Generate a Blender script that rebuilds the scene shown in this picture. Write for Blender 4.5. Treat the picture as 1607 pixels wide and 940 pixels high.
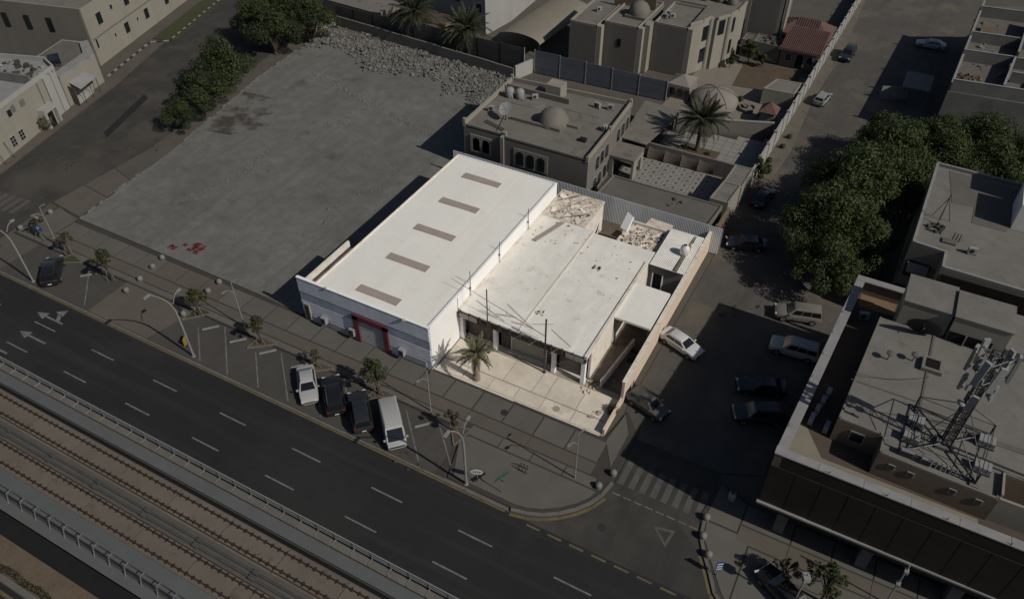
import bpy, bmesh, math, random
import numpy as np
from mathutils import Vector, Matrix

for o in list(bpy.data.objects):
    bpy.data.objects.remove(o)
SC = bpy.context.scene
R = math.radians

# ---------------------------------------------------------------- camera
cam_d = bpy.data.cameras.new('camera')
cam_d.sensor_width = 36.0
cam_d.lens = 27.42
cam_d.clip_start = 0.5
cam_d.clip_end = 6000
cam = bpy.data.objects.new('camera', cam_d)
SC.collection.objects.link(cam)
cam.location = (0, 0, 57)
cam.rotation_euler = (R(90 - 41.95), 0, R(28.3))
SC.camera = cam

# ---------------------------------------------------------------- sky and sun
SUN_AZ, SUN_EL = -8.0, 39.5          # the sun stands over +X, a little towards -Y
world = bpy.data.worlds.new('World')
SC.world = world
world.use_nodes = True
wn = world.node_tree.nodes
wl = world.node_tree.links
for n in list(wn):
    wn.remove(n)
sky = wn.new('ShaderNodeTexSky')
sky.sky_type = 'NISHITA'
sky.sun_disc = False
sky.sun_elevation = R(SUN_EL)
sky.sun_rotation = R(90 - SUN_AZ)
sky.altitude = 600
sky.dust_density = 2.0
bg = wn.new('ShaderNodeBackground')
bg.inputs['Strength'].default_value = 0.05
wo = wn.new('ShaderNodeOutputWorld')
wl.new(sky.outputs[0], bg.inputs['Color'])
wl.new(bg.outputs[0], wo.inputs['Surface'])

sd = bpy.data.lights.new('sun', 'SUN')
sd.energy = 4.0
sd.angle = R(0.55)
sd.color = (1.0, 0.945, 0.86)
sun = bpy.data.objects.new('sun', sd)
SC.collection.objects.link(sun)
sdir = Vector((math.cos(R(SUN_EL)) * math.cos(R(SUN_AZ)), math.cos(R(SUN_EL)) * math.sin(R(SUN_AZ)), math.sin(R(SUN_EL))))
sun.rotation_euler = sdir.to_track_quat('Z', 'Y').to_euler()
sun.location = sdir * 300

SC.view_settings.view_transform = 'Standard'
SC.view_settings.look = 'None'
SC.view_settings.exposure = -0.35
SC.view_settings.gamma = 1.0
SC.view_settings.use_curve_mapping = False

# ---------------------------------------------------------------- helpers
COL = SC.collection
ORG = {}                                  # world origin of a thing built in world coordinates


class MB:
    """collects faces; build() links them as ONE mesh object"""
    def __init__(s):
        s.v = []; s.f = []; s.m = []; s.mi = 0

    def add(s, vs, fs):
        b = len(s.v)
        s.v += [tuple(p) for p in vs]
        for f in fs:
            s.f.append(tuple(b + i for i in f)); s.m.append(s.mi)
        return s

    def box(s, x0, y0, z0, x1, y1, z1):
        return s.add([(x0, y0, z0), (x1, y0, z0), (x1, y1, z0), (x0, y1, z0), (x0, y0, z1), (x1, y0, z1), (x1, y1, z1), (x0, y1, z1)],
                     [(3, 2, 1, 0), (4, 5, 6, 7), (0, 1, 5, 4), (1, 2, 6, 5), (2, 3, 7, 6), (3, 0, 4, 7)])

    def obox(s, cx, cy, z0, z1, lx, ly, a=0.0):
        c, n = math.cos(a), math.sin(a)
        pts = [(-lx / 2, -ly / 2), (lx / 2, -ly / 2), (lx / 2, ly / 2), (-lx / 2, ly / 2)]
        return s.prism([(cx + x * c - y * n, cy + x * n + y * c) for x, y in pts], z0, z1)

    def prism(s, poly, z0, z1):
        n = len(poly)
        a = sum(poly[i][0] * poly[(i + 1) % n][1] - poly[(i + 1) % n][0] * poly[i][1] for i in range(n))
        if a < 0:
            poly = poly[::-1]
        vs = [(x, y, z0) for x, y in poly] + [(x, y, z1) for x, y in poly]
        fs = [tuple(range(n - 1, -1, -1)), tuple(range(n, 2 * n))]
        fs += [(i, (i + 1) % n, n + (i + 1) % n, n + i) for i in range(n)]
        return s.add(vs, fs)

    def sheet(s, poly, z):
        n = len(poly)
        a = sum(poly[i][0] * poly[(i + 1) % n][1] - poly[(i + 1) % n][0] * poly[i][1] for i in range(n))
        if a < 0:
            poly = poly[::-1]
        return s.add([(x, y, z) for x, y in poly], [tuple(range(n))])

    def wall(s, a, b, z0, z1, t):
        """upright wall from a to b with thickness t"""
        d = Vector((b[0] - a[0], b[1] - a[1])); L = d.length; d /= L
        n = Vector((-d.y, d.x)) * t / 2
        return s.prism([(a[0] + n.x, a[1] + n.y), (b[0] + n.x, b[1] + n.y), (b[0] - n.x, b[1] - n.y), (a[0] - n.x, a[1] - n.y)], z0, z1)

    def tube(s, p, q, r0, r1=None, n=6, cap=True):
        r1 = r0 if r1 is None else r1
        p, q = Vector(p), Vector(q)
        d = (q - p)
        if d.length < 1e-6:
            return s
        d.normalize()
        u = d.orthogonal().normalized(); w = d.cross(u)
        vs = []
        for c, r in ((p, r0), (q, r1)):
            for i in range(n):
                a = 2 * math.pi * i / n
                vs.append(tuple(c + u * (r * math.cos(a)) + w * (r * math.sin(a))))
        fs = [(i, (i + 1) % n, n + (i + 1) % n, n + i) for i in range(n)]
        if cap:
            fs += [tuple(range(n - 1, -1, -1)), tuple(range(n, 2 * n))]
        return s.add(vs, fs)

    def path(s, pts, r, n=6, r1=None):
        """tube of joined rings along points, radius r to r1"""
        r1 = r if r1 is None else r1
        pts = [Vector(p) for p in pts]; k = len(pts); vs = []; fs = []
        u = None
        for i, p in enumerate(pts):
            d = (pts[min(i + 1, k - 1)] - pts[max(i - 1, 0)]).normalized()
            if u is None:
                u = d.orthogonal().normalized()
            u = (u - d * u.dot(d)).normalized()
            w = d.cross(u); rr = r + (r1 - r) * i / max(1, k - 1)
            for j in range(n):
                a = 2 * math.pi * j / n
                vs.append(tuple(p + u * (rr * math.cos(a)) + w * (rr * math.sin(a))))
        for i in range(k - 1):
            for j in range(n):
                fs.append((i * n + j, i * n + (j + 1) % n, (i + 1) * n + (j + 1) % n, (i + 1) * n + j))
        fs.append(tuple(range(n - 1, -1, -1))); fs.append(tuple(range((k - 1) * n, k * n)))
        return s.add(vs, fs)

    def lathe(s, prof, c=(0, 0, 0), n=16):
        """profile [(r, z)...] turned round the upright axis through c"""
        vs = []; fs = []
        for r, z in prof:
            for i in range(n):
                a = 2 * math.pi * i / n
                vs.append((c[0] + r * math.cos(a), c[1] + r * math.sin(a), c[2] + z))
        for k in range(len(prof) - 1):
            for i in range(n):
                fs.append((k * n + i, k * n + (i + 1) % n, (k + 1) * n + (i + 1) % n, (k + 1) * n + i))
        fs.append(tuple(range(n - 1, -1, -1)))
        fs.append(tuple(range((len(prof) - 1) * n, len(prof) * n)))
        return s.add(vs, fs)

    def mesh(s, name, mats, off=(0, 0, 0), smooth=False):
        me = bpy.data.meshes.new(name)
        if off != (0, 0, 0):
            vs = [(x - off[0], y - off[1], z - off[2]) for x, y, z in s.v]
        else:
            vs = s.v
        me.from_pydata(vs, [], s.f)
        for m in (mats if isinstance(mats, (list, tuple)) else [mats]):
            me.materials.append(m)
        if any(s.m):
            me.polygons.foreach_set('material_index', s.m)
        if smooth:
            me.polygons.foreach_set('use_smooth', [True] * len(me.polygons))
            me.set_sharp_from_angle(angle=R(smooth if smooth is not True else 40))
        me.update()
        return me

    def build(s, name, mats, parent=None, smooth=False):
        root = parent
        while root is not None and root.parent is not None:
            root = root.parent
        off = ORG.get(root.name, (0, 0, 0)) if root is not None else (0, 0, 0)
        o = bpy.data.objects.new(name, s.mesh(name, mats, off, smooth))
        COL.objects.link(o)
        if parent is not None:
            o.parent = parent
        return o


def tag(o, label, cat, group=None):
    o['label'] = label; o['category'] = cat
    if group:
        o['group'] = group
    return o


def thing(name, label, cat, loc=(0, 0, 0), rz=0.0, group=None, world_coords=True):
    """an Empty at the thing's base; parts are given in world coordinates unless told otherwise"""
    o = bpy.data.objects.new(name, None)
    COL.objects.link(o)
    o.empty_display_size = 0.3
    o.location = loc; o.rotation_euler = (0, 0, rz)
    tag(o, label, cat, group)
    if world_coords:
        ORG[o.name] = tuple(loc)
    return o


def struct(o):
    o['kind'] = 'structure'
    return o


def stuff(o):
    o['kind'] = 'stuff'
    return o


def inst(me, name, parent=None, loc=(0, 0, 0), rot=(0, 0, 0), scale=(1, 1, 1)):
    """another object sharing mesh data; loc in world coordinates of the thing"""
    o = bpy.data.objects.new(name, me)
    COL.objects.link(o)
    root = parent
    while root is not None and root.parent is not None:
        root = root.parent
    off = ORG.get(root.name, (0, 0, 0)) if root is not None else (0, 0, 0)
    o.location = (loc[0] - off[0], loc[1] - off[1], loc[2] - off[2])
    o.rotation_euler = rot; o.scale = scale
    if parent is not None:
        o.parent = parent
    return o


# ---------------------------------------------------------------- materials
MATS = {}


def mat(name, c1, c2=None, scale=0.6, rough=0.85, bump=0.0, bscale=8.0, metal=0.0, stain=None, sscale=0.15, sthr=0.58, rnd=0.0, fine=0.0, spec=0.3, streak=False, mott=0.0, mscale=1.1, track=None):
    """noise-mixed colour, optional stains, fine grain, per-object variation, bump"""
    m = bpy.data.materials.new(name); m.use_nodes = True
    N = m.node_tree.nodes; L = m.node_tree.links
    b = N['Principled BSDF']
    b.inputs['Roughness'].default_value = rough
    b.inputs['Metallic'].default_value = metal
    b.inputs['Specular IOR Level'].default_value = spec
    geo = N.new('ShaderNodeNewGeometry')
    pos = geo.outputs['Position']
    if streak:
        mp = N.new('ShaderNodeMapping'); mp.inputs['Scale'].default_value = (1, 1, 0.12)
        L.new(pos, mp.inputs['Vector']); pos2 = mp.outputs[0]
    else:
        pos2 = pos
    c2 = c2 or tuple(x * 0.82 for x in c1)

    def noise(sc, det=5, ro=0.6, v=None):
        n = N.new('ShaderNodeTexNoise'); n.inputs['Scale'].default_value = sc
        n.inputs['Detail'].default_value = det; n.inputs['Roughness'].default_value = ro
        L.new(v or pos2, n.inputs['Vector']); return n.outputs['Fac']

    def ramp(f, lo, hi):
        r = N.new('ShaderNodeMapRange'); r.inputs['From Min'].default_value = lo; r.inputs['From Max'].default_value = hi
        L.new(f, r.inputs['Value']); return r.outputs[0]

    def mix(f, a, bb, t='MIX'):
        x = N.new('ShaderNodeMix'); x.data_type = 'RGBA'; x.blend_type = t
        if isinstance(f, float):
            x.inputs[0].default_value = f
        else:
            L.new(f, x.inputs[0])
        for i, c in ((6, a), (7, bb)):
            if isinstance(c, tuple):
                x.inputs[i].default_value = (*c, 1)
            else:
                L.new(c, x.inputs[i])
        return x.outputs[2]
    col = mix(ramp(noise(scale), 0.3, 0.7), c1, c2)
    if mott:
        f = N.new('ShaderNodeMapRange'); f.inputs['From Min'].default_value = .3; f.inputs['From Max'].default_value = .7
        f.inputs['To Min'].default_value = 1 - mott; f.inputs['To Max'].default_value = 1 + mott
        L.new(noise(mscale, 8, .68, pos), f.inputs['Value'])
        hv0 = N.new('ShaderNodeHueSaturation'); L.new(col, hv0.inputs['Color']); L.new(f.outputs[0], hv0.inputs['Value']); col = hv0.outputs[0]
    if track:
        # wear drawn out along one direction: wheel tracks, scraper marks
        mp2 = N.new('ShaderNodeMapping'); mp2.inputs['Scale'].default_value = track[:3]; mp2.inputs['Rotation'].default_value = (0, 0, track[3])
        L.new(pos, mp2.inputs['Vector'])
        col = mix(ramp(noise(1.0, 6, .6, mp2.outputs[0]), .5, .72), col, track[4])
    if stain:
        col = mix(ramp(noise(sscale, 7, 0.65), sthr, sthr + 0.12), col, stain)
    if fine:
        f = ramp(noise(bscale * 1.7, 3, 0.7, pos), 0.25, 0.75)
        col = mix(f, mix(1.0, col, (1 - fine,) * 3, 'MULTIPLY'), col)
    if rnd:
        oi = N.new('ShaderNodeObjectInfo')
        rr = N.new('ShaderNodeMapRange'); rr.inputs['To Min'].default_value = 1 - rnd; rr.inputs['To Max'].default_value = 1 + rnd
        L.new(oi.outputs['Random'], rr.inputs['Value'])
        hv = N.new('ShaderNodeHueSaturation'); L.new(col, hv.inputs['Color']); L.new(rr.outputs[0], hv.inputs['Value'])
        col = hv.outputs[0]
    if isinstance(col, tuple):
        b.inputs['Base Color'].default_value = (*col, 1)
    else:
        L.new(col, b.inputs['Base Color'])
    if bump:
        bp = N.new('ShaderNodeBump'); bp.inputs['Strength'].default_value = min(1, bump); bp.inputs['Distance'].default_value = 0.05
        L.new(noise(bscale, 4, 0.65, pos), bp.inputs['Height']); L.new(bp.outputs[0], b.inputs['Normal'])
    MATS[name] = m
    return m


def plain(name, c, rough=0.5, metal=0.0, spec=0.5, coat=0.0, trans=0.0):
    m = bpy.data.materials.new(name); m.use_nodes = True
    b = m.node_tree.nodes['Principled BSDF']
    b.inputs['Base Color'].default_value = (*c, 1)
    b.inputs['Roughness'].default_value = rough; b.inputs['Metallic'].default_value = metal
    b.inputs['Specular IOR Level'].default_value = spec
    b.inputs['Coat Weight'].default_value = coat
    MATS[name] = m
    return m


M = MATS
# ground surfaces
mat('sand', (.105, .093, .078), (.083, .074, .062), .25, bump=.4, bscale=6, stain=(.085, .075, .062), fine=.25)
mat('sand_pale', (.15, .132, .105), (.115, .102, .083), .5, bump=.5, bscale=6, stain=(.09, .082, .07), sscale=.4, sthr=.56, fine=.3)
mat('soil_pale', (.14, .118, .095), (.11, .094, .077), .5, bump=.6, bscale=6, fine=.3)
mat('stained', (.175, .172, .158), (.13, .128, .118), .11, rough=.92, bump=.6, bscale=5, stain=(.062, .052, .046), sscale=.22, sthr=.46, fine=.32)
mat('sand_verge', (.15, .115, .08), (.12, .09, .062), .8, bump=.9, bscale=5, fine=.35)
mat('asphalt', (.0205, .0205, .021), (.0165, .0165, .017), .10, rough=.8, bump=.3, bscale=30, stain=(.027, .0265, .026), sscale=.07, sthr=.52, fine=.25, mott=.10, mscale=.5, track=(.035, .9, 1, 0, (.030, .029, .028)))
mat('asphalt_old', (.056, .053, .048), (.041, .039, .036), .12, rough=.9, bump=.4, bscale=14, stain=(.075, .067, .057), sscale=.09, sthr=.5, fine=.3, mott=.16, mscale=.45, track=(.5, .06, 1, .12, (.036, .034, .031)))
mat('street_dusty', (.098, .090, .079), (.078, .073, .066), .12, rough=.92, bump=.4, bscale=10, stain=(.125, .108, .086), sscale=.13, sthr=.52, fine=.3, mott=.15, mscale=.5, track=(.55, .05, 1, 0, (.066, .062, .056)))
mat('bay_paving', (.072, .067, .060), (.058, .054, .049), .5, bump=.2, bscale=18, stain=(.043, .04, .037), sscale=.45, sthr=.62, fine=.2, rnd=.05)
mat('lot_concrete', (.172, .172, .158), (.126, .126, .117), .11, rough=.92, bump=.6, bscale=5, stain=(.095, .088, .08), sscale=.16, sthr=.58, fine=.32, mott=.2, mscale=.55, track=(.5, .045, 1, -.2, (.125, .123, .114)))
mat('slab_grey', (.118, .109, .096), (.102, .094, .083), .5, bump=.15, bscale=14, stain=(.095, .085, .073), sscale=.35, sthr=.63, fine=.18, rnd=.06)
mat('slab_tan', (.110, .097, .080), (.096, .084, .069), .5, bump=.15, bscale=14, stain=(.085, .075, .062), sscale=.35, sthr=.63, fine=.2, rnd=.05)
mat('joint_dark', (.056, .051, .046), (.044, .040, .036), 1.5, fine=.2)
mat('kerb_stone', (.15, .14, .125), (.115, .107, .097), .8, bump=.2, fine=.25, rnd=.06)
mat('zebra_paint', (.115, .11, .102), (.075, .072, .066), 1.4, rough=.8, fine=.3)
mat('paint_white', (.20, .20, .195), (.10, .10, .098), 1.8, rough=.7, fine=.3)
mat('paint_yellow', (.17, .135, .06), (.095, .08, .048), .9, rough=.7, fine=.3)
mat('kerb_black', (.03, .03, .03), rough=.7)
mat('forecourt_slab', (.70, .635, .54), (.58, .52, .435), .5, bump=.15, bscale=12, stain=(.46, .40, .325), sscale=.42, sthr=.57, mott=.08, mscale=.9, fine=.14, rnd=.04)  # same paving as the pavement slabs, colour raised so the plot looks brighter lit
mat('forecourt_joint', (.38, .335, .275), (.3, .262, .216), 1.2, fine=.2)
# plot buildings
mat('roof_white', (.78, .765, .71), (.74, .725, .67), .12, rough=.75, bump=.1, bscale=3, stain=(.66, .63, .565), sscale=.5, sthr=.62, fine=.04, mott=.03, mscale=.8, track=(.9, .05, 1, 0, (.715, .69, .63)))
mat('roof_cream', (.80, .78, .72), (.73, .705, .64), .25, rough=.8, bump=.12, bscale=4, stain=(.57, .49, .40), sscale=.5, sthr=.585, fine=.09, mott=.075, mscale=.9, track=(.6, .07, 1, 0, (.69, .655, .585)))
mat('roof_rough', (.72, .66, .57), (.55, .48, .39), .8, rough=.9, bump=.8, bscale=6, stain=(.38, .30, .235), sscale=.9, sthr=.55, fine=.2)
mat('skylight', (.35, .30, .265), (.305, .262, .232), .5, rough=.5)
mat('wall_white', (.84, .83, .82), (.79, .78, .765), .5, rough=.8, bump=.1, fine=.04)
mat('wall_patch', (.78, .74, .68), (.63, .56, .48), .9, rough=.85, bump=.25, stain=(.47, .39, .32), sscale=.7, sthr=.58, fine=.1)
mat('wall_pink', (.66, .545, .44), (.59, .48, .38), .5, rough=.85, bump=.25, stain=(.46, .37, .29), sscale=.6, sthr=.62, fine=.1)
mat('shed_face', (.68, .70, .77), (.54, .56, .63), .8, rough=.6, fine=.1, streak=True, mott=.1, mscale=1.6)
mat('shed_band', (.38, .41, .50), (.28, .305, .39), .9, rough=.6, fine=.12, streak=True, mott=.12, mscale=1.6)
mat('shed_low', (.66, .68, .72), (.46, .49, .54), .9, rough=.5, fine=.1, streak=True)
mat('maroon', (.135, .03, .048), (.10, .024, .038), 1.5, rough=.45)
mat('shutter', (.42, .42, .44), (.36, .36, .38), .9, rough=.45, metal=.1)
mat('shop_shutter', (.40, .37, .30), (.34, .31, .25), 1.0, rough=.5)
mat('shop_dark', (.13, .105, .095), (.10, .08, .072), 1.2, rough=.5)
mat('iron_dark', (.035, .03, .028), (.055, .045, .04), 2.0, rough=.6)
mat('fence_metal', (.72, .74, .75), (.6, .62, .64), .8, rough=.5, metal=.0, fine=.08, streak=True)
mat('corrugated', (.74, .735, .70), (.62, .60, .55), .7, rough=.5, metal=.1, stain=(.45, .37, .29), sscale=.8, sthr=.63)
mat('earth_dark', (.16, .125, .095), (.11, .088, .07), .9, bump=.6, fine=.3)
mat('alley_floor', (.18, .15, .125), (.12, .10, .085), .7, bump=.4, stain=(.26, .22, .18), sscale=.6, sthr=.55, fine=.25)
mat('rubble_pale', (.66, .58, .48), (.46, .385, .31), 2.0, rough=.95, fine=.25)
mat('rubble_grey', (.185, .18, .165), (.12, .117, .108), 2.0, rough=.95, fine=.3)
mat('timber', (.20, .16, .12), (.13, .10, .075), 3.0, rough=.8)
mat('tank_white', (.66, .65, .62), (.55, .53, .5), 1.5, rough=.5)
# surrounding buildings
mat('wall_beige', (.235, .21, .175), (.20, .18, .15), .4, rough=.9, bump=.15, stain=(.16, .142, .118), sscale=.4, sthr=.62, fine=.1, streak=True)
mat('wall_cream', (.255, .24, .20), (.22, .206, .172), .4, rough=.9, bump=.1, stain=(.18, .165, .135), sscale=.35, sthr=.65, fine=.08, streak=True)
mat('wall_pale', (.32, .315, .30), (.27, .265, .255), .4, rough=.85, stain=(.22, .215, .205), sscale=.4, sthr=.64, fine=.08, streak=True)
mat('wall_villa', (.165, .152, .135), (.145, .133, .118), .5, rough=.9, bump=.1, stain=(.12, .11, .098), sscale=.45, sthr=.63, fine=.1, streak=True)
mat('wall_tan', (.175, .135, .099), (.15, .115, .085), .5, rough=.9, stain=(.15, .112, .08), sscale=.4, sthr=.62, fine=.1)
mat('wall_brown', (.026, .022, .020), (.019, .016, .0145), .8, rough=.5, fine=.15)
mat('wall_concrete', (.16, .158, .152), (.115, .114, .11), .5, rough=.92, bump=.3, stain=(.085, .083, .08), sscale=.4, sthr=.58, fine=.2)
mat('roof_beige', (.165, .153, .132), (.14, .13, .112), .3, rough=.92, bump=.2, stain=(.105, .096, .083), sscale=.4, sthr=.57, fine=.12, mott=.13, mscale=.7)
mat('roof_pale', (.168, .158, .142), (.145, .137, .123), .3, rough=.92, bump=.2, stain=(.115, .106, .093), sscale=.4, sthr=.57, fine=.12, mott=.12, mscale=.7)
mat('roof_dusty', (.13, .122, .108), (.105, .099, .088), .5, rough=.95, bump=.3, stain=(.11, .10, .09), sscale=.5, sthr=.56, fine=.2)
mat('terrace_orange', (.21, .135, .082), (.17, .11, .068), .5, rough=.9, stain=(.12, .082, .055), sscale=.4, sthr=.6, fine=.15)
mat('terrace_brown', (.09, .071, .056), (.075, .059, .047), .6, rough=.9, fine=.15)
mat('coping_white', (.255, .255, .25), (.2, .2, .195), .8, rough=.8, stain=(.15, .15, .146), sscale=.6, sthr=.6, fine=.12)
mat('roof_tile', (.135, .075, .066), (.10, .058, .052), 1.2, rough=.75, fine=.15, rnd=.08)
mat('screen_blue', (.105, .118, .138), (.085, .095, .112), .9, rough=.6, fine=.1, rnd=.06)
mat('screen_dark', (.07, .068, .066), (.055, .054, .052), .9, rough=.6, fine=.1, rnd=.06)
mat('fence_post', (.27, .27, .265), (.22, .22, .215), 1, rough=.5)
mat('tile_court', (.24, .23, .212), (.2, .19, .176), .6, rough=.8, fine=.1)
mat('tile_dot', (.075, .07, .065), (.06, .056, .052), .8, rough=.8)
mat('court_floor', (.2, .18, .15), (.165, .148, .124), .5, rough=.9, fine=.15)
mat('garden_soil', (.105, .078, .054), (.08, .06, .042), .7, rough=.95, bump=.5, fine=.3)
mat('lawn', (.045, .055, .022), (.06, .062, .03), 2.0, rough=.95, bump=.6, fine=.35)
mat('canvas_beige', (.20, .18, .145), (.175, .158, .127), .6, rough=.85)
mat('canvas_tent', (.215, .20, .175), (.18, .168, .148), .5, rough=.85, fine=.1)
mat('fabric_brown', (.115, .095, .078), (.09, .075, .062), .8, rough=.9)
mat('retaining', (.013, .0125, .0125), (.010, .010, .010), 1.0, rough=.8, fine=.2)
mat('walk_concrete', (.105, .112, .11), (.088, .094, .093), .4, rough=.8, fine=.12)
mat('track_slab', (.150, .126, .102), (.125, .105, .086), .5, rough=.9, bump=.2, stain=(.095, .073, .055), sscale=.6, sthr=.58, fine=.2, rnd=.06)
mat('track_middle', (.10, .095, .085), (.08, .077, .07), .7, rough=.9, fine=.2)
mat('rail_rust', (.034, .022, .017), (.024, .017, .014), 3.0, rough=.7)
mat('cable_grey', (.075, .078, .075), (.055, .057, .055), 2.0, rough=.5)
mat('steel_grey', (.24, .245, .25), (.19, .195, .2), 1.5, rough=.45, metal=.3)
mat('steel_dark', (.045, .045, .047), (.03, .03, .032), 2.0, rough=.5, metal=.2)
mat('lamp_white', (.22, .22, .215), (.18, .18, .175), 2.0, rough=.4)
mat('antenna_white', (.27, .275, .275), (.22, .225, .225), 1.5, rough=.5)
mat('bollard', (.17, .165, .155), (.14, .135, .127), 2.0, rough=.7)
mat('sign_green', (.012, .085, .052), rough=.5)
mat('sign_blue', (.02, .06, .22), rough=.45)
mat('sign_white', (.5, .5, .49), rough=.5)
mat('mesh_orange', (.3, .2, .03), rough=.7)
mat('red_cloth', (.115, .014, .017), (.07, .010, .012), 3.0, rough=.9)
mat('dark_debris', (.03, .028, .026), (.05, .045, .04), 2.0, rough=.9)
mat('shutter_grey', (.30, .31, .33), (.24, .25, .27), 1.0, rough=.5)
plain('glass_dark', (.012, .014, .017), .12, 0, .6)
plain('void', (.012, .011, .011), .9, 0, .1)
mat('window_frame', (.3, .29, .27), (.25, .24, .225), 1.5, rough=.6)
# plants
def leafmat(name, c1, c2, c3):
    m = bpy.data.materials.new(name); m.use_nodes = True
    N = m.node_tree.nodes; L = m.node_tree.links; b = N['Principled BSDF']
    b.inputs['Roughness'].default_value = .65; b.inputs['Specular IOR Level'].default_value = .25
    g = N.new('ShaderNodeNewGeometry'); r = N.new('ShaderNodeValToRGB')
    r.color_ramp.elements[0].color = (*c1, 1); r.color_ramp.elements[1].color = (*c3, 1)
    e = r.color_ramp.elements.new(.5); e.color = (*c2, 1)
    L.new(g.outputs['Random Per Island'], r.inputs[0]); L.new(r.outputs[0], b.inputs['Base Color'])
    t = N.new('ShaderNodeBsdfTranslucent'); L.new(r.outputs[0], t.inputs['Color'])
    mx = N.new('ShaderNodeMixShader'); mx.inputs[0].default_value = .22
    L.new(b.outputs[0], mx.inputs[1]); L.new(t.outputs[0], mx.inputs[2]); L.new(mx.outputs[0], N['Material Output'].inputs['Surface'])
    MATS[name] = m


leafmat('leaf_green', (.028, .04, .015), (.048, .064, .022), (.074, .086, .032))
leafmat('leaf_dark', (.016, .026, .013), (.028, .042, .018), (.044, .056, .024))
leafmat('leaf_dry', (.05, .046, .026), (.075, .066, .036), (.10, .082, .05))
leafmat('leaf_young', (.034, .044, .018), (.055, .066, .025), (.082, .085, .036))
leafmat('palm_leaf', (.034, .044, .026), (.055, .062, .036), (.085, .082, .05))
leafmat('palm_leaf_pale', (.075, .085, .05), (.12, .12, .07), (.2, .17, .11))
leafmat('leaf_lime', (.034, .052, .016), (.052, .075, .023), (.076, .096, .034))
mat('bark', (.085, .066, .05), (.055, .043, .034), 4.0, rough=.95, bump=.8, bscale=12)
mat('palm_bark', (.30, .245, .185), (.19, .145, .105), 5.0, rough=.95, bump=1.0, bscale=14)
rnd = random.Random(7)

# ================================================================ ground, roads
g = MB()
for (y0, y1, z) in ((-1500, 12.2, -.5), (12.2, 1500, -.06)):
    g.add([(-1500, y0, z), (1500, y0, z), (1500, y1, z), (-1500, y1, z)], [(0, 1, 2, 3)])
g.add([(-1500, 12.2, -.5), (1500, 12.2, -.5), (1500, 12.2, -.06), (-1500, 12.2, -.06)], [(0, 1, 2, 3)])
struct(g.build('ground', M['sand']))


def flat(name, poly, z, m):
    return struct(MB().sheet(poly, z).build(name, m))


def arc(cx, cy, r, a0, a1, n=10):
    return [(cx + r * math.cos(R(a0 + (a1 - a0) * i / n)), cy + r * math.sin(R(a0 + (a1 - a0) * i / n))) for i in range(n + 1)]


LEFT_KERB = [(-17.6, 32.35), (-16.2, 32.65), (-15, 33.15), (-13.8, 33.95), (-12.7, 35.0), (-11.9, 36.1), (-11.3, 37.4), (-11.0, 39)]
RIGHT_KERB = [(-3.1, 39.3), (-2.9, 37.6), (-2.1, 36.1), (-1.2, 34.7), (-.4, 33.3), (.8, 32.35), (2.2, 32.2)]
flat('main_road', [(-420, 23.3), (240, 23.3), (240, 32.2), (-420, 32.2)], 0.0, M['asphalt'])
flat('street_mouth', [(-17.6, 32.2)] + LEFT_KERB + [(-11, 44.5), (-3.2, 44.5)] + RIGHT_KERB, 0.004, M['asphalt_old'])
flat('side_street', [(-11.0, 44.5), (-3.2, 44.5), (0.2, 46), (0.9, 64), (4.5, 72), (5.4, 104), (5.2, 240), (-11.6, 240), (-11.8, 110), (-13.4, 88), (-12.9, 76), (-13.2, 47)], 0.0, M['street_dusty'])
flat('left_street', [(-101.5, 32.2), (-89.6, 32.2), (-89.2, 37), (-90.2, 44), (-89.4, 60), (-94, 84), (-97, 106), (-108, 170), (-135, 170), (-119.5, 100), (-108.4, 69.7), (-101.5, 45)], 0.004, M['asphalt_old'])
flat('opposite_road', [(-420, -60), (240, -60), (240, 8.0), (-420, 8.0)], -.42, M['asphalt'])

# lane dashes (3 lanes)
dash = MB().box(-1.6, -.075, 0, 1.6, .075, .004).mesh('lane_dash', M['paint_white'])
marks = thing('lane_marking', 'white broken lane lines along the dark main road', 'road marking', (-45, 27, 0))
for y, x0, n, pd in ((28.78, -80.1, 9, 8.74), (25.4, -79.9, 9, 8.66)):
    for i in range(n):
        inst(dash, 'dash', marks, (x0 + i * pd, y, .003))
yl = MB().box(-120, 32.06, .002, -18, 32.22, .008)
tag(yl.build('edge_line', M['paint_yellow']), 'long yellow edge line along the parking bays of the main road', 'road marking')
cl = MB()
for i in range(len(LEFT_KERB) - 1):
    a, b = Vector(LEFT_KERB[i]), Vector(LEFT_KERB[i + 1])
    if i > 5: break
    d = (b - a).normalized(); n = Vector((d.y, -d.x))
    cl.add([(*(a + n * .12), .012), (*(b + n * .12), .012), (*(b + n * .42), .012), (*(a + n * .42), .012)], [(3, 2, 1, 0)])
tag(cl.build('corner_edge_line', M['paint_yellow']), 'yellow line curving round the street corner kerb', 'road marking')
cr = MB()
for i in range(len(RIGHT_KERB) - 1):
    a, b = Vector(RIGHT_KERB[i]), Vector(RIGHT_KERB[i + 1])
    if i < 2: continue
    d = (b - a).normalized(); n = Vector((d.y, -d.x))
    cr.add([(*(a + n * .12), .012), (*(b + n * .12), .012), (*(b + n * .36), .012), (*(a + n * .36), .012)], [(3, 2, 1, 0)])
tag(cr.build('corner_edge_line', M['paint_yellow']), 'yellow line along the kerb beside the blue arrow sign', 'road marking')
yd = thing('give_way_dashes', 'pale yellow dashes crossing the mouth of the side street', 'road marking', (-8, 32, 0))
ydm = MB().box(-.62, -.09, 0, .62, .09, .004).mesh('dash', M['paint_yellow'])
for i in range(9):
    inst(ydm, 'dash', yd, (-15.2 + i * 1.95, 31.9, .008))
wd = thing('stop_dashes', 'short white dashes just before the crosswalk stripes', 'road marking', (-8, 38, 0))
wdm = MB().box(-.36, -.06, 0, .36, .06, .004).mesh('dash', M['paint_white'])
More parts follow.
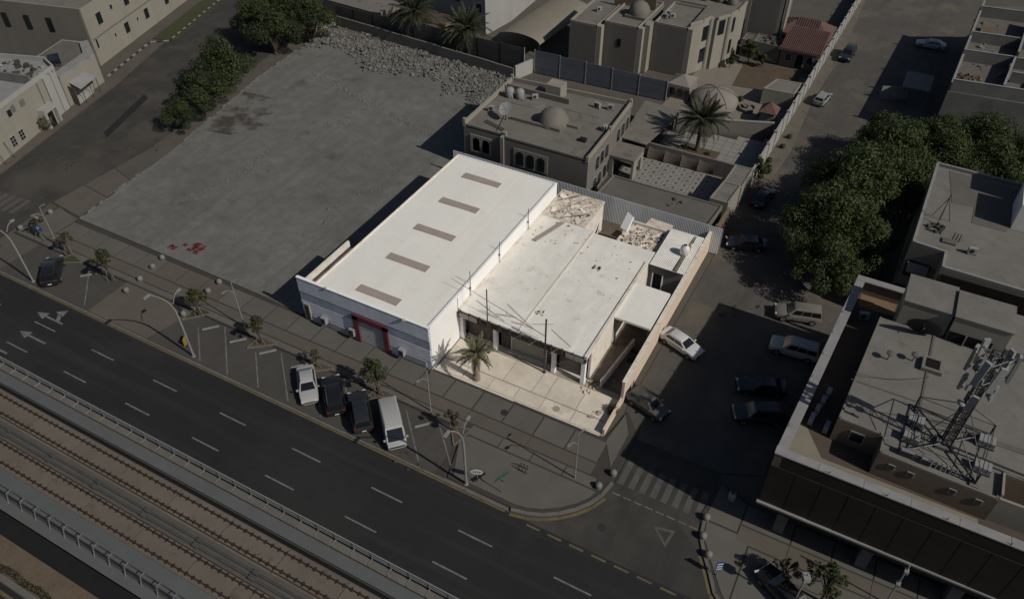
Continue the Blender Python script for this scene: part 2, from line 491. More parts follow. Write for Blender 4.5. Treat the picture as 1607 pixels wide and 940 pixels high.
for i in range(8):
    inst(wdm, 'dash', wd, (-10.4 + i * .98, 38.15, .008))
zb = thing('zebra_crossing', 'worn white stripes of the crosswalk over the side street', 'crosswalk', (-7.5, 40.5, 0))
zm = MB().box(-.27, -1.35, 0, .27, 1.35, .004).mesh('stripe', M['zebra_paint'])
for i in range(8):
    inst(zm, 'stripe', zb, (-10.5 + i * .98, 40.6, .009))
zb2 = thing('zebra_crossing', 'white crosswalk stripes at the left street by the blue round sign', 'crosswalk', (-95, 41.5, 0))
for i in range(6):
    inst(zm, 'stripe', zb2, (-99.2 + i * 1.25, 41.2 + .12 * i, .011), (0, 0, R(6)), (1.3, 1.1, 1))
tr = MB()
P = [Vector((-4.75, 37.15)), Vector((-5.0, 35.35)), Vector((-6.55, 36.75))]
c = sum(P, Vector((0, 0))) / 3
Q = [c + (p - c) * .62 for p in P]
for i in range(3):
    j = (i + 1) % 3
    tr.add([(*P[i], .009), (*P[j], .009), (*Q[j], .009), (*Q[i], .009)], [(0, 1, 2, 3)])
tag(tr.build('give_way_triangle', M['zebra_paint']), 'white give way triangle painted in the street mouth', 'road marking')


def arrow(x, y, kind, label):
    """lane arrow pointing towards -X"""
    b = MB()
    P = lambda pts: b.add([(x + px, y + py, .006) for px, py in pts], [tuple(range(len(pts)))])
    P([(1.9, -.11), (1.9, .11), (-.7, .11), (-.7, -.11)])
    P([(-.7, -.5), (-.7, .5), (-2.1, 0)][::-1])
    if kind == 'turn':
        P([(1.3, .11), (.75, .11), (.2, .75), (.55, .95)])
        P([(-.15, .75), (.85, 1.5), (1.1, .62)][::-1] if False else [(-.35, .95), (.65, 1.75), (.95, .72)][::-1])
    return tag(b.build('lane_arrow', M['paint_white']), label, 'road marking', 'lane arrows')


arrow(-71.9, 29.9, 'turn', 'white straight and right turn arrow nearest the yellow edge line')
arrow(-71.0, 27.1, 'straight', 'white straight arrow in the middle lane of the road')
arrow(-73.2, 24.3, 'straight', 'white straight arrow beside the tram fence, cut by the left edge')
mh2 = MB().lathe([(.36, 0), (.36, .012), (.3, .014)], (0, 0, 0), 16).mesh('manhole_cover', M['forecourt_joint'], smooth=True)
mh = MB().lathe([(.36, 0), (.36, .012), (.3, .014)], (0, 0, 0), 16).mesh('manhole_cover', M['steel_dark'], smooth=True)
for i, (x, y, z, lab) in enumerate([(-10.2, 34.6, .006, 'round iron manhole cover in the street mouth asphalt'), (-23.1, 41.4, .13, 'round iron manhole cover in the pavement slabs before the palm'),
                                     (-19.0, 44.1, .13, 'faint round manhole cover in the pale forecourt')]):
    tag(inst(mh if i < 2 else mh2, 'manhole_cover', None, (x, y, z)), lab, 'manhole cover', 'manhole covers')

# ================================================================ pavements, bays
unit = MB().box(-.5, -.5, 0, .5, .5, 1)
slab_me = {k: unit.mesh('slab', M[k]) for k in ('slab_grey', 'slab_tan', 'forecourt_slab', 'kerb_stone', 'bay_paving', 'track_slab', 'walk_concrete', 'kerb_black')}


def slab(parent, x0, y0, x1, y1, z0, z1, m, name='slab', a=0.0):
    return inst(slab_me[m], name, parent, ((x0 + x1) / 2, (y0 + y1) / 2, z0), (0, 0, a), (x1 - x0, y1 - y0, z1 - z0))


pav = struct(MB().prism([(-88.8, 37.9), (-84, 37.9), (-84, 37.9), (-25.4, 37.9), (-25.4, 37.6), (-24, 32.7), (-17.7, 32.7)] +
                        [(x - .12, y + .3) for x, y in LEFT_KERB[1:]] + [(-11.2, 45), (-12.9, 47), (-13.6, 43.2), (-48.6, 42.9), (-53, 43.3), (-84.1, 43.45), (-88.6, 44.2)], -.05, .085).build('pavement', M['joint_dark']))
xs = [-84 + 3.22 * i for i in range(23)]
for i in range(22):
    a, b = xs[i] + .075, xs[i + 1] - .075
    if b > -13: b = -13.0
    if -69.4 < a < -59.5:
        m = 'slab_tan'
    else:
        m = 'slab_grey'
    slab(pav, a, 40.30, b, 42.72, .0, .125 + rnd.uniform(-.004, .004), m)
xs2 = [-84 + 6.44 * i for i in range(12)]
for i in range(11):
    a, b = xs2[i] + .02, min(xs2[i + 1] - .02, -12.2)
    slab(pav, a, 38.86, b, 40.15, .0, .125 + rnd.uniform(-.003, .003), 'slab_tan')
    slab(pav, a, 38.05, min(b, -25.5), 38.72, .0, .122 + rnd.uniform(-.003, .003), 'slab_grey') if a < -26 else None
# the corner plaza in big light slabs
for (a, b) in ((-24.9, -21.8), (-21.7, -18.6), (-18.5, -15.4), (-15.3, -12.5)):
    slab(pav, a, 37.62, b, 38.72, 0, .125 + rnd.uniform(-.003, .003), 'slab_grey')
plaza = [(-24.6, 37.45), (-25.3, 36.9), (-23.6, 33.1), (-17.6, 33.1)] + [(x - .35, y + .62) for x, y in LEFT_KERB[1:6]] + [(-12.05, 37.45)]
MB().prism(plaza, 0, .126).build('slab', M['slab_grey'], pav)
MB().prism([(-13.4, 42.9), (-11.9, 40.4), (-11.9, 44.6), (-13.0, 46.6)], 0, .122).build('slab', M['slab_grey'], pav)
MB().prism([(-88.4, 38.1), (-84.2, 38.1), (-84.2, 43.3), (-88.2, 44.0)], 0, .123).build('slab', M['slab_grey'], pav)
apron = struct(MB().prism([(-90.1, 44.3), (-84.25, 43.75), (-85.1, 52.6), (-89.5, 53.8)], -.04, .06).build('pavement_apron', M['joint_dark']))
for (pa) in ([(-89.9, 44.4), (-87.2, 44.15), (-87.4, 48.6), (-89.75, 48.9)], [(-87.1, 44.1), (-84.45, 43.9), (-84.85, 48.3), (-87.3, 48.55)], [(-89.7, 49.05), (-87.4, 48.75), (-87.6, 53.1), (-89.5, 53.6)], [(-87.3, 48.7), (-84.9, 48.45), (-85.25, 52.5), (-87.5, 53.05)]):
    MB().prism(pa, 0, .1).build('slab', M['slab_tan'], apron)
flat('asphalt_patch', [(-98.6, 59.6), (-97.0, 58.8), (-101.0, 70.0), (-102.6, 70.6)], .009, M['asphalt'])
# tall kerb round the corner
for i in range(len(LEFT_KERB) - 1):
    a, b = Vector(LEFT_KERB[i]), Vector(LEFT_KERB[i + 1])
    d = (b - a).normalized(); n = Vector((-d.y, d.x))
    a2, b2 = a + d * .01, b - d * .01
    MB().prism([tuple(a2), tuple(b2), tuple(b2 + n * .3), tuple(a2 + n * .3)], -.02, .15).build('kerb_stone', M['kerb_stone'], pav)
for i in range(17):      # flush kerb along the bays
    slab(pav, -90 + i * 4.25, 32.27, -90 + i * 4.25 + 4.2, 32.52, -.03, .04, 'kerb_stone', 'kerb_stone')

# parking bays: paved floor with 45 degree bays
bay = struct(MB().prism([(-84, 32.56), (-24.2, 32.56), (-25.6, 37.86), (-84, 37.86)], -.05, .02).build('parking_bays', M['joint_dark']))
for i in range(18):
    a = -84 + i * 3.3
    slab(bay, a + .01, 32.58, min(a + 3.29, -25.3), 37.84, .0, .03 + rnd.uniform(-.002, .002), 'bay_paving', 'paving')
drv = struct(MB().prism([(-69.3, 32.6), (-60.6, 32.6), (-60.0, 34.5), (-59.4, 37.0), (-59.4, 42.5), (-69.2, 42.5), (-69.4, 37)], .0, .034).build('driveway', M['slab_tan']))


def line(x0, y0, x1, y1, w, z, name, parent, m):
    d = Vector((x1 - x0, y1 - y0)); n = Vector((-d.y, d.x)).normalized() * w / 2
    return MB().prism([(x0 + n.x, y0 + n.y), (x1 + n.x, y1 + n.y), (x1 - n.x, y1 - n.y), (x0 - n.x, y0 - n.y)], z, z + .004).build(name, m, parent)


bl = thing('bay_lines', 'white slanted lines marking the parking bays', 'road marking', (-45, 35, 0))
for (xa, ya, xb, yb) in ((-57.0, 36.3, -53.2, 32.75), (-54.6, 37.7, -49.6, 32.8), (-49.2, 36.4, -45.7, 32.9), (-46.9, 37.6, -42.0, 32.9), (-42.8, 37.7, -38.0, 32.9), (-31.4, 37.3, -27.2, 33.0),
                         (-28.0, 37.6, -23.9, 33.4), (-39, 37.7, -34.2, 32.9), (-35.1, 37.7, -30.4, 32.9), (-75.2, 37.7, -70.4, 33.0)):
    line(xa, ya, xb, yb, .13, .036, 'bay_line', bl, M['paint_white'])
stop_me = MB()
stop_me.prism([(-.85, -.09), (.85, -.09), (.85, .09), (-.85, .09)], 0, .11)
stop_me = stop_me.mesh('wheel_stop', M['coping_white'])
for (x, y, lab) in ((-55.75, 36.85, 'white wheel stop of the empty bay by the yellow barrier'), (-51.9, 36.8, 'white wheel stop of the second empty bay from the driveway'),
                    (-48.1, 37.0, 'white wheel stop in front of the red-soil tree pit'), (-44.0, 37.0, 'white wheel stop ahead of the white sedan'),
                    (-33.2, 36.9, 'white wheel stop ahead of the white van'), (-29.0, 36.6, 'white wheel stop of the empty bay right of the van'), (-74.2, 36.7, 'white wheel stop beside the green tree pit at left')):
    tag(inst(stop_me, 'wheel_stop', None, (x, y, .034), (0, 0, R(47))), lab, 'wheel stop', 'parking wheel stops')
# planted tree pits
pits = [([(-59.3, 36.3), (-57.2, 38.6), (-59.3, 38.6)], 'lawn', 'triangular tree pit with green grass by the driveway'),
        ([(-50.3, 36.4), (-47.9, 38.3), (-50.3, 38.3)], 'garden_soil', 'triangular tree pit with reddish soil between the empty bays'),
        ([(-43.0, 36.5), (-40.6, 38.3), (-42.9, 38.3)], 'garden_soil', 'triangular tree pit with reddish soil behind the parked white sedan'),
        ([(-35.6, 36.5), (-33.1, 38.3), (-35.5, 38.3)], 'garden_soil', 'triangular tree pit with reddish soil ahead of the white van'),
        ([(-26.7, 37.7), (-25.3, 35.9), (-24.8, 38.2)], 'garden_soil', 'triangular tree pit at the end of the parking row'),
        ([(-79.6, 36.2), (-76.6, 37.9), (-78.8, 38.4)], 'lawn', 'triangular tree pit with green grass beside the black parked car')]
for poly, m, lab in pits:
    t = thing('tree_pit', lab, 'tree pit', (sum(p[0] for p in poly) / 3, sum(p[1] for p in poly) / 3, 0), 0, 'tree pits along the bays')
    MB().prism(poly, 0, .13).build('soil', M[m], t)
    for i in range(3):
        a, b = poly[i], poly[(i + 1) % 3]
        e = MB(); e.wall(a, b, 0, .16 + .003 * i, .14); e.build('kerb_stone', M['kerb_stone'], t)

# right pavement, in front of the dark fronted building
pv2 = struct(MB().prism([(x, y) for x, y in [(-3.4, 39.5)] + [(a + .12, b + .25) for a, b in RIGHT_KERB[1:]]] + [(60, 32.5), (60, 42.4), (0.6, 42.4), (-2.9, 43.5)], -.05, .085).build('pavement', M['joint_dark']))
for i in range(9):
    a = .6 + i * 3.22
    if i == 0: a = -.2
    slab(pv2, a + .06, 40.3, .6 + (i + 1) * 3.22 - .06, 42.3, 0, .124 + rnd.uniform(-.003, .003), 'slab_grey')
    slab(pv2, a + .02, 38.6, .6 + (i + 1) * 3.22 - .02, 40.14, 0, .124 + rnd.uniform(-.003, .003), 'slab_tan')
    slab(pv2, max(a, .9) + .03, 33.0, .6 + (i + 1) * 3.22 - .03, 38.44, 0, .122 + rnd.uniform(-.003, .003), 'slab_grey')
MB().prism([(-3.0, 39.4), (-.3, 39.4), (-.3, 42.3), (-2.7, 43.3)], 0, .123).build('slab', M['slab_grey'], pv2)
MB().prism([(-2.75, 39.2), (-2.5, 37.7), (-1.7, 36.4), (-.7, 34.9), (0.2, 33.6), (.8, 33.1), (.8, 39.2)], 0, .121).build('slab', M['slab_grey'], pv2)
for i in range(len(RIGHT_KERB) - 1):
    a, b = Vector(RIGHT_KERB[i]), Vector(RIGHT_KERB[i + 1])
    d = (b - a).normalized(); n = Vector((-d.y, d.x)); d *= .01
    MB().prism([tuple(a + d), tuple(b - d), tuple(b - d + n * .28), tuple(a + d + n * .28)], -.02, .15).build('kerb_stone', M['kerb_stone'], pv2)

# left pavement in front of the left buildings, black and white kerb blocks higher up the street
flat('left_pavement', [(-101.6, 45.2), (-108.6, 69.6), (-111.5, 70.5), (-104, 46.5), (-103.6, 44.6), (-108, 38), (-130, 38), (-130, 46.5), (-104, 46.5)][:4] , .05, M['slab_tan'])
lk = thing('kerb', 'black and white kerb blocks in front of the cream apartment block', 'kerb', (-112, 85, 0))
ks = [(-111.2, 72.5), (-112.8, 77.4), (-115.2, 77.2), (-116.2, 79.0)]
ks = [(-112.3, 72.0), (-116.4, 84.5), (-113.9, 86.6), (-119.6, 104.5), (-123, 106)]
kbm = MB().box(-.42, -.13, 0, .42, .13, .16)
kb_me = (kbm.mesh('kerb_block', M['coping_white']), kbm.mesh('kerb_block', M['kerb_black']))
q = 0
for i in range(len(ks) - 1):
    a, b = Vector(ks[i]), Vector(ks[i + 1]); L_ = (b - a).length; n_ = int(L_ / .9)
    for j in range(n_):
        p = a + (b - a) * ((j + .5) / n_)
        inst(kb_me[q % 2], 'kerb_block', lk, (p.x, p.y, 0), (0, 0, math.atan2(b.y - a.y, b.x - a.x))); q += 1
struct(MB().prism([(-113.0, 87.0), (-118.6, 104), (-122.5, 103.5), (-117.2, 85.8)], -.02, .1).build('front_garden', M['lawn']))

# ================================================================ tram line
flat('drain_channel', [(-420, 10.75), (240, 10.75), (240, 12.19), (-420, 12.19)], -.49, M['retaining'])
MB_ = MB(); MB_.prism([(-420, 8.75), (240, 8.75), (240, 10.7), (-420, 10.7)], -.6, -.3)
struct(MB_.build('sand_verge', M['sand_verge']))
struct(MB().box(-420, 8.05, -.6, 240, 8.5, -.26).build('verge_kerb', M['kerb_stone']))
tag(MB().box(-420, 7.35, -.44, 240, 7.6, -.405).build('edge_line', M['paint_yellow']), 'yellow edge line of the opposite road in the bottom left corner', 'road marking')
bed = struct(MB().prism([(-420, 12.2), (240, 12.2), (240, 23.28), (-420, 23.28)], -.5, .0).build('tram_bed', M['track_middle']))
for i in range(13):
    a = -79.0 + i * 5.93
    slab(bed, a + .06, 18.42, a + 5.87, 20.85, -.1, .05 + rnd.uniform(-.003, .003), 'track_slab')
    slab(bed, a + .05, 14.95, a + 5.88, 17.12, -.1, .05 + rnd.uniform(-.003, .003), 'track_slab')
struct(MB().box(-420, 20.95, -.05, 240, 21.3, .006).build('dark_strip', M['void']))  # flat black strip along the walkway edge
struct(MB().box(-420, 21.35, -.1, 240, 22.36, .30).build('tram_walkway', M['walk_concrete']))
struct(MB().box(-420, 22.36, -.1, 240, 22.46, .02).build('dark_strip', M['void']))  # black strip standing in for the shadow at the foot of the fence blocks
struct(MB().box(-420, 13.42, -.1, 240, 14.9, .06).build('tram_walkway', M['walk_concrete']))
struct(MB().box(-420, 12.21, -.1, 240, 13.0, .045).build('tram_ledge', M['walk_concrete']))


def tram_track(ys, guard, lab):
    t = thing('tram_track', lab, 'tram track', (-50, ys[0], 0), 0, 'tram tracks')
    for y in ys:
        b = MB()
        b.box(-420, y - .06, .05, 240, y + .06, .07).box(-420, y - .02, .07, 240, y + .02, .15).box(-420, y - .035, .15, 240, y + .035, .19)
        r_ = b.build('rail', M['rail_rust'], t)
        c = MB()
        for i in range(96):
            x = -74 + i * .72
            c.box(x - .09, y - .12, .05, x + .09, y + .12, .13).box(x - .035, y - .2, .05, x + .035, y + .2, .11)
        stuff(c.build('rail_clip', M['rail_rust'], r_))
    b = MB().box(-420, guard - .035, .05, 240, guard + .035, .13)
    b.build('guard_rail', M['rail_rust'], t)
    return t


tram_track((20.4, 18.98), 18.66, 'rusty tram track next to the main road side walkway')
tram_track((15.32, 16.74), 17.02, 'rusty tram track next to the lower walkway')
for y, lab in ((17.95, 'grey cable duct between the tracks, on the road side'), (17.45, 'grey cable duct between the tracks, on the verge side')):
    t = thing('cable_duct', lab, 'cable duct', (-50, y, 0), 0, 'cable ducts between the tram tracks')
    MB().tube((-420, y, .12), (240, y, .12), .11, n=8).build('pipe', M['cable_grey'], t, 60)
    for i in range(12):
        x = -74 + i * 5.93
        MB().obox(x, y, 0, .28, .5, .36).build('clamp', M['cable_grey'], t)

# fences of the tram line
t = thing('tram_fence', 'pale steel post and rail fence on concrete blocks beside the main road', 'fence', (-45, 23, 0))
blk_me = MB().box(-.84, -.33, 0, .84, .25, .2).mesh('base_block', M['kerb_stone'])
post_me = MB().box(-.045, -.05, .2, .045, .05, 1.15).box(-.03, -.62, .2, .03, -.05, .26).mesh('post', M['lamp_white'])
for i in range(37):
    x = -75.5 + i * 1.8
    inst(blk_me, 'base_block', t, (x + .9, 22.86, .0))
    inst(post_me, 'post', t, (x, 23.22, 0))
for z, y in ((1.12, 23.22), (.8, 23.22), (.5, 23.22)):
    MB().box(-78, y - .045, z - .03, -8, y + .045, z + .04).build('rail', M['lamp_white'], t)
t = thing('tram_fence', 'pale steel fence with leaning posts above the black drain', 'fence', (-45, 13.2, 0))
post_me = MB()
post_me.tube((0, -.28, .05), (0, .05, 1.1), .05, n=6).box(-.03, -.05, 1.04, .03, .42, 1.1).box(-.03, .36, .7, .03, .42, 1.04)
post_me = post_me.mesh('post', M['steel_grey'])
for i in range(20):
    inst(post_me, 'post', t, (-62.4 + i * 1.755, 13.18, 0))
for z, y, m in ((1.1, 13.2, 'cable_grey'), (.86, 13.13, 'steel_dark'), (.6, 13.06, 'cable_grey'), (1.02, 13.56, 'cable_grey')):
    MB().box(-66, y - .022, z - .022, -26, y + .022, z + .022).build('rail', M[m], t)
# ================================================================ rubble helper
def chunk(b, x, y, z, s, r):
    """one irregular broken block"""
    vs = []
    ax = (s * r.uniform(.5, 1.2), s * r.uniform(.4, 1.0), s * r.uniform(.3, .7))
    rot = Matrix.Rotation(r.uniform(0, 6.28), 3, 'Z') @ Matrix.Rotation(r.uniform(-.7, .7), 3, 'X') @ Matrix.Rotation(r.uniform(-.7, .7), 3, 'Y')
    for dx in (-1, 1):
        for dy in (-1, 1):
            for dz in (-1, 1):
                v = rot @ Vector((dx * ax[0] * r.uniform(.35, .6), dy * ax[1] * r.uniform(.35, .6), dz * ax[2] * r.uniform(.35, .6)))
                vs.append((x + v.x, y + v.y, z + v.z))
    b.add(vs, [(0, 1, 3, 2), (4, 6, 7, 5), (0, 4, 5, 1), (2, 3, 7, 6), (0, 2, 6, 4), (1, 5, 7, 3)])


def heap(name, parent, m, n, area, z, smin, smax, seed, dens=None):
    r = random.Random(seed); b = MB(); k = 0
    while k < n:
        x = r.uniform(area[0], area[2]); y = r.uniform(area[1], area[3])
        if dens and r.random() > dens(x, y):
            continue
        s = smin + (smax - smin) * r.random() ** 2.5
        chunk(b, x, y, (z(x, y) if callable(z) else z) + s * .12, s, r); k += 1
    return stuff(b.build(name, M[m], parent))


# ================================================================ the plot: forecourt
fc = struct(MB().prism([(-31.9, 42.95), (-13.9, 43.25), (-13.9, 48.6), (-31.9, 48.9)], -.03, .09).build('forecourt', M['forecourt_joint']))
for (y0, y1, br) in ((43.3, 44.78, (-31.85, -28.95, -26.05, -23.25, -20.5, -17.3, -14.2)), (44.92, 47.9, (-31.85, -28.4, -25.2, -22.05, -20.62, -17.4, -14.2))):
    for i in range(len(br) - 1):
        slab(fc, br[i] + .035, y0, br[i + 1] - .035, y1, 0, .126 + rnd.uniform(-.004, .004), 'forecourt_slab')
for i in range(6):
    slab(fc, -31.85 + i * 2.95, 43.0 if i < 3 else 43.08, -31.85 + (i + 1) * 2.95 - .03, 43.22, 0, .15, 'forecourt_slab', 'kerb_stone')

# ---------------------------------------------------------------- warehouse
wh = thing('warehouse', 'large white flat roofed warehouse with blue grey front and maroon door frame', 'warehouse', (-40, 56, 0))
MB().box(-45.5, 43.0, 0, -45.25, 70.6, 5.7).build('wall', M['wall_pink'], wh)
MB().box(-32.35, 43.0, 0, -32.0, 70.6, 5.78).build('wall', M['wall_white'], wh)
MB().box(-45.25, 70.35, 0, -32.35, 70.6, 5.7).build('wall', M['wall_patch'], wh)
MB().box(-47.9, 42.85, 0, -32.0, 43.0, 5.55).build('wall', M['shed_low'], wh)
rf = MB()
nx, ny = 14, 26
pts = []
for j in range(ny + 1):
    for i in range(nx + 1):
        x = -45.6 + 13.4 * i / nx; y = 43.02 + 27.6 * j / ny
        pts.append((x, y, 5.74 + .10 * (1 - abs(i / nx - .5) * 2) + .008 * math.sin(i * 1.7 + j * .9)))
rf.add(pts, [(j * (nx + 1) + i, j * (nx + 1) + i + 1, (j + 1) * (nx + 1) + i + 1, (j + 1) * (nx + 1) + i) for j in range(ny) for i in range(nx)])
roof = rf.build('roof', M['roof_white'], wh, True)
MB().box(-45.62, 42.98, 5.55, -45.48, 70.62, 5.86).build('gutter', M['wall_patch'], wh)
MB().box(-32.2, 42.98, 5.78, -31.96, 70.62, 5.90).build('coping', M['wall_white'], wh)
MB().box(-45.48, 70.46, 5.72, -32.2, 70.62, 5.88).build('coping', M['wall_white'], wh)
for k in range(5):
    x = -41.35 - .3 * k; y = 43.95 + 5.62 * k
    s_ = MB().box(x, y, 5.8, x + 4.9, y + 1.0, 5.885 + .003 * k).build('skylight', M['skylight'], wh)
    for q in range(1, 5):
        MB().box(x + q * .98 - .02, y + .01, 5.88, x + q * .98 + .02, y + .99, 5.915 + .002 * k).build('glazing_bar', M['skylight'], s_)
# front cladding panels
px = [-47.9 + 15.9 * i / 9 for i in range(10)]
for i in range(9):
    a, b = px[i] + .012, px[i + 1] - .012
    MB().box(a, 42.72, 4.02, b, 42.85, 5.82 - .002 * i).build('cladding_panel', M['shed_face'], wh)
    MB().box(a, 42.75, 2.82, b, 42.85, 4.0).build('cladding_panel', M['shed_band'], wh)
    if not (-41.3 < (a + b) / 2 < -36.6):
        MB().box(a, 42.73, 1.25, b, 42.85, 2.8).build('cladding_panel', M['shed_face'], wh)
        MB().box(a, 42.78, .05, b, 42.85, 1.23).build('cladding_panel', M['shed_low'], wh)
MB().box(-47.92, 42.68, 5.82, -32.0, 43.0, 5.9).build('coping', M['wall_white'], wh)
dr = MB().box(-40.5, 42.70, .05, -37.5, 42.8, 3.25).build('roller_door', M['shutter'], wh)
for k in range(1, 9):
    MB().box(-40.5, 42.665, .05 + k * .36, -37.5, 42.70, .08 + k * .36).build('slat', M['shutter'], dr)
fr = MB().box(-41.15, 42.52, 0, -40.5, 42.84, 3.7).box(-37.5, 42.52, 0, -36.9, 42.84, 3.7).box(-41.15, 42.52, 3.25, -36.9, 42.845, 3.85)
fr.build('door_frame', M['maroon'], wh)
w = MB().box(-47.6, 42.6, .3, -46.9, 42.82, 2.5).build('side_door', M['window_frame'], wh)
MB().box(-47.5, 42.57, .4, -47.0, 42.62, 2.3).build('panel', M['iron_dark'], w)
for x in (-45.3, -41.7, -35.6):
    a = MB().box(x, 42.25, .9, x + .62, 42.72, 1.75).build('wall_cabinet', M['antenna_white'], wh)
    MB().box(x + .06, 42.22, 1.0, x + .56, 42.26, 1.65).build('grille', M['steel_dark'], a)
for x0, x1 in ((-46.6, -45.4), (-44.4, -41.9), (-35.0, -32.6)):
    w = MB().box(x0, 42.66, .35, x1, 42.8, 1.1).build('window', M['shutter_grey'], wh)
MB().obox(-34.6, 42.6, 5.88, 6.06, .35, .22, .3).build('lamp', M['tank_white'], wh)
MB().obox(-44.0, 42.7, 5.88, 6.1, .25, .2, .2).build('lamp', M['tank_white'], wh)
for (y, h, lab) in ((50.3, 7.4, 'thin rod nearest the street on the warehouse right wall'), (56.4, 6.9, 'thin rod at the middle of the warehouse right wall'), (63.0, 7.0, 'thin rod furthest back on the warehouse right wall')):
    t = thing('lightning_rod', lab, 'rod', (-31.9, y, 4.1), 0, 'rods on the warehouse wall')
    MB().tube((-31.85, y, 4.15), (-31.85, y, h), .035, n=6).build('rod', M['iron_dark'], t)
    MB().box(-31.97, y - .08, 5.1, -31.8, y + .08, 5.2).build('bracket', M['iron_dark'], t)
# annex strip at the left of the warehouse
ax = thing('side_annex', 'low pale lean-to slab between the warehouse and the empty lot', 'annex', (-46.7, 47, 0))
MB().box(-47.85, 43.02, 0, -47.6, 51.0, 4.9).build('wall', M['wall_patch'], ax)
MB().box(-47.58, 43.02, 3.85, -45.55, 51.0, 4.0).build('roof', M['roof_rough'], ax)
MB().box(-47.58, 50.8, 0, -45.55, 51.0, 3.84).build('wall', M['wall_patch'], ax)
t = thing('boundary_wall', 'low concrete wall along the alley left of the warehouse', 'wall', (-47.8, 62, 0))
MB().box(-47.95, 51.05, 0, -47.75, 74.2, 2.2).build('wall', M['wall_concrete'], t)
for i in range(8):
    MB().box(-47.98, 51.1 + i * 2.9, 2.2, -47.72, 53.95 + i * 2.9, 2.27).build('coping_stone', M['roof_rough'], t)

# ---------------------------------------------------------------- low shop building
sh = thing('shop_building', 'low white roofed shop building with shuttered front behind the palm', 'shop', (-25, 57, 0))
slb = MB()


def roofgrid(b, x0, y0, x1, y1, z, nx, ny, sag, seed):
    r = random.Random(seed); pts = []
    for j in range(ny + 1):
        for i in range(nx + 1):
            e = 0 if i in (0, nx) or j in (0, ny) else 1
            pts.append((x0 + (x1 - x0) * i / nx, y0 + (y1 - y0) * j / ny, z + e * r.uniform(-sag, sag)))
    b.add(pts, [(j * (nx + 1) + i, j * (nx + 1) + i + 1, (j + 1) * (nx + 1) + i + 1, (j + 1) * (nx + 1) + i) for j in range(ny) for i in range(nx)])
    b.add([(x0, y0, z - .25), (x1, y0, z - .25), (x1, y1, z - .25), (x0, y1, z - .25), (x0, y0, z), (x1, y0, z), (x1, y1, z), (x0, y1, z)], [(3, 2, 1, 0), (0, 1, 5, 4), (1, 2, 6, 5), (2, 3, 7, 6), (3, 0, 4, 7)])
    return b


roofgrid(MB(), -31.95, 48.0, -25.24, 66.4, 4.05, 7, 18, .02, 3).build('roof', M['roof_cream'], sh, True)
roofgrid(MB(), -25.2, 48.0, -17.85, 66.1, 3.98, 7, 18, .02, 4).build('roof', M['roof_cream'], sh, True)
MB().box(-25.27, 48.0, 4.05, -25.17, 66.3, 4.11).build('roof_joint', M['wall_patch'], sh)
roofgrid(MB(), -31.95, 66.42, -26.4, 72.2, 4.1, 12, 12, .085, 5).build('roof', M['roof_rough'], sh)
heap('debris', sh, 'rubble_pale', 230, (-31.8, 66.6, -26.5, 72.0), 4.08, .05, .36, 11)
heap('debris', sh, 'timber', 40, (-31.2, 65.2, -27, 71.0), 4.1, .06, .36, 13)
heap('debris', sh, 'dark_debris', 26, (-31.5, 66.5, -26.8, 71.8), 4.12, .06, .34, 14)
rbs = random.Random(77)
for k in range(9):
    bx_, by_ = rbs.uniform(-31.3, -27.2), rbs.uniform(66.8, 71.4); an_ = rbs.uniform(0, 3.1); sz = rbs.uniform(.5, 1.1)
    pl_ = MB(); pl_.obox(0, 0, -.04, .04, sz, sz * rbs.uniform(.4, .8), an_)
    pl_.v = [(bx_ + x, by_ + y, 4.2 + z + .35 * (x * math.cos(an_) + .3 * y)) for x, y, z in pl_.v]
    pl_.build('broken_slab', M['roof_cream' if k % 3 else 'wall_patch'], sh)
for k, (x0, y0, x1, y1) in enumerate(((-30.8, 67.0, -28.4, 70.8), (-29.6, 66.6, -27.0, 68.4), (-31.4, 69.6, -29.2, 71.6))):
    MB().tube((x0, y0, 4.25), (x1, y1, 4.5), .045, n=5).build('broken_pole', M['timber'], sh)
heap('debris', sh, 'rubble_pale', 90, (-31.7, 52, -18.2, 66), 4.05, .04, .22, 12, lambda x, y: .25 + .75 * (y > 62))
MB().box(-18.15, 48.0, 3.98, -17.85, 64.0, 4.12).build('coping', M['wall_patch'], sh)
MB().box(-31.98, 48.02, 4.06, -31.7, 66.3, 4.16).build('coping', M['wall_patch'], sh)
MB().box(-18.1, 49.2, 0, -17.86, 64.2, 3.72).build('wall', M['wall_patch'], sh)
MB().box(-31.9, 66.0, 0, -26.5, 66.25, 3.7).build('wall', M['wall_patch'], sh)
MB().box(-26.75, 66.3, 0, -26.5, 72.1, 3.8).build('wall', M['wall_patch'], sh)
MB().prism([(-26.5, 65.85), (-25.9, 65.85), (-25.6, 66.1), (-26.5, 66.1)], 0, 3.6).build('wall', M['wall_white'], sh)
MB().box(-25.9, 65.86, 0, -18.1, 66.05, 3.7).build('wall', M['wall_patch'], sh)
MB().box(-31.9, 50.9, 0, -18.1, 51.1, 3.7).build('wall', M['shop_dark'], sh)
for x in (-31.75, -27.85, -21.35, -18.2):
    MB().box(x - .2, 48.1, 0, x + .2, 48.5, 3.72).build('column', M['wall_white'], sh)
MB().box(-31.9, 48.05, 3.1, -17.95, 48.3, 3.72).build('fascia', M['iron_dark'], sh)
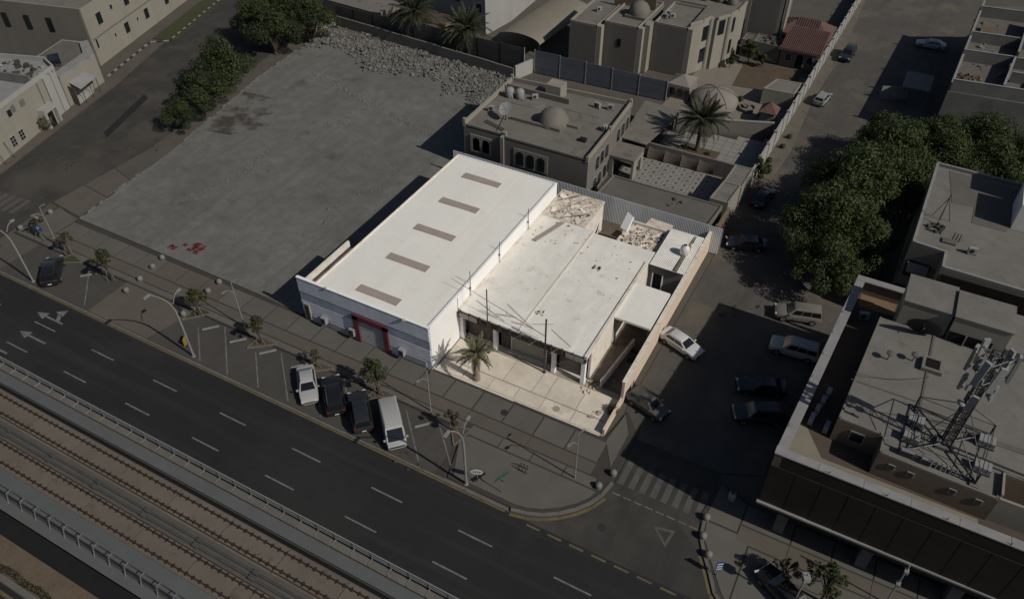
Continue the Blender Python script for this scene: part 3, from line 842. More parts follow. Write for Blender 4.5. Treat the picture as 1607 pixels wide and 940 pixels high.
for (x0, x1, m, nm) in ((-31.5, -28.1, 'shop_dark', 'shop_shutter'), (-27.6, -26.45, 'shop_dark', 'shop_door'), (-26.3, -22.55, 'shop_shutter', 'shop_shutter'), (-22.4, -21.6, 'shop_dark', 'shop_door'), (-21.1, -18.45, 'shop_dark', 'shop_shutter')):
    p = MB().box(x0, 49.0, .12, x1, 49.1, 3.1).build(nm, M[m], sh)
    for k in range(1, 10):
        MB().box(x0, 48.965, .12 + k * .3, x1, 49.0, .15 + k * .3).build('slat', M[m], p)
    MB().box(x1 + .02, 48.9, .1, x1 + .12, 49.12, 3.1).build('door_frame', M['wall_patch'], sh)
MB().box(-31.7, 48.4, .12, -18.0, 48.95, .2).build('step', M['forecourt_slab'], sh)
# sign frame of rails and panels hung before the fascia
sf = thing('sign_frame', 'rusty dark steel sign frame hung along the shop roof edge', 'sign frame', (-25, 47.7, 4))
for z in (3.45, 4.1):
    MB().box(-31.8, 47.68, z, -18.0, 47.74, z + .06).build('rail', M['iron_dark'], sf)
for i in range(13):
    x = -31.7 + i * 1.13
    MB().box(x, 47.66, 3.3, x + .05, 47.98, 4.16).build('post', M['iron_dark'], sf)
for (x0, x1, m) in ((-31.6, -30.6, 'skylight'), (-30.5, -29.6, 'skylight'), (-19.9, -19.05, 'skylight'), (-18.98, -18.1, 'skylight')):
    MB().box(x0, 47.62, 3.5, x1, 47.66, 4.05).build('panel', M[m], sf)
for x0, x1 in ((-25.6, -24.5), (-23.9, -22.9), (-21.5, -20.6)):
    MB().tube((x0, 47.65, 3.2), (x1, 47.9, 4.2), .03, n=5).build('brace', M['wall_patch'], sf)
for (x, y, h, lab) in ((-28.3, 47.5, 8.6, 'thin rusty steel pole rising in front of the shop roof near the palm'), (-22.1, 47.75, 7.3, 'thicker dark steel pole at the middle of the shop front')):
    t = thing('steel_pole', lab, 'pole', (x, y, 0), 0, 'poles on the shop front')
    MB().tube((x, y, 0.1), (x, y, h), .06 if x < -25 else .09, n=8).build('shaft', M['iron_dark'], t, 60)
    MB().obox(x, y, .1, .16, .3, .3).build('base_plate', M['iron_dark'], t)
t = thing('fallen_mast', 'long thin steel mast lying slanted from the pole over the shop roof', 'mast', (-22.2, 48.0, 4.1))
MB().tube((-22.2, 48.05, 4.75), (-33.2, 49.0, 6.9), .03, .02, 6).build('shaft', M['iron_dark'], t)
for k, (dx, dy, dz) in enumerate(((-2.2, 1.0, .0), (-4.0, 1.5, .1), (-5.6, .6, .1))):
    MB().tube((-22.2 + dx, 48.1 + dy, 4.12 + dz), (-24.2 + dx, 48.6 + dy * .3, 4.2 + dz), .02, n=5).build('strut', M['iron_dark'], t)
    MB().tube((-23.2 + dx, 48.0 + dy, 4.12), (-23.0 + dx, 48.3 + dy * .4, 5.0 + .25 * k), .018, n=5).build('strut', M['iron_dark'], t)
wires = MB()
for a_, b_ in (((-31, 50, 4.12), (-27, 48.6, 4.14)), ((-28, 51, 4.12), (-24, 49, 4.14)), ((-24.5, 49.6, 4.12), (-22.6, 50.6, 4.1)), ((-22.5, 49.9, 4.06), (-19.8, 48.6, 4.06))):
    wires.tube(a_, b_, .03, n=4)
t = thing('roof_poles', 'loose thin poles lying on the front of the shop roof', 'poles', (-26, 49.5, 4.1))
for k in range(4):
    a_, b_ = (((-31, 50, 4.1), (-27, 48.6, 4.14)), ((-28, 51, 4.1), (-24, 49, 4.14)), ((-24.5, 49.6, 4.04), (-22.6, 50.6, 4.06)), ((-22.5, 49.9, 4.02), (-19.8, 48.6, 4.05)))[k]
    MB().tube(a_, b_, .02, n=5).build('pole', M['timber'], t)
t = thing('timber_beam', 'grey timber plank lying on the upper left shop roof', 'timber', (-29.5, 64, 4.1))
for k, (dx, m) in enumerate(((0, 'skylight'), (.26, 'skylight'))):
    MB().prism([(-30.6 + dx, 61.6), (-30.36 + dx, 61.5), (-29.0 + dx, 66.0), (-29.24 + dx, 66.1)], 4.08, 4.2 + .03 * k).build('plank', M[m], t)
t = thing('rag_heap', 'dark crumpled heap of rags and twigs on the shop roof', 'debris', (-22.4, 60.6, 4))
heap('scrap', t, 'dark_debris', 26, (-22.8, 60.2, -21.9, 61.0), 4.02, .08, .3, 21)
t = thing('scrap_pile', 'small pale scrap pile near the seam of the shop roof', 'debris', (-24.4, 51.6, 4))
heap('scrap', t, 'tank_white', 14, (-24.9, 51.2, -24.0, 52.0), 4.04, .1, .34, 22)
heap('scrap', t, 'dark_debris', 8, (-25.0, 51.1, -24.2, 51.7), 4.04, .1, .3, 23)

# open yard and collapsed part behind
struct(MB().sheet([(-26.5, 66.1), (-14.1, 60.5), (-14.1, 74.2), (-32, 74.2), (-32, 72.2), (-26.5, 72.2)], .02).build('yard_floor', M['earth_dark']))
cr = thing('collapsed_room', 'collapsed room with rubble filled roof behind the shop', 'ruin', (-20.3, 68, 0))
roofgrid(MB(), -22.7, 66.06, -18.0, 70.6, 3.35, 11, 11, .13, 9).build('roof', M['roof_rough'], cr)
MB().box(-22.7, 70.6, 0, -18.0, 70.8, 3.75).build('wall', M['wall_patch'], cr)
MB().box(-18.0, 64.2, 0, -17.8, 70.8, 3.7).build('wall', M['wall_patch'], cr)
MB().box(-22.85, 66.1, 0, -22.7, 70.7, 3.0).build('wall', M['wall_patch'], cr)
heap('rubble', cr, 'rubble_pale', 190, (-22.6, 66.2, -18.1, 70.5), 3.40, .05, .38, 31)
heap('rubble', cr, 'dark_debris', 40, (-22.6, 66.2, -18.1, 70.5), 3.45, .06, .36, 32, lambda x, y: .3 + .7 * (x > -19.6))
sl = thing('fallen_slab', 'white broken roof slab tilted up against the ruin', 'slab', (-22.3, 70.2, 3.4))
s_ = MB(); s_.add([(-23.1, 69.2, 3.3), (-22.2, 68.8, 3.3), (-22.0, 70.2, 4.5), (-22.9, 70.7, 4.6), (-23.2, 69.25, 3.42), (-22.3, 68.85, 3.42), (-22.1, 70.25, 4.62), (-23.0, 70.75, 4.72)], [(3, 2, 1, 0), (4, 5, 6, 7), (0, 1, 5, 4), (1, 2, 6, 5), (2, 3, 7, 6), (3, 0, 4, 7)])
s_.build('slab', M['wall_white'], sl)
t = thing('roof_sheet', 'pale flat sheet leaning by the rear metal fence', 'sheet', (-19.3, 71.5, 0))
MB().prism([(-20.8, 71.0), (-17.9, 70.9), (-17.9, 72.2), (-20.6, 72.4)], 3.5, 3.6).build('sheet', M['roof_rough'], t)
MB().box(-20.6, 71.9, 0, -18, 72.1, 3.49).build('support_wall', M['wall_patch'], t)

# corrugated room by the side street
cg = thing('corrugated_shed', 'small shed with pale corrugated metal roof by the side street wall', 'shed', (-15.8, 67, 0))
b = MB(); n = 46
vs = []
for i in range(n + 1):
    x = -17.75 + 3.85 * i / n; z = 3.88 + (.07 if i % 2 else 0)
    for y in (64.0, 67.4, 70.9):
        vs.append((x, y, z + (y - 64) * .03))
b.add(vs, [(i * 3 + j, (i + 1) * 3 + j, (i + 1) * 3 + j + 1, i * 3 + j + 1) for i in range(n) for j in range(2)])
b.build('roof', M['corrugated'], cg)
MB().box(-17.7, 64.3, 0, -14.1, 64.5, 3.8).build('wall', M['wall_concrete'], cg)
MB().box(-17.75, 70.85, 0, -14.1, 71.05, 4.0).build('wall', M['wall_patch'], cg)
d = MB().box(-17.2, 64.22, .1, -16.2, 64.32, 2.6).build('door', M['void'], cg)
MB().box(-17.32, 64.2, .1, -17.2, 64.34, 2.72).box(-16.2, 64.2, .1, -16.08, 64.34, 2.72).build('frame', M['wall_white'], d)
MB().box(-15.0, 64.05, 3.9, -14.7, 70.7, 4.13).build('plank', M['timber'], cg)
wt = thing('water_tank', 'round white water tank standing on the corrugated roof', 'water tank', (-14.95, 67.2, 4.0))
MB().lathe([(.45, 0), (.52, .15), (.52, .75), (.4, .98), (.2, 1.08), (.18, 1.16)], (-14.95, 67.2, 4.12), 18).build('tank', M['tank_white'], wt, 50)
MB().lathe([(.16, 0), (.16, .05)], (-14.95, 67.2, 5.28), 12).build('lid', M['dark_debris'], wt)
MB().tube((-14.6, 68.3, 4.05), (-14.6, 68.3, 4.75), .12, n=8).build('vent_pipe', M['wall_patch'], wt, 60)
# yard canopy
cp = thing('canopy', 'flat white canopy roof between the shop and the street wall', 'canopy', (-16, 57.5, 0))
roofgrid(MB(), -17.83, 54.6, -14.08, 60.5, 3.9, 4, 6, .02, 15).build('roof', M['roof_white'], cp, True)
MB().box(-17.8, 60.3, 0, -14.1, 60.45, 3.62).build('wall', M['wall_concrete'], cp)
for x, y in ((-17.6, 54.75), (-14.3, 54.75)):
    MB().box(x - .07, y - .07, 0, x + .07, y + .07, 3.65).build('post', M['iron_dark'], cp)
struct(MB().sheet([(-17.85, 48.7), (-14.1, 48.7), (-14.1, 64.2), (-17.85, 64.2)], .025).build('alley_floor', M['alley_floor']))
dv = thing('divider_wall', 'low thin wall dividing the narrow side alley lengthwise', 'wall', (-16.2, 52, 0))
MB().wall((-16.45, 48.6), (-15.75, 55.5), 0, .95, .14).build('wall', M['wall_patch'], dv)
MB().wall((-16.45, 48.6), (-15.75, 55.5), .95, 1.0, .2).build('coping', M['roof_rough'], dv)
t = thing('scrap_pile', 'dark scrap lying in the shaded alley beside the divider wall', 'debris', (-15.2, 54, 0))
heap('scrap', t, 'dark_debris', 30, (-15.6, 53.2, -14.5, 54.8), .06, .15, .6, 25)
t = thing('scrap_pile', 'brush and scrap heap at the front corner of the shop', 'debris', (-17.4, 48, 0))
heap('scrap', t, 'rubble_pale', 30, (-18.0, 47.2, -16.8, 49.0), .12, .08, .4, 26)
heap('scrap', t, 'timber', 30, (-17.9, 47.4, -16.9, 49.4), .12, .06, .34, 27)
t = thing('scrap_pile', 'grey scrap lying by the forecourt corner near the street', 'debris', (-15.1, 45.2, 0))
heap('scrap', t, 'skylight', 16, (-15.8, 44.6, -14.6, 45.6), .14, .1, .5, 28)

# street side boundary wall
bw = thing('boundary_wall', 'pinkish cream boundary wall along the side street', 'wall', (-13.9, 60, 0))
zz = [(43.4, .7), (47.7, .8)]
MB().box(-14.02, 43.4, 0, -13.8, 47.7, .85).build('wall', M['wall_pink'], bw)
for i in range(9):
    y0 = 47.72 + i * 2.98
    MB().box(-14.04, y0, 0, -13.78, y0 + 2.97, 2.85 + .02 * (i % 3)).build('wall_bay', M['wall_pink'], bw)
    MB().box(-14.1, y0 + .02, 2.9, -13.72, y0 + 2.95, 2.98).build('coping_stone', M['wall_patch'], bw)
# rear metal fence
mf = thing('metal_fence', 'tall grey corrugated metal fence behind the warehouse and shop', 'fence', (-31, 74.4, 0))
pm = MB(); n = 30
vs = []
for i in range(n + 1):
    x = -1.49 + 2.98 * i / n; y = .05 if i % 2 else 0
    vs += [(x, y, .05), (x, y, 3.75)]
pm.add(vs, [(2 * i, 2 * i + 2, 2 * i + 3, 2 * i + 1) for i in range(n)])
vs2 = [(x, y + .03, z) for x, y, z in vs]
pm.add(vs2, [(2 * i + 1, 2 * i + 3, 2 * i + 2, 2 * i) for i in range(n)])
pm = pm.mesh('fence_panel', M['fence_metal'])
for i in range(12):
    inst(pm, 'fence_panel', mf, (-48.5 + 1.5 + i * 2.99, 74.0, 0))
for i in range(13):
    MB().box(-48.5 + i * 2.99 - .05, 74.08, 0, -48.5 + i * 2.99 + .05, 74.2, 3.6).build('post', M['steel_grey'], mf)
# ================================================================ neighbours: helper pieces
def arch_window(parent, cx, cz, w, h, face, y, m='glass_dark', arch=True, frame=True, axis='x', name='window', d=.06, fm='window_frame'):
    """window on a wall: axis 'x' = wall facing -Y at y; axis 'y' = wall facing +X at x=y (cx runs along y); face = -1/+1 outward sign"""
    def outline(w, h, n=8):
        p = [(-w / 2, -h / 2), (w / 2, -h / 2)]
        if arch:
            r = w / 2
            p += [(r * math.cos(math.pi * i / n), h / 2 - r + r * math.sin(math.pi * i / n)) for i in range(n + 1)]
        else:
            p += [(w / 2, h / 2), (-w / 2, h / 2)]
        return p
    def solid(pts, d0, d1):
        b = MB(); n = len(pts); vs = []
        for dd in (d0, d1):
            for u, v in pts:
                vs.append((cx + u, y + face * dd, cz + v) if axis == 'x' else (y + face * dd, cx + u, cz + v))
        b.add(vs, [tuple(range(n)), tuple(range(2 * n - 1, n - 1, -1))] + [(i, (i + 1) % n, n + (i + 1) % n, n + i) for i in range(n)])
        return b
    if frame:
        f = solid(outline(w + .18, h + .18), .0, d * .6).build(name, M[fm], parent)
        solid(outline(w, h), d * .5, d).build('pane', M[m], f)
        return f
    return solid(outline(w, h), .0, d).build(name, M[m], parent)


def parapet(parent, poly, z0, z1, t, m, name='parapet', cap=None):
    n = len(poly); c = (sum(p[0] for p in poly) / n, sum(p[1] for p in poly) / n)
    for i in range(n):
        a, b = Vector(poly[i]), Vector(poly[(i + 1) % n])
        d = (b - a).normalized(); nn = Vector((-d.y, d.x))
        if (Vector(c) - a).dot(nn) < 0:
            nn = -nn
        a2 = a + d * (.003 + t); b2 = b - d * .003
        MB().prism([tuple(a2), tuple(b2), tuple(b2 + nn * t), tuple(a2 + nn * t)], z0, z1 - .002 * i).build(name, M[m], parent)
        MB().prism([tuple(a), tuple(a + d * t), tuple(a + d * t + nn * t), tuple(a + nn * t)], z0, z1 + .03).build('corner_post', M[m], parent)


def shell(parent, poly, z0, z1, m, roofm, zr=None, name='wall', par=.5, t=.22, pm=None):
    """solid block of walls with a sunk roof inside a parapet"""
    zr = z1 if zr is None else zr
    MB().prism(poly, z0, z1).build(name, M[m], parent)
    n = len(poly); c = Vector((sum(p[0] for p in poly) / n, sum(p[1] for p in poly) / n))
    MB().sheet([tuple(Vector(p) + (c - Vector(p)) * .004) for p in poly], z1 + .01).build('roof', M[roofm], parent)
    if par:
        parapet(parent, poly, z1 - .05, z1 + par, t, pm or m)


def ac_unit(label, x, y, z, a=0.0, group='air conditioners on roofs'):
    t = thing('air_conditioner', label, 'air conditioner', (x, y, z), a, group, world_coords=False)
    MB().box(-.42, -.18, .08, .42, .18, .78).build('case', M['antenna_white'], t)
    MB().lathe([(.26, 0), (.26, .02)], (0, 0, 0), 14).v and None
    f = MB(); n = 14
    vs = [(.26 * math.cos(2 * math.pi * i / n) - .1, -.19, .43 + .26 * math.sin(2 * math.pi * i / n)) for i in range(n)]
    f.add(vs, [tuple(range(n))]); f.build('fan', M['steel_dark'], t)
    for s in (-.35, .35):
        MB().box(s - .04, -.2, 0, s + .04, .2, .08).build('foot', M['steel_dark'], t)
    return t


# ================================================================ empty lot
LOT = [(-84.0, 43.55), (-54, 43.35), (-48.7, 43.0), (-48.3, 74.7), (-49.6, 75.2), (-50.2, 90.5), (-54.8, 101.8), (-92.3, 105.3), (-92.6, 104), (-90.5, 82.1), (-86.0, 60.2)]
lotm = M['lot_concrete']
struct(MB().prism(LOT, -.04, .10).build('empty_lot', lotm))
struct(MB().prism([(-90.6, 101.0), (-76, 101.4), (-62, 99.6), (-56, 98.6), (-55.2, 101.6), (-92.0, 105.1)], 0, .108).build('soil_strip', M['soil_pale']))
struct(MB().prism([(-87.2, 66.5), (-82, 67.5), (-78.0, 72.5), (-81.0, 75.5), (-84.5, 79), (-89.4, 78.4)], 0, .106).build('stained_patch', M['stained']))
lw = thing('broken_kerb_wall', 'broken whitish low wall stub along the left edge of the empty lot', 'wall', (-87, 65, 0))
pts = [(-84.0, 43.55), (-85.0, 51), (-86.0, 60.2), (-88.2, 71), (-90.5, 82.1), (-91.8, 93), (-92.5, 103.5)]
rr = random.Random(5)
for i in range(len(pts) - 1):
    a, b = Vector(pts[i]), Vector(pts[i + 1]); k = 11
    for j in range(k):
        if rr.random() < .14: continue
        p, q = a + (b - a) * (j / k), a + (b - a) * ((j + .93) / k)
        off = rr.uniform(-.16, .16)
        MB().wall((p.x + off, p.y), (q.x + off, q.y), 0, .12 + rr.uniform(0, .16), .12 + rr.uniform(0, .1)).build('block', M['rubble_grey'], lw)
rb = thing('rubble_field', 'broad field of broken concrete rubble at the back of the empty lot', 'rubble', (-72, 98, .1))
heap('rubble', rb, 'rubble_grey', 7600, (-92, 84, -50.5, 105), lambda x, y: .08 + .10 * rr.random() + .3 * max(0, math.sin(x * .9) * math.cos(y * .7)) , .06, .62, 51,
     lambda x, y: max(0.0, min(1.0, (y - (93.8 + 1.8 * math.sin(x * .35) + .09 * (-70 - x) if x < -62 else 90.5 + 2.0 * math.sin(x * .5))) / 3.0)) * (.35 + .65 * (math.sin(x * .8 + 1.3 * math.sin(y * .9)) > -.2)) * (1 if y < 103.6 - .03 * (x + 92) else .25) * (0 if (x > -54 - (y - 90) * .0 and y > 101) else 1))
for (x0, y0, x1, y1, n, lab, sd) in ((-84, 88.5, -57.5, 81.0, 700, 'thin line of rubble crossing the empty lot sideways', 61), (-70.0, 86.5, -76.0, 53.0, 420, 'faint line of crumbled concrete running down the empty lot', 62),
                                     (-56.0, 72, -57.5, 50, 160, 'sparse row of dark chips beside the warehouse shadow', 63)):
    t = thing('rubble_line', lab, 'rubble', ((x0 + x1) / 2, (y0 + y1) / 2, .1))
    r2 = random.Random(sd); b = MB()
    for k in range(n):
        u = r2.random(); w_ = r2.gauss(0, .45)
        x = x0 + (x1 - x0) * u + w_ + .8 * math.sin(u * 9); y = y0 + (y1 - y0) * u + r2.gauss(0, .3)
        chunk(b, x, y, .11, .05 + .3 * r2.random() ** 3, r2)
    stuff(b.build('rubble', M['rubble_grey'], t))
for (x, y, s, lab, sd) in ((-69.6, 44.9, .5, 'left red cloth heap lying on the empty lot', 71), (-67.0, 46.0, .9, 'right red cloth heap lying on the empty lot', 72), (-68.6, 45.9, .25, 'thin red strip of cloth between the two red heaps', 73)):
    t = thing('red_cloth', lab, 'cloth', (x, y, .1), 0, 'red cloths on the empty lot')
    r2 = random.Random(sd); b = MB(); n = 9; vs = []
    for j in range(n):
        for i in range(n):
            u, v = i / (n - 1) - .5, j / (n - 1) - .5
            e = 1 - min(1, 2 * max(abs(u), abs(v)))
            vs.append((x + u * 2.0 * s + r2.uniform(-.12, .12), y + v * 1.7 * s + r2.uniform(-.12, .12) * (1 + s), .108 + e * r2.uniform(.05, .5) * s))
    b.add(vs, [(j * n + i, j * n + i + 1, (j + 1) * n + i + 1, (j + 1) * n + i) for j in range(n - 1) for i in range(n - 1) if r2.random() > .34])
    b.build('folds', M['red_cloth'], t)

# back wall of the lot and the screens behind
bwl = thing('boundary_wall', 'plain concrete wall along the back of the empty lot', 'wall', (-74, 104, 0))
W0, W1 = Vector((-92.4, 105.45)), Vector((-54.6, 102.0))
for i in range(10):
    a, b = W0 + (W1 - W0) * (i / 10), W0 + (W1 - W0) * ((i + .995) / 10)
    MB().wall(tuple(a), tuple(b), 0, 1.9 + .03 * (i % 3), .28).build('wall_bay', M['wall_villa'], bwl)
MB().wall((-54.4, 102.05), (-53.2, 105.6), 0, 2.3, .28).build('wall_bay', M['wall_pale'], bwl)
MB().wall((-92.6, 105.4), (-95.5, 100.2), 0, 1.4, .28).build('wall_bay', M['wall_pale'], bwl)


def screen(label, A, B, h0, h1, n, m, boards=4):
    t = thing('screen_fence', label, 'fence', (*((Vector(A) + Vector(B)) / 2), 0), 0, 'tall screen fences')
    A, B = Vector(A), Vector(B)
    for i in range(n):
        a, b = A + (B - A) * (i / n), A + (B - A) * ((i + 1) / n)
        d = (b - a).normalized() * .06
        h = h0 + (h1 - h0) * (i + .5) / n
        for k in range(boards):
            z0 = .1 + (h - .1) * k / boards; z1 = .1 + (h - .1) * (k + 1) / boards - .03
            MB().wall(tuple(a + d), tuple(b - d), z0, z1, .05 + .016 * (k % 2)).build('panel', M[m], t)
        MB().obox(a.x, a.y, 0, h + .12, .1, .16, math.atan2(d.y, d.x)).build('post', M['fence_post' if m == 'screen_blue' else 'steel_dark'], t)
    MB().obox(B.x, B.y, 0, h1 + .12, .1, .16, 0).build('post', M['fence_post'], t)


screen('dark board screen fence above the back wall of the empty lot', (-92.6, 106.0), (-54.0, 104.4), 3.5, 4.4, 9, 'screen_dark')
screen('blue grey panel fence with pale posts in front of the big villa', (-52.8, 105.7), (-30.9, 106.6), 3.9, 3.2, 5, 'screen_blue')

# ================================================================ domed villa behind the warehouse
v = thing('domed_villa', 'beige two storey villa with roof dome and arched windows behind the warehouse', 'house', (-39, 83, 0))
VP = [(-48.2, 76.3), (-42.0, 76.3), (-42.0, 75.9), (-30.4, 75.9), (-30.6, 83.4), (-31.0, 91.4), (-48.6, 90.2)]
MB().prism(VP, 0, 6.35).build('wall', M['wall_villa'], v)
MB().sheet([(x * .998 - .08, y * .999 + .07) for x, y in VP], 6.37).build('roof', M['roof_beige'], v)
for i in range(len(VP)):
    a, b = VP[i], VP[(i + 1) % len(VP)]
    d = Vector((b[0] - a[0], b[1] - a[1])); L_ = d.length; d.normalize(); nn = Vector((-d.y, d.x))
    lo = 6.2; hi = 6.62 if i in (0, 1, 2) else 7.0
    if L_ < 1: continue
    a2 = Vector(a) + d * .02; b2 = Vector(b) - d * .24
    MB().prism([tuple(a2), tuple(b2), tuple(b2 + nn * .22), tuple(a2 + nn * .22)], lo, hi).build('parapet', M['wall_villa' if i < 3 else 'wall_cream'], v)
    MB().obox(b[0] + nn.x * .1 - d.x * .12, b[1] + nn.y * .1 - d.y * .12, lo, hi + .35, .36, .36).build('corner_post', M['wall_cream'], v)
dome = MB().lathe([(2.05, 0), (2.05, .35), (1.95, .6), (1.75, 1.05), (1.4, 1.5), (.9, 1.82), (.4, 1.98), (.05, 2.02)], (-38.3, 82.4, 6.37), 28).build('dome', M['roof_beige'], v, True)
MB().box(-43.5, 80.4, 6.37, -36.4, 80.75, 6.8).build('roof_kerb', M['wall_villa'], v)
MB().box(-36.2, 82.2, 6.37, -34.7, 83.2, 6.7).build('roof_box', M['roof_beige'], v)
MB().box(-48.0, 87.6, 6.37, -38.5, 87.9, 7.15).build('roof_wall', M['wall_villa'], v)
MB().prism([(-42.2, 88.0), (-40.0, 88.0), (-40.0, 90.0), (-42.2, 90.0)], 6.37, 8.3).build('stair_head', M['wall_cream'], v)
MB().box(-33.4, 79.6, 6.37, -32.5, 80.3, 6.75).build('vent_box', M['glass_dark'], v)
for x in (-46.3, -44.9):
    arch_window(v, x, 4.1, 1.0, 1.9, -1, 76.3, frame=False, d=.12)
MB().box(-47.2, 76.18, 2.9, -44.0, 76.32, 5.4).build('window_surround', M['wall_cream'], v)
MB().box(-42.5, 75.7, 0, -42.0, 76.3, 6.5).build('pilaster', M['wall_cream'], v)
for x in (-39.7, -38.2, -36.7):
    arch_window(v, x, 4.1, 1.05, 1.9, -1, 75.9, frame=False, d=.12)
MB().box(-40.6, 75.82, 2.9, -35.8, 75.92, 5.4).build('window_surround', M['wall_cream'], v)
for y, z in ((79.0, 4.5), (80.6, 4.5), (82.2, 4.5), (86.5, 4.5), (88.2, 4.5), (89.9, 4.5), (78.6, 1.6), (80.2, 1.6), (82.0, 1.6), (83.5, 1.6)):
    arch_window(v, y, z, .95, 1.8, 1, -30.42 - .03 * max(0, y - 76) - (.06 if y > 83 else 0), axis='y', d=.14)
r2 = random.Random(9)
t = thing('roof_tanks', 'cluster of white water tanks at the rear corner of the domed villa roof', 'water tank', (-46, 86, 6.4))
for (x, y, s) in ((-46.6, 85.9, 1.0), (-45.2, 86.2, .9)):
    MB().lathe([(.55, 0), (.62, .2), (.62, 1.0), (.45, 1.25), (.15, 1.35)], (x, y, 6.4), 16).build('tank', M['coping_white'], t, 50)
    MB().tube((x, y, 7.7), (x + .8, y - .5, 6.5), .03, n=5).build('pipe', M['steel_grey'], t)
t = thing('satellite_dish', 'large satellite dish and frame on the front left of the domed villa roof', 'satellite dish', (-44.2, 79.3, 6.4))
MB().tube((-44.0, 80.0, 6.4), (-44.0, 80.0, 7.8), .07, n=6).build('mast', M['steel_dark'], t)
dm = MB(); n = 14
for k, (rr_, dz) in enumerate(((.05, .0), (.55, .07), (.95, .22))):
    dm.v += [(-44.0 + rr_ * math.cos(2 * math.pi * i / n), 80.0 + rr_ * math.sin(2 * math.pi * i / n) * .8, 7.8 + dz + rr_ * math.sin(2 * math.pi * i / n) * .6) for i in range(n)]
for k in range(2):
    for i in range(n):
        dm.f.append((k * n + i, k * n + (i + 1) % n, (k + 1) * n + (i + 1) % n, (k + 1) * n + i)); dm.m.append(0)
dm.build('dish', M['antenna_white'], t, True)
MB().tube((-44.0, 80.0, 7.9), (-44.1, 79.3, 8.9), .03, n=5).build('feed_arm', M['steel_dark'], t)
for i, (x, y) in enumerate(((-45.2, 82.5), (-46.8, 81.2), (-43.2, 86.8))):
    ac_unit(['air conditioner at the left of the domed villa roof', 'air conditioner near the lot side edge of the domed villa roof', 'air conditioner beside the rear wall of the domed villa roof'][i], x, y, 6.38, .4 * i)
ac_unit('air conditioner at the right rear corner of the domed villa roof', -33.0, 89.0, 6.38, .3)
ac_unit('left air conditioner of the pair at the domed villa right rear corner', -34.8, 88.6, 6.38, -.2)
ac_unit('air conditioner at the right parapet of the domed villa roof', -31.6, 83.6, 6.38, 1.4)

t = thing('roof_pipes', 'thin pipes running across the domed villa roof', 'pipes', (-38, 85, 6.4))
MB().path([(-47.5, 84.2, 6.42), (-42, 84.6, 6.42), (-41.2, 86.0, 6.42), (-33.5, 86.4, 6.42)], .05, 5).build('pipe', M['steel_grey'], t)
MB().path([(-45.2, 82.6, 6.42), (-44.0, 78.4, 6.42), (-43.6, 76.6, 6.42)], .05, 5).build('pipe', M['steel_dark'], t)
t = thing('ladder_shadow', 'dark ladder-shaped bars put in for a shadow on the front left of the domed villa roof', 'shadow bars', (-44, 77.6, 6.4))  # dark bars in place of a ladder-shaped shadow on the roof
for s in (0, .45):
    MB().tube((-46.2, 78.2 + s, 6.5), (-42.9, 77.2 + s, 6.5), .05, n=5).build('rail', M['steel_dark'], t)
for k in range(8):
    MB().tube((-46.0 + k * .42, 78.14 - k * .127, 6.5), (-46.0 + k * .42, 78.59 - k * .127, 6.5), .035, n=5).build('shadow_rung', M['steel_dark'], t)
# low side wing and porch
t = thing('porch', 'small beige porch block with arch beside the domed villa', 'porch', (-28.8, 86, 0))
MB().box(-30.9, 83.6, 2.75, -27.2, 87.4, 3.1).build('roof', M['roof_beige'], t)
MB().box(-27.5, 83.7, 0, -27.2, 85.0, 2.75).build('wall', M['wall_cream'], t)
MB().box(-27.5, 86.5, 0, -27.2, 87.3, 2.75).build('wall', M['wall_cream'], t)
MB().box(-30.6, 83.65, 0, -30.0, 83.9, 2.75).build('wall', M['wall_cream'], t)
MB().box(-27.5, 85.0, 2.2, -27.2, 86.5, 2.75).build('lintel', M['wall_cream'], t)

# neighbour's low store with dusty roof, tiled court, gatehouse
t = thing('low_store', 'long low dusty roofed store right behind the metal fence', 'store', (-21, 77, 0))
shell(t, [(-28.6, 74.9), (-14.5, 74.9), (-14.2, 79.5), (-28.3, 79.5)], 0, 2.9, 'wall_villa', 'roof_dusty', par=.18, t=.18)
heap('debris', t, 'dark_debris', 14, (-20.6, 76.2, -18.8, 78.4), 2.92, .1, .5, 81)
tc = struct(MB().prism([(-30.2, 79.6), (-14.0, 79.6), (-14.0, 90.3), (-28.6, 90.3), (-28.6, 87.5), (-30.2, 87.5)], -.04, .02).build('tiled_court', M['joint_dark']))
tile_me = MB().box(-.555, -.555, 0, .555, .555, .04).mesh('tile', M['tile_court'])
dot_me = MB().prism([(-.25, 0), (0, -.25), (.25, 0), (0, .25)], .0, .006).mesh('tile_inlay', M['tile_dot'])
for i in range(13):
    for j in range(9):
        x, y = -28.9 + i * 1.16, 80.2 + j * 1.16
        if x < -28.2 and y > 87: continue
        o = inst(tile_me, 'tile', tc, (x, y, .0))
        inst(dot_me, 'tile_inlay', o, (0, 0, .041))
t = thing('court_wall', 'brown draped wall along the far side of the tiled court', 'wall', (-21, 90.6, 0))
for i in range(5):
    MB().box(-28.4 + i * 2.9, 90.5, 0, -28.4 + i * 2.9 + 2.88, 90.8, 2.1 + .02 * (i % 2)).build('wall_bay', M['wall_villa'], t)
for i in range(4):
    cx = -26.4 + i * 2.35
    b = MB(); n = 9; vs = []
    for j in range(4):
        for k in range(n):
            u = k / (n - 1)
            sag = 1 - (2 * u - 1) ** 2
            vs.append((cx - 1.1 + 2.2 * u, 90.42 - .55 * math.sin(j / 3 * 1.5) * (1 - .4 * sag), 1.75 - j * .5 - .25 * sag * (1 if j == 0 else .6)))
    b.add(vs, [(j * n + k, j * n + k + 1, (j + 1) * n + k + 1, (j + 1) * n + k) for j in range(3) for k in range(n - 1)])
    b.build('drape', M['fabric_brown'], t)
t = thing('gatehouse', 'small white gatehouse block on the street wall', 'gatehouse', (-14.2, 82, 0))
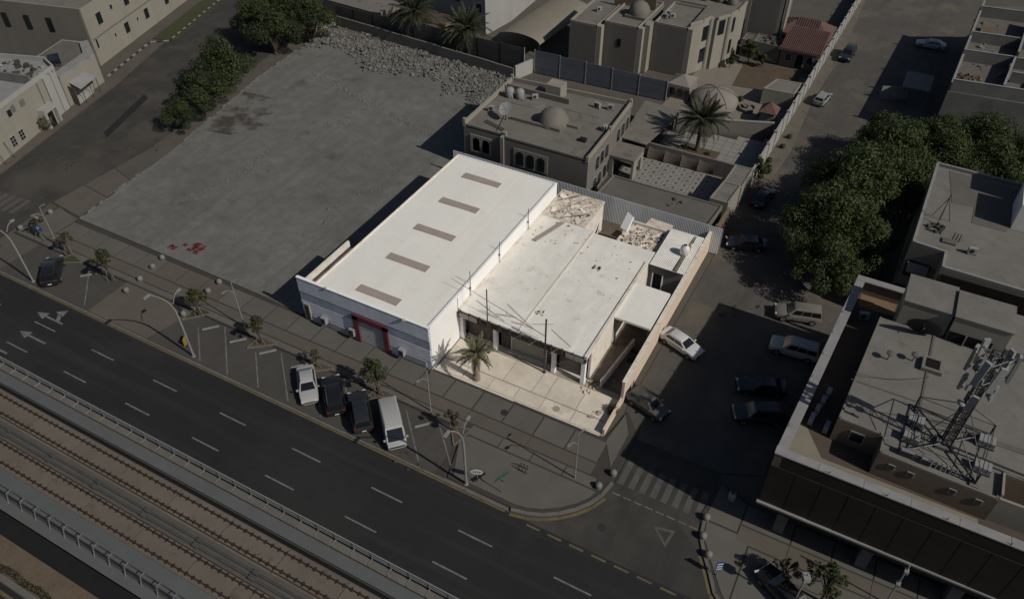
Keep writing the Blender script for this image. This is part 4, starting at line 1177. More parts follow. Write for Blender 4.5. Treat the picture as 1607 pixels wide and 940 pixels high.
shell(t, [(-16.0, 79.8), (-13.7, 79.8), (-13.4, 84.2), (-15.6, 84.2)], 0, 3.3, 'wall_cream', 'roof_pale', par=.15, t=.15)
MB().box(-15.7, 79.72, .1, -14.3, 79.82, 2.4).build('door', M['void'], t)
t = thing('gate_block', 'white flat slab roofed block behind the gatehouse on the street wall', 'gatehouse', (-14.2, 87, 0))
shell(t, [(-15.7, 84.3), (-13.3, 84.3), (-13.2, 89.3), (-15.5, 89.3)], 0, 2.9, 'wall_cream', 'roof_pale', par=.12, t=.15)
for (y0, y1, h, m, lab) in ((75.2, 79.7, 3.0, 'wall_pink', 'short street wall with red door beside the low store'), (89.4, 104, 2.7, 'wall_pale', 'pale street wall beside the palm court'), (104.05, 126, 2.5, 'wall_pale', 'pale street wall beside the dome tent'), (126.05, 165, 2.4, 'wall_pale', 'far pale street wall beside the red tiled house')):
    t = thing('boundary_wall', lab, 'wall', (-13.2, (y0 + y1) / 2, 0), 0, 'boundary walls along the side street')
    n = max(1, int((y1 - y0) / 3)); x = lambda y: -13.55 + (y - 75) * .018
    for i in range(n):
        a, b = y0 + (y1 - y0) * i / n, y0 + (y1 - y0) * (i + .99) / n
        MB().wall((x(a), a), (x(b), b), 0, h + .04 * (i % 2), .28).build('wall_bay', M[m if h < 3 else 'wall_tan'], t)
        MB().obox(x(a) - .0, a, 0, h + .25, .42, .42).build('pier', M['coping_white' if h < 3 else 'wall_tan'], t)
    if h == 3.0:
        MB().box(-13.42, 76.3, 0, -13.3, 77.3, 2.2).build('door', M['red_cloth'], t)
struct(MB().prism([(-13.2, 89.5), (-11.4, 89.5), (-10.6, 100), (-11.2, 118), (-10.4, 135), (-11.2, 165), (-12.2, 165), (-12.9, 104)], -.02, .012).build('sandy_verge', M['sand_pale']))
# palm court
struct(MB().prism([(-27.6, 90.9), (-13.8, 90.9), (-13.6, 103.4), (-27.4, 98.6)], -.04, .02).build('palm_court', M['joint_dark']))
pcm = bpy.data.objects['palm_court']
for i in range(12):
    for j in range(10):
        x, y = -26.8 + i * 1.16, 91.8 + j * 1.16
        if y > 98 + (x + 27) * .35: continue
        inst(tile_me, 'tile', pcm, (x, y, 0))
t = thing('planter', 'low planting bed around the tall palm', 'planter', (-22, 95, 0))
MB().prism([(-24.6, 93.3), (-19.2, 93.3), (-19.0, 95.6), (-24.2, 95.6)], 0, .35).build('soil', M['garden_soil'], t)
t = thing('carport', 'flat beige carport roof in front of the blue fence', 'carport', (-28.5, 95, 0))
MB().prism([(-31.0, 88.6), (-27.4, 88.4), (-26.0, 99.4), (-31.9, 99.9)], 2.85, 3.0).build('roof', M['roof_beige'], t)
for x, y in ((-30.6, 89.2), (-27.9, 89.0), (-26.6, 98.8), (-31.4, 99.2)):
    MB().box(x - .1, y - .1, 0, x + .1, y + .1, 2.85).build('post', M['steel_dark'], t)
MB().box(-30.9, 88.7, 1.2, -27.5, 88.85, 2.85).build('front_board', M['glass_dark'], t)
t = thing('court_wall', 'grey low wall with pale coping between palm court and dome tent', 'wall', (-21, 102, 0))
MB().wall((-27.3, 99.0), (-14.0, 104.1), 0, 2.0, .3).build('wall', M['wall_villa'], t)
MB().wall((-27.3, 99.0), (-14.0, 104.1), 2.0, 2.1, .4).build('coping', M['coping_white'], t)
# tented pavilion
struct(MB().prism([(-31, 104.6), (-13.9, 104.9), (-13.2, 124.4), (-29.5, 124.4)], -.04, .015).build('villa_court', M['court_floor']))
t = thing('dome_tent', 'pale ribbed dome tent in the villa court', 'tent', (-24.3, 109.5, 0))
MB().lathe([(3.6, 0), (3.6, .7), (3.4, 1.1), (2.8, 1.65), (1.9, 2.1), (1.0, 2.35), (.1, 2.5)], (-24.3, 109.6, 0), 24).build('canopy', M['canvas_tent'], t, 30)
for k in range(6):
    a = k * math.pi / 3 + .3
    b = MB(); b.path([(-24.3 + r_ * math.cos(a), 109.6 + r_ * math.sin(a), z_ + .03) for r_, z_ in ((3.62, .7), (3.42, 1.1), (2.82, 1.66), (1.92, 2.11), (1.0, 2.37), (.1, 2.52))], .04, 5)
    b.build('rib', M['fabric_brown'], t)
t = thing('tent_annex', 'small pale pitched annex beside the dome tent', 'tent', (-29, 110, 0))
b = MB(); b.add([(-31.4, 108.2, 0), (-27.9, 108.2, 0), (-27.9, 112.2, 0), (-31.4, 112.2, 0), (-31.4, 108.2, 2.2), (-27.9, 108.2, 2.2), (-27.9, 112.2, 2.2), (-31.4, 112.2, 2.2), (-29.6, 110.2, 3.2)],
              [(0, 1, 5, 4), (1, 2, 6, 5), (2, 3, 7, 6), (3, 0, 4, 7), (4, 5, 8), (5, 6, 8), (6, 7, 8), (7, 4, 8)])
b.build('canopy', M['canvas_tent'], t)
for x in (-30.8, -29.6, -28.5):
    MB().box(x, 108.12, .5, x + .7, 108.2, 1.7).build('window', M['glass_dark'], t)
t = thing('garden_hut', 'small hut with red tiled pyramid roof beside the street wall', 'hut', (-15.6, 107.6, 0))
MB().box(-16.7, 106.6, 0, -14.6, 108.7, 2.0).build('wall', M['wall_cream'], t)
b = MB(); b.add([(-16.95, 106.35, 2.0), (-14.35, 106.35, 2.0), (-14.35, 108.95, 2.0), (-16.95, 108.95, 2.0), (-15.65, 107.6, 3.3)], [(0, 1, 4), (1, 2, 4), (2, 3, 4), (3, 0, 4), (3, 2, 1, 0)])
b.build('roof', M['roof_tile'], t)
t = thing('garden_fountain', 'round stone fountain basin in the villa court', 'fountain', (-19.2, 110, 0))
MB().lathe([(1.25, 0), (1.25, .5), (1.05, .5), (1.05, .25), (.2, .25), (.18, .9), (.5, 1.0), (.45, 1.08), (.05, 1.02)], (-19.2, 109.9, 0), 20).build('basin', M['wall_villa'], t, 40)
t = thing('garden_shed', 'flat white roofed shed at the far end of the tent court', 'shed', (-16, 114.6, 0))
shell(t, [(-18.0, 112.6), (-13.5, 112.9), (-13.3, 117.0), (-17.0, 116.6)], 0, 2.5, 'wall_cream', 'roof_pale', par=.1)
struct(MB().prism([(-23.4, 116.4), (-17.4, 117.2), (-14.2, 119.5), (-15, 126), (-24.0, 126.5)], -.03, .05).build('garden_bed', M['garden_soil']))

# ================================================================ big villa behind the blue fence
bv = thing('big_villa', 'large cream villa with stepped shaded front blocks and roof dome', 'house', (-40, 118, 0))
blocks = [([(-49.6, 111.6), (-44.9, 111.6), (-44.9, 124), (-49.9, 124)], 6.9), ([(-44.3, 113.0), (-38.6, 113.0), (-38.6, 124.5), (-44.3, 124.5)], 7.3), ([(-37.0, 115.6), (-31.5, 115.6), (-31.5, 124.8), (-37.0, 124.8)], 7.6)]
for poly, h in blocks:
    MB().prism(poly, 0, h).build('wall', M['wall_villa'], bv)
    MB().sheet([(x, y + .05) for x, y in poly], h + .012).build('roof', M['roof_beige'], bv)
    parapet(bv, poly, h - .03, h + .35, .22, 'wall_cream')
for i, (x, y0, h) in enumerate(((-44.75, 111.7, 6.9), (-38.45, 113.1, 7.3), (-31.35, 115.7, 7.6))):
    MB().box(x - .12, y0, 0, x + .55, y0 + 1.1, h + .15).build('fin', M['wall_cream'], bv)
    MB().box(x - .1, y0 + 1.12, 0, x + .12, y0 + 3.4, h - .2).build('side_wall', M['wall_cream'], bv)
    for z in (1.7, 4.6):
        arch_window(bv, y0 + 2.3, z, 1.0, 1.9, 1, x + .12, axis='y', arch=False, d=.1)
MB().box(-38.0, 114.0, 0, -37.1, 116, 7.8).build('fin', M['wall_cream'], bv)
arch_window(bv, -41.6, 4.6, .7, 1.3, -1, 113.0, frame=False, d=.06)
MB().prism([(-42.3, 116.3), (-38.7, 116.3), (-38.7, 119.9), (-42.3, 119.9)], 7.3, 7.75).build('dome_base', M['roof_beige'], bv)
MB().lathe([(1.7, 0), (1.72, .3), (1.6, .8), (1.25, 1.4), (.7, 1.8), (.1, 1.95)], (-40.5, 118.1, 7.75), 24).build('dome', M['roof_beige'], bv, True)
MB().box(-46, 121, 6.9, -38.8, 121.3, 9.2).build('roof_wall', M['wall_tan'], bv)
for i, (x, y) in enumerate(((-36.2, 118.2), (-36.1, 119.6), (-35.2, 118.9), (-47.2, 117.5))):
    ac_unit(['front air conditioner of the cluster beside the big villa dome', 'rear air conditioner of the cluster beside the big villa dome', 'right air conditioner of the cluster beside the big villa dome', 'lone air conditioner on the left block of the big villa roof'][i], x, y, 7.62 if i < 3 else 6.92, .3 * i)
# right wing with tall lit side
rw = thing('villa_wing', 'tall cream villa wing with dark slit windows facing the garden', 'house', (-28.5, 122, 0))
segs = [((-31.4, 117.9), (-30.2, 118.2), 7.9), ((-30.2, 118.2), (-29.5, 120.4), 7.9), ((-29.5, 120.4), (-28.5, 120.2), 8.6), ((-28.5, 120.2), (-27.2, 122.6), 8.6), ((-27.2, 122.6), (-26.6, 125.0), 8.8), ((-26.6, 125), (-26.2, 128.5), 8.8)]
MB().prism([(-31.45, 116.0), (-30.1, 118.2), (-29.4, 120.3), (-28.4, 120.2), (-27.1, 122.6), (-26.5, 125.0), (-26.2, 129), (-36, 129), (-36, 125), (-31.5, 124.9)], 0, 8.2).build('wall', M['wall_cream'], rw)
MB().sheet([(-31.4, 116.2), (-30.2, 118.2), (-29.5, 120.3), (-28.5, 120.3), (-27.2, 122.6), (-26.6, 125.0), (-26.3, 128.9), (-35.9, 128.9), (-35.9, 125), (-31.45, 124.9)], 8.22).build('roof', M['roof_beige'], rw)
for (a, b) in (((-31.4, 116.0), (-30.1, 118.2)), ((-30.05, 118.3), (-29.4, 120.2)), ((-28.35, 120.25), (-27.1, 122.5)), ((-27.05, 122.65), (-26.5, 124.9)), ((-26.45, 125.05), (-26.2, 128.9))):
    MB().wall(a, b, 8.15, 8.6, .22).build('parapet', M['wall_cream'], rw)
for (a, b, zs) in (((-30.05, 118.6), (-29.6, 119.8), (1.4, 5.0)), ((-27.0, 123.1), (-26.7, 124.4), (1.6, 5.2)), ((-28.2, 120.7), (-27.6, 121.8), (5.6,))):
    for z in zs:
        d = Vector((b[0] - a[0], b[1] - a[1])).normalized(); nn = Vector((d.y, -d.x)) * .1
        MB().wall((a[0] + nn.x, a[1] + nn.y), (b[0] + nn.x, b[1] + nn.y), z, z + 2.3, .14).build('window', M['glass_dark'], rw)
for (x, y) in ((-29.45, 120.45), (-27.15, 122.75)):
    MB().tube((x, y, 0), (x, y, 8.3), .55, n=14).build('pilaster', M['wall_cream'], rw, 60)
t = thing('roof_tanks', 'round water tanks on the rear of the villa wing roof', 'water tank', (-31, 127, 8.2))
for x, y in ((-32.6, 127.2), (-30.2, 127.6), (-28.2, 127.4)):
    MB().lathe([(.75, 0), (.85, .3), (.8, 1.1), (.5, 1.5), (.1, 1.6)], (x, y, 8.24), 16).build('tank', M['wall_villa'], t, 50)
t = thing('villa_tower', 'plain shaded villa block with white corner fins behind the garden', 'house', (-23.5, 136, 0))
shell(t, [(-26.0, 132.2), (-21.5, 132.2), (-21.2, 142), (-26, 142)], 0, 8.6, 'wall_villa', 'roof_beige', par=.3)
for x, w_ in ((-26.6, .5), (-21.45, .5), (-20.6, .4)):
    MB().box(x, 132.0 + (x + 26.6) * .05, 0, x + w_, 134.2, 9.2).build('fin', M['wall_cream'], t)
t = thing('garden_rooms', 'low garden rooms with cluttered flat roof behind the bush', 'outbuilding', (-22.5, 130, 0))
shell(t, [(-25.6, 127.9), (-23.9, 127.9), (-23.9, 131), (-25.6, 131)], 0, 2.6, 'wall_villa', 'roof_dusty', par=.15, t=.14)
shell(t, [(-23.7, 127.6), (-19.2, 127.4), (-19.2, 131), (-23.7, 131)], 0, 2.8, 'wall_villa', 'roof_dusty', par=.15, t=.14)
heap('debris', t, 'dark_debris', 30, (-22.6, 128.0, -19.6, 130.6), 2.85, .15, .7, 85)
# red tiled house
rt = thing('tiled_house', 'low house with red tiled hip roof beside the street wall', 'house', (-16, 131, 0))
MB().box(-21.2, 132.8, 0, -12.9, 139.0, 3.0).build('wall', M['wall_tan'], rt)
MB().box(-19.0, 127.2, 0, -12.9, 132.7, 3.0).build('wall', M['wall_tan'], rt)
r_ = MB()
r_.add([(-21.9, 132.2, 3.0), (-12.6, 132.2, 3.0), (-12.6, 139.5, 3.0), (-21.9, 139.5, 3.0), (-18.4, 135.8, 5.0), (-15.2, 135.8, 5.0)], [(0, 1, 5, 4), (1, 2, 5), (2, 3, 4, 5), (3, 0, 4), (3, 2, 1, 0)])
r_.build('roof', M['roof_tile'], rt)
r_ = MB()
r_.add([(-19.4, 126.6, 3.0), (-12.6, 126.6, 3.0), (-12.6, 132.4, 4.75), (-18.7, 132.4, 4.75), (-19.4, 126.6, 2.85), (-12.6, 126.6, 2.85)], [(0, 1, 2, 3), (4, 5, 1, 0)])
r2o = r_.build('roof', M['roof_tile'], rt)
rid = MB().box(-.075, -2.97, 0, .075, 2.97, .13).mesh('tile_row', M['roof_tile'])
for i in range(22):
    o = inst(rid, 'tile_row', r2o, (-19.0 + i * .295, 129.5, 3.9), (math.atan2(1.75, 5.8), 0, 0))
hip = math.atan2(2.0, 3.6)
rid2 = MB().box(-.075, -2.05, 0, .075, 2.05, .13).mesh('tile_row', M['roof_tile'])
ro = bpy.data.objects.get('roof')
for i in range(11):
    inst(rid2, 'tile_row', r2o, (-18.5 + i * .36, 134.0, 4.02), (hip, 0, 0), (1, 1 if i < 11 else .8, 1))
arch_window(rt, -15.8, 1.25, 1.2, 2.4, -1, 127.2, frame=True, name='door', m='void')
for x in (-17.6, -14.2):
    arch_window(rt, x, 1.7, .9, 1.2, -1, 127.2)

# beige vaulted carport and white building at the top
t = thing('vaulted_carport', 'beige vaulted canvas carport beside the white building', 'carport', (-58.5, 119, 0))
b = MB(); n = 12; vs = []
for y in (110.6, 116, 128.5):
    for i in range(n + 1):
        a = math.pi * i / n
        vs.append((-58.4 - 4.0 * math.cos(a) + (y - 110.6) * .06, y, 2.4 + 1.2 * math.sin(a)))
b.add(vs, [(j * (n + 1) + i, j * (n + 1) + i + 1, (j + 1) * (n + 1) + i + 1, (j + 1) * (n + 1) + i) for j in range(2) for i in range(n)])
b.build('canopy', M['canvas_beige'], t, True)
for x, y in ((-62.2, 110.8), (-54.6, 110.8), (-61.6, 127.5), (-53.8, 127.5)):
    MB().tube((x, y, 0), (x, y, 2.5), .07, n=6).build('post', M['steel_dark'], t)
t = thing('white_building', 'white two storey building with small arched windows behind the palms', 'building', (-72, 121, 0))
MB().prism([(-80.5, 117.3), (-66.9, 114.6), (-65.9, 122.0), (-66.5, 134), (-82, 134)], 0, 9.0).build('wall', M['wall_pale'], t)
MB().sheet([(-80.4, 117.4), (-67.0, 114.7), (-66, 122.0), (-66.6, 133.9), (-81.9, 133.9)], 9.012).build('roof', M['roof_pale'], t)
for (x, z) in ((-74.6, 5.4), (-73.2, 5.2), (-68.2, 4.6), (-69, 7.4)):
    yy = 117.3 + (x + 80.5) * (-2.7 / 13.6)
    arch_window(t, x, z, .9, 1.5, -1, yy - .02, d=.16)
for y in (117, 119.5):
    arch_window(t, y, 6.6, .8, 1.4, 1, -66.45 + (y - 117) * .13, axis='y', d=.25, arch=False)
t = thing('storage_roof', 'pale flat roof at the top edge behind the dark screen fence', 'building', (-90, 111, 0))
shell(t, [(-97.6, 108.5), (-84.6, 107.6), (-83.6, 114), (-96, 116)], 0, 2.8, 'wall_villa', 'roof_pale', par=.15)
t = thing('brown_outbuilding', 'low dark outbuilding between the palms and the white building', 'outbuilding', (-79, 112, 0))
shell(t, [(-82.8, 108.6), (-72, 107.9), (-72, 113), (-82.5, 114.4)], 0, 2.6, 'wall_tan', 'terrace_brown', par=.15)
# ================================================================ right building with the antenna mast
rb_ = thing('corner_building', 'flat roofed corner building with white parapet and dark brown front', 'building', (8, 50, 0))
OUT = [(.35, 40.3), (32, 40.05), (32, 64.2), (2.1, 64.4)]
MB().prism([(.45, 44.0), (31.9, 44.0), (31.9, 64.15), (2.15, 64.3)], 0, 8.5).build('wall', M['wall_tan'], rb_)
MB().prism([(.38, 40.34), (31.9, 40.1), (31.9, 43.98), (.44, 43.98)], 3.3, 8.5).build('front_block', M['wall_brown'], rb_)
# front cladding in separate dark panels
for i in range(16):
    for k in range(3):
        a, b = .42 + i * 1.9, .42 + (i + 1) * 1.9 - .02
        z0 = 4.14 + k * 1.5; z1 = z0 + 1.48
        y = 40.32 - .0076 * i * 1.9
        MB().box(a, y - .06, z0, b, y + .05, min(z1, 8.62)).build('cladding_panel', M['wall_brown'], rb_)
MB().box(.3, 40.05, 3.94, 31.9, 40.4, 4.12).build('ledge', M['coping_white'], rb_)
for x in (2.6, 9.1, 15.6, 22.1):
    MB().box(x - .42, 40.9, 0, x + .42, 41.7, 3.3).build('column', M['wall_concrete'], rb_)
MB().box(.6, 43.5, .1, 31.8, 43.98, 3.28).build('shop_front', M['glass_dark'], rb_)
# parapet in stones: broad white coping on a wall
P_ = [Vector(p) for p in OUT]
for i, (n_, skip) in enumerate(((10, 0), (4, 0), (6, 0), (8, 0))):
    a, b = P_[i], P_[(i + 1) % 4]; d = (b - a).normalized(); nn = Vector((-d.y, d.x))
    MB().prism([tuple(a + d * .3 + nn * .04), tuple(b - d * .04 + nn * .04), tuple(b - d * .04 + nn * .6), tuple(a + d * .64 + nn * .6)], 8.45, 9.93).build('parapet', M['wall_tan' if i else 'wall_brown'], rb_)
    for k in range(n_):
        p, q = a + (b - a) * (k / n_), a + (b - a) * ((k + .992) / n_)
        if k == 0: p = p + d * .78
        MB().prism([tuple(p), tuple(q), tuple(q + nn * .76), tuple(p + nn * .76)], 9.94, 10.04 + .004 * (k % 2)).build('coping_stone', M['coping_white'], rb_)
    MB().prism([tuple(a), tuple(a + d * .77), tuple(a + d * .77 + nn * .77), tuple(a + nn * .77)], 9.94, 10.06).build('coping_stone', M['coping_white'], rb_)
    if i in (0, 3):
        for k in range(1, 8):
            p = a + (b - a) * (k / 8) + nn * .1
            MB().tube((p.x, p.y, 10.03), (p.x, p.y, 10.33), .05, .02, 6).build('spike', M['steel_grey'], rb_)
MB().sheet([(1.0, 41.0), (31.4, 41.0), (31.4, 63.6), (2.7, 63.7)], 8.52).build('terrace', M['terrace_brown'], rb_)
MB().sheet([(1.02, 41.02), (14.6, 41.02), (14.5, 42.65), (3.6, 42.8), (1.9, 45.4), (1.1, 45.4)], 8.526).build('terrace_strip', M['canvas_beige'], rb_)
PENT = [(3.75, 44.95), (7.0, 44.85), (7.0, 43.1), (14.9, 42.8), (15.0, 45.3), (31, 45.3), (31, 58.0), (4.7, 58.2)]
MB().prism(PENT, 8.5, 10.9).build('penthouse', M['wall_tan'], rb_)
MB().sheet([(x + (.02 if x < 10 else -.02), y) for x, y in PENT], 10.915).build('roof', M['roof_pale'], rb_)
for i in (0, 1, 2, 3, 4, 7):
    a, b = PENT[i], PENT[(i + 1) % 8]
    d = Vector((b[0] - a[0], b[1] - a[1])).normalized(); nn = Vector((-d.y, d.x)) * .1
    MB().wall((a[0] + nn.x + d.x * .1, a[1] + nn.y + d.y * .1), (b[0] + nn.x - d.x * .11, b[1] + nn.y - d.y * .11), 10.85, 11.05, .18).build('roof_kerb', M['roof_pale'], rb_)
for x in (7.9, 9.2, 12.0, 13.7):
    yw = 43.1 - .038 * (x - 7)
    f = MB().box(x, yw - .06, 9.75, x + .5, yw + .05, 10.3).build('window', M['window_frame'], rb_)
    MB().box(x + .06, yw - .08, 9.81, x + .44, yw - .05, 10.24).build('pane', M['glass_dark'], f)
f = MB().box(4.9, 44.86, 9.2, 6.0, 45.0, 10.3).build('window', M['window_frame'], rb_)
MB().box(5.0, 44.82, 9.3, 5.9, 44.9, 10.2).build('pane', M['glass_dark'], f)
MB().box(9.0, 45.4, 10.92, 9.18, 58.0, 10.98).build('roof_joint', M['roof_dusty'], rb_)
MB().box(3.9, 49.5, 10.92, 9.0, 49.62, 10.97).build('roof_joint', M['roof_dusty'], rb_)
MB().box(9.2, 47.9, 10.92, 18, 48.4, 10.96).build('roof_joint', M['roof_dusty'], rb_)
h = MB().box(8.55, 53.2, 10.9, 10.1, 54.8, 11.3).build('roof_hatch', M['roof_pale'], rb_)
MB().box(8.8, 53.45, 11.3, 9.85, 54.55, 11.32).build('opening', M['void'], h)
for (x0, y0, x1, y1, z1) in ((6.0, 58.25, 9.75, 62.0, 13.3), (9.9, 57.85, 14.1, 61.4, 13.5), (14.3, 58.1, 20, 63, 11.6)):
    bx = MB().box(x0, y0, 8.5, x1, y1, z1).build('stair_head', M['wall_cream'], rb_)
    MB().box(x0 - .08, y0 - .08, z1, x1 + .08, y1 + .08, z1 + .12).build('roof_slab', M['roof_pale'], bx)
MB().box(9.95, 57.78, 11.0, 13.2, 57.86, 12.0).build('opening', M['void'], rb_)
for x in (11.2, 12.5):
    MB().box(x, 57.66, 10.95, x + .08, 57.78, 12.0).build('bar', M['window_frame'], rb_)
MB().box(2.9, 61.8, 8.53, 6.0, 63.6, 8.56).build('terrace_strip', M['terrace_orange'], rb_)
sh_ = MB().box(14.95, 42.9, 8.5, 17.4, 43.1, 11.0).box(14.95, 43.1, 8.5, 15.1, 45.2, 11.3).build('stair_wall', M['wall_cream'], rb_)
# dish at the stair head
t = thing('satellite_dish', 'big dark mesh satellite dish before the shaded stair head of the corner building', 'satellite dish', (8.0, 57.9, 10.9))
dm = MB(); n = 20
for rr_, dy in ((.1, .0), (.6, .05), (1.05, .18), (1.35, .34)):
    dm.v += [(8.0 + rr_ * math.cos(2 * math.pi * i / n), 57.55 - dy - .45 * rr_ * math.sin(2 * math.pi * i / n) , 12.1 + rr_ * .9 * math.sin(2 * math.pi * i / n)) for i in range(n)]
for k in range(3):
    for i in range(n):
        dm.f.append((k * n + i, (k + 1) * n + i, (k + 1) * n + (i + 1) % n, k * n + (i + 1) % n)); dm.m.append(0)
dm.build('dish', M['steel_dark'], t, True)
MB().tube((8.0, 57.6, 10.92), (8.0, 57.6, 12.1), .06, n=6).build('mast', M['steel_dark'], t)
MB().tube((8.0, 57.5, 12.1), (8.0, 56.6, 12.3), .03, n=5).build('feed_arm', M['steel_grey'], t)
for (x, y, lab) in ((6.1, 53.2, 'left small round vent on the corner building roof'), (7.9, 54.0, 'right small round vent on the corner building roof')):
    t = thing('roof_vent', lab, 'vent', (x, y, 10.92), 0, 'round roof vents')
    MB().tube((x, y, 10.92), (x, y, 11.6), .07, n=8).build('stem', M['steel_grey'], t)
    MB().lathe([(.1, 0), (.32, .08), (.32, .16), (.1, .28)], (x, y, 11.55), 14).build('cap', M['roof_dusty'], t, 50)
acl = ['first', 'second', 'third', 'fourth']
for i, (x, y) in enumerate(((2.1, 45.9), (2.3, 47.0), (2.5, 48.1), (2.7, 49.2))):
    ac_unit('%s air conditioner from the front in the row along the white parapet' % acl[i], x, y, 8.54, R(86))
ac_unit('lone white air conditioner at the upper end of the brown terrace', 3.6, 60.2, 8.54, R(20))
ac_unit('air conditioner on the brown terrace against the penthouse corner', 3.3, 45.6, 8.54, R(86))

# ---------------------------------------------------------------- lattice mast
mx, my, mz = 11.1, 46.1, 10.92
tw = thing('antenna_mast', 'lattice antenna mast with white panel antennas on the roof frame', 'antenna mast', (mx, my, mz))
H_ = 9.6; s_ = .3
legs = [(-s_, -s_), (s_, -s_), (s_, s_), (-s_, s_)]
for lx, ly in legs:
    MB().tube((mx + lx, my + ly, mz + .3), (mx + lx, my + ly, mz + H_), .065, n=6).build('leg', M['steel_dark'], tw)
lat = MB(); nseg = 15
for k in range(nseg):
    z0, z1 = mz + .3 + (H_ - .3) * k / nseg, mz + .3 + (H_ - .3) * (k + 1) / nseg
    for i in range(4):
        a, b = legs[i], legs[(i + 1) % 4]
        if k % 2: a, b = b, a
        lat.tube((mx + a[0], my + a[1], z0), (mx + b[0], my + b[1], z1), .026, n=4, cap=False)
        lat.tube((mx + a[0], my + a[1], z1), (mx + b[0], my + b[1], z1), .022, n=4, cap=False)
stuff(lat.build('lattice', M['steel_dark'], tw))
cab = MB()
for k in range(4):
    cab.tube((mx - .12 + .08 * k, my - .34, mz + .3), (mx - .12 + .08 * k, my - .34, mz + H_ - 1), .025, n=5)
stuff(cab.build('cable_run', M['cable_grey'], tw))
# roof frame: two crossed girders with four corner legs
fr_ = [(-2.5, -2.1), (2.2, -2.7), (2.8, 2.4), (-2.4, 2.7)]
for i, (a, b) in enumerate(fr_):
    MB().tube((mx, my, mz + .35), (mx + a, my + b, mz + .3), .08, n=6).build('girder', M['steel_dark'], tw)
    MB().tube((mx + a, my + b, mz), (mx + a, my + b, mz + 1.3), .07, n=6).build('corner_post', M['steel_dark'], tw)
    c, d = fr_[(i + 1) % 4]
    MB().tube((mx + a, my + b, mz + .3), (mx + c, my + d, mz + .3), .045, n=6).build('frame_bar', M['steel_dark'], tw)
    MB().tube((mx + a, my + b, mz + 1.25), (mx + c, my + d, mz + 1.25), .03, n=5).build('frame_bar', M['steel_dark'], tw)
    MB().tube((mx + a, my + b, mz + 1.3), (mx + legs[(i) % 4][0], my + legs[i % 4][1], mz + 4.2), .035, n=5).build('stay', M['steel_dark'], tw)
    MB().tube((mx + a, my + b, mz + .3), (mx + legs[(i) % 4][0], my + legs[i % 4][1], mz + 2.2), .04, n=5).build('stay', M['steel_dark'], tw)
    MB().box(mx + a - .3, my + b - .3, mz, mx + a + .3, my + b + .3, mz + .14).build('footing', M['wall_concrete'], tw)
MB().box(mx - .6, my - .6, mz, mx + .6, my + .6, mz + .3).build('footing', M['wall_concrete'], tw)
MB().tube((mx + .3, my - .3, mz + .45), (20.0, 45.2, mz + .5), .08, n=6).build('cable_tray', M['steel_dark'], tw)
# panel antennas on a head frame
for zz_ in (7.4, 9.2):
    hd = MB(); n = 3
    pr = [(mx + 1.05 * math.cos(a), my + 1.05 * math.sin(a), mz + zz_) for a in (R(-100), R(20), R(140))]
    for i in range(3):
        hd.tube(pr[i], pr[(i + 1) % 3], .04, n=5).tube((mx, my, mz + zz_), pr[i], .04, n=5)
    stuff(hd.build('head_frame', M['steel_grey'], tw))
pan = MB(); pan.box(-.21, -.1, 0, .21, .1, 2.3); pan.box(-.1, .09, .3, .1, .2, .4).box(-.1, .09, 1.7, .1, .2, 1.8); pan = pan.mesh('panel_antenna', M['antenna_white'])
for i, (ang, dr, dz) in enumerate(((-120, 1.25, 7.3), (-75, 1.25, 7.2), (0, 1.25, 7.5), (40, 1.25, 7.2), (120, 1.25, 7.4), (160, 1.25, 7.2), (-100, 1.1, 5.0), (150, 1.05, 5.3), (20, 1.1, 5.2))):
    a = R(ang)
    inst(pan, 'panel_antenna', tw, (mx + dr * math.cos(a), my + dr * math.sin(a), mz + dz), (0, R(4), a + R(90)), (1, 1, 1 if dz > 6 else .62))
rrx = random.Random(3)
rru = MB().box(-.16, -.1, 0, .16, .1, .45).mesh('radio_unit', M['steel_grey'])
for i in range(10):
    a = R(36 * i); inst(rru, 'radio_unit', tw, (mx + .8 * math.cos(a), my + .8 * math.sin(a), mz + 6.2 + 1.1 * (i % 3)), (0, 0, a))
for i in range(5):
    a = R(72 * i + 20)
    MB().tube((mx + .9 * math.cos(a), my + .9 * math.sin(a), mz + 8.6), (mx + 1.5 * math.cos(a), my + 1.5 * math.sin(a), mz + 9.2), .02, n=4).build('whip', M['steel_dark'], tw)
for (a, z) in ((R(200), 4.6), (R(330), 6.6)):
    MB().lathe([(.3, 0), (.3, .14), (.2, .24)], (mx + .5 * math.cos(a), my + .5 * math.sin(a), mz + z), 14).build('drum_antenna', M['antenna_white'], tw, 50)
# cabinets and battery racks on the roof around the mast
rk = MB(); rk.box(-.55, -.42, .12, .55, .42, .2)
for k in range(4): rk.box(-.53 + k * .28, -.4, .2, -.29 + k * .28, .4, .62)
rk = rk.mesh('rack', M['coping_white'])
for i, (x, y, lab) in enumerate(((8.9, 47.2, 'rack of white batteries left of the antenna mast'), (8.8, 45.4, 'rack of white batteries at the front left frame leg'), (13.7, 47.6, 'rack of white batteries right of the antenna mast'), (13.6, 45.0, 'rack of white batteries at the front right frame leg'))):
    t = thing('battery_rack', lab, 'battery rack', (x, y, 10.92), 0, 'battery racks round the mast')
    inst(rk, 'rack', t, (x, y, 10.92), (0, 0, R(-3)))
    MB().box(x - .6, y - .45, 10.92, x + .6, y + .45, 11.04).build('pallet', M['steel_dark'], t)
t = thing('pipe_stubs', 'row of short white pipe stubs along the roof edge before the mast', 'pipes', (11.5, 43.6, 10.92))
for k in range(8):
    x = 10.4 + k * .32
    MB().tube((x, 43.6 - .01 * k, 10.92), (x, 43.6 - .01 * k, 11.7), .06, n=6).build('pipe', M['coping_white'], t)
MB().box(10.2, 43.75, 10.92, 13.0, 43.85, 11.0).build('base_rail', M['steel_dark'], t)
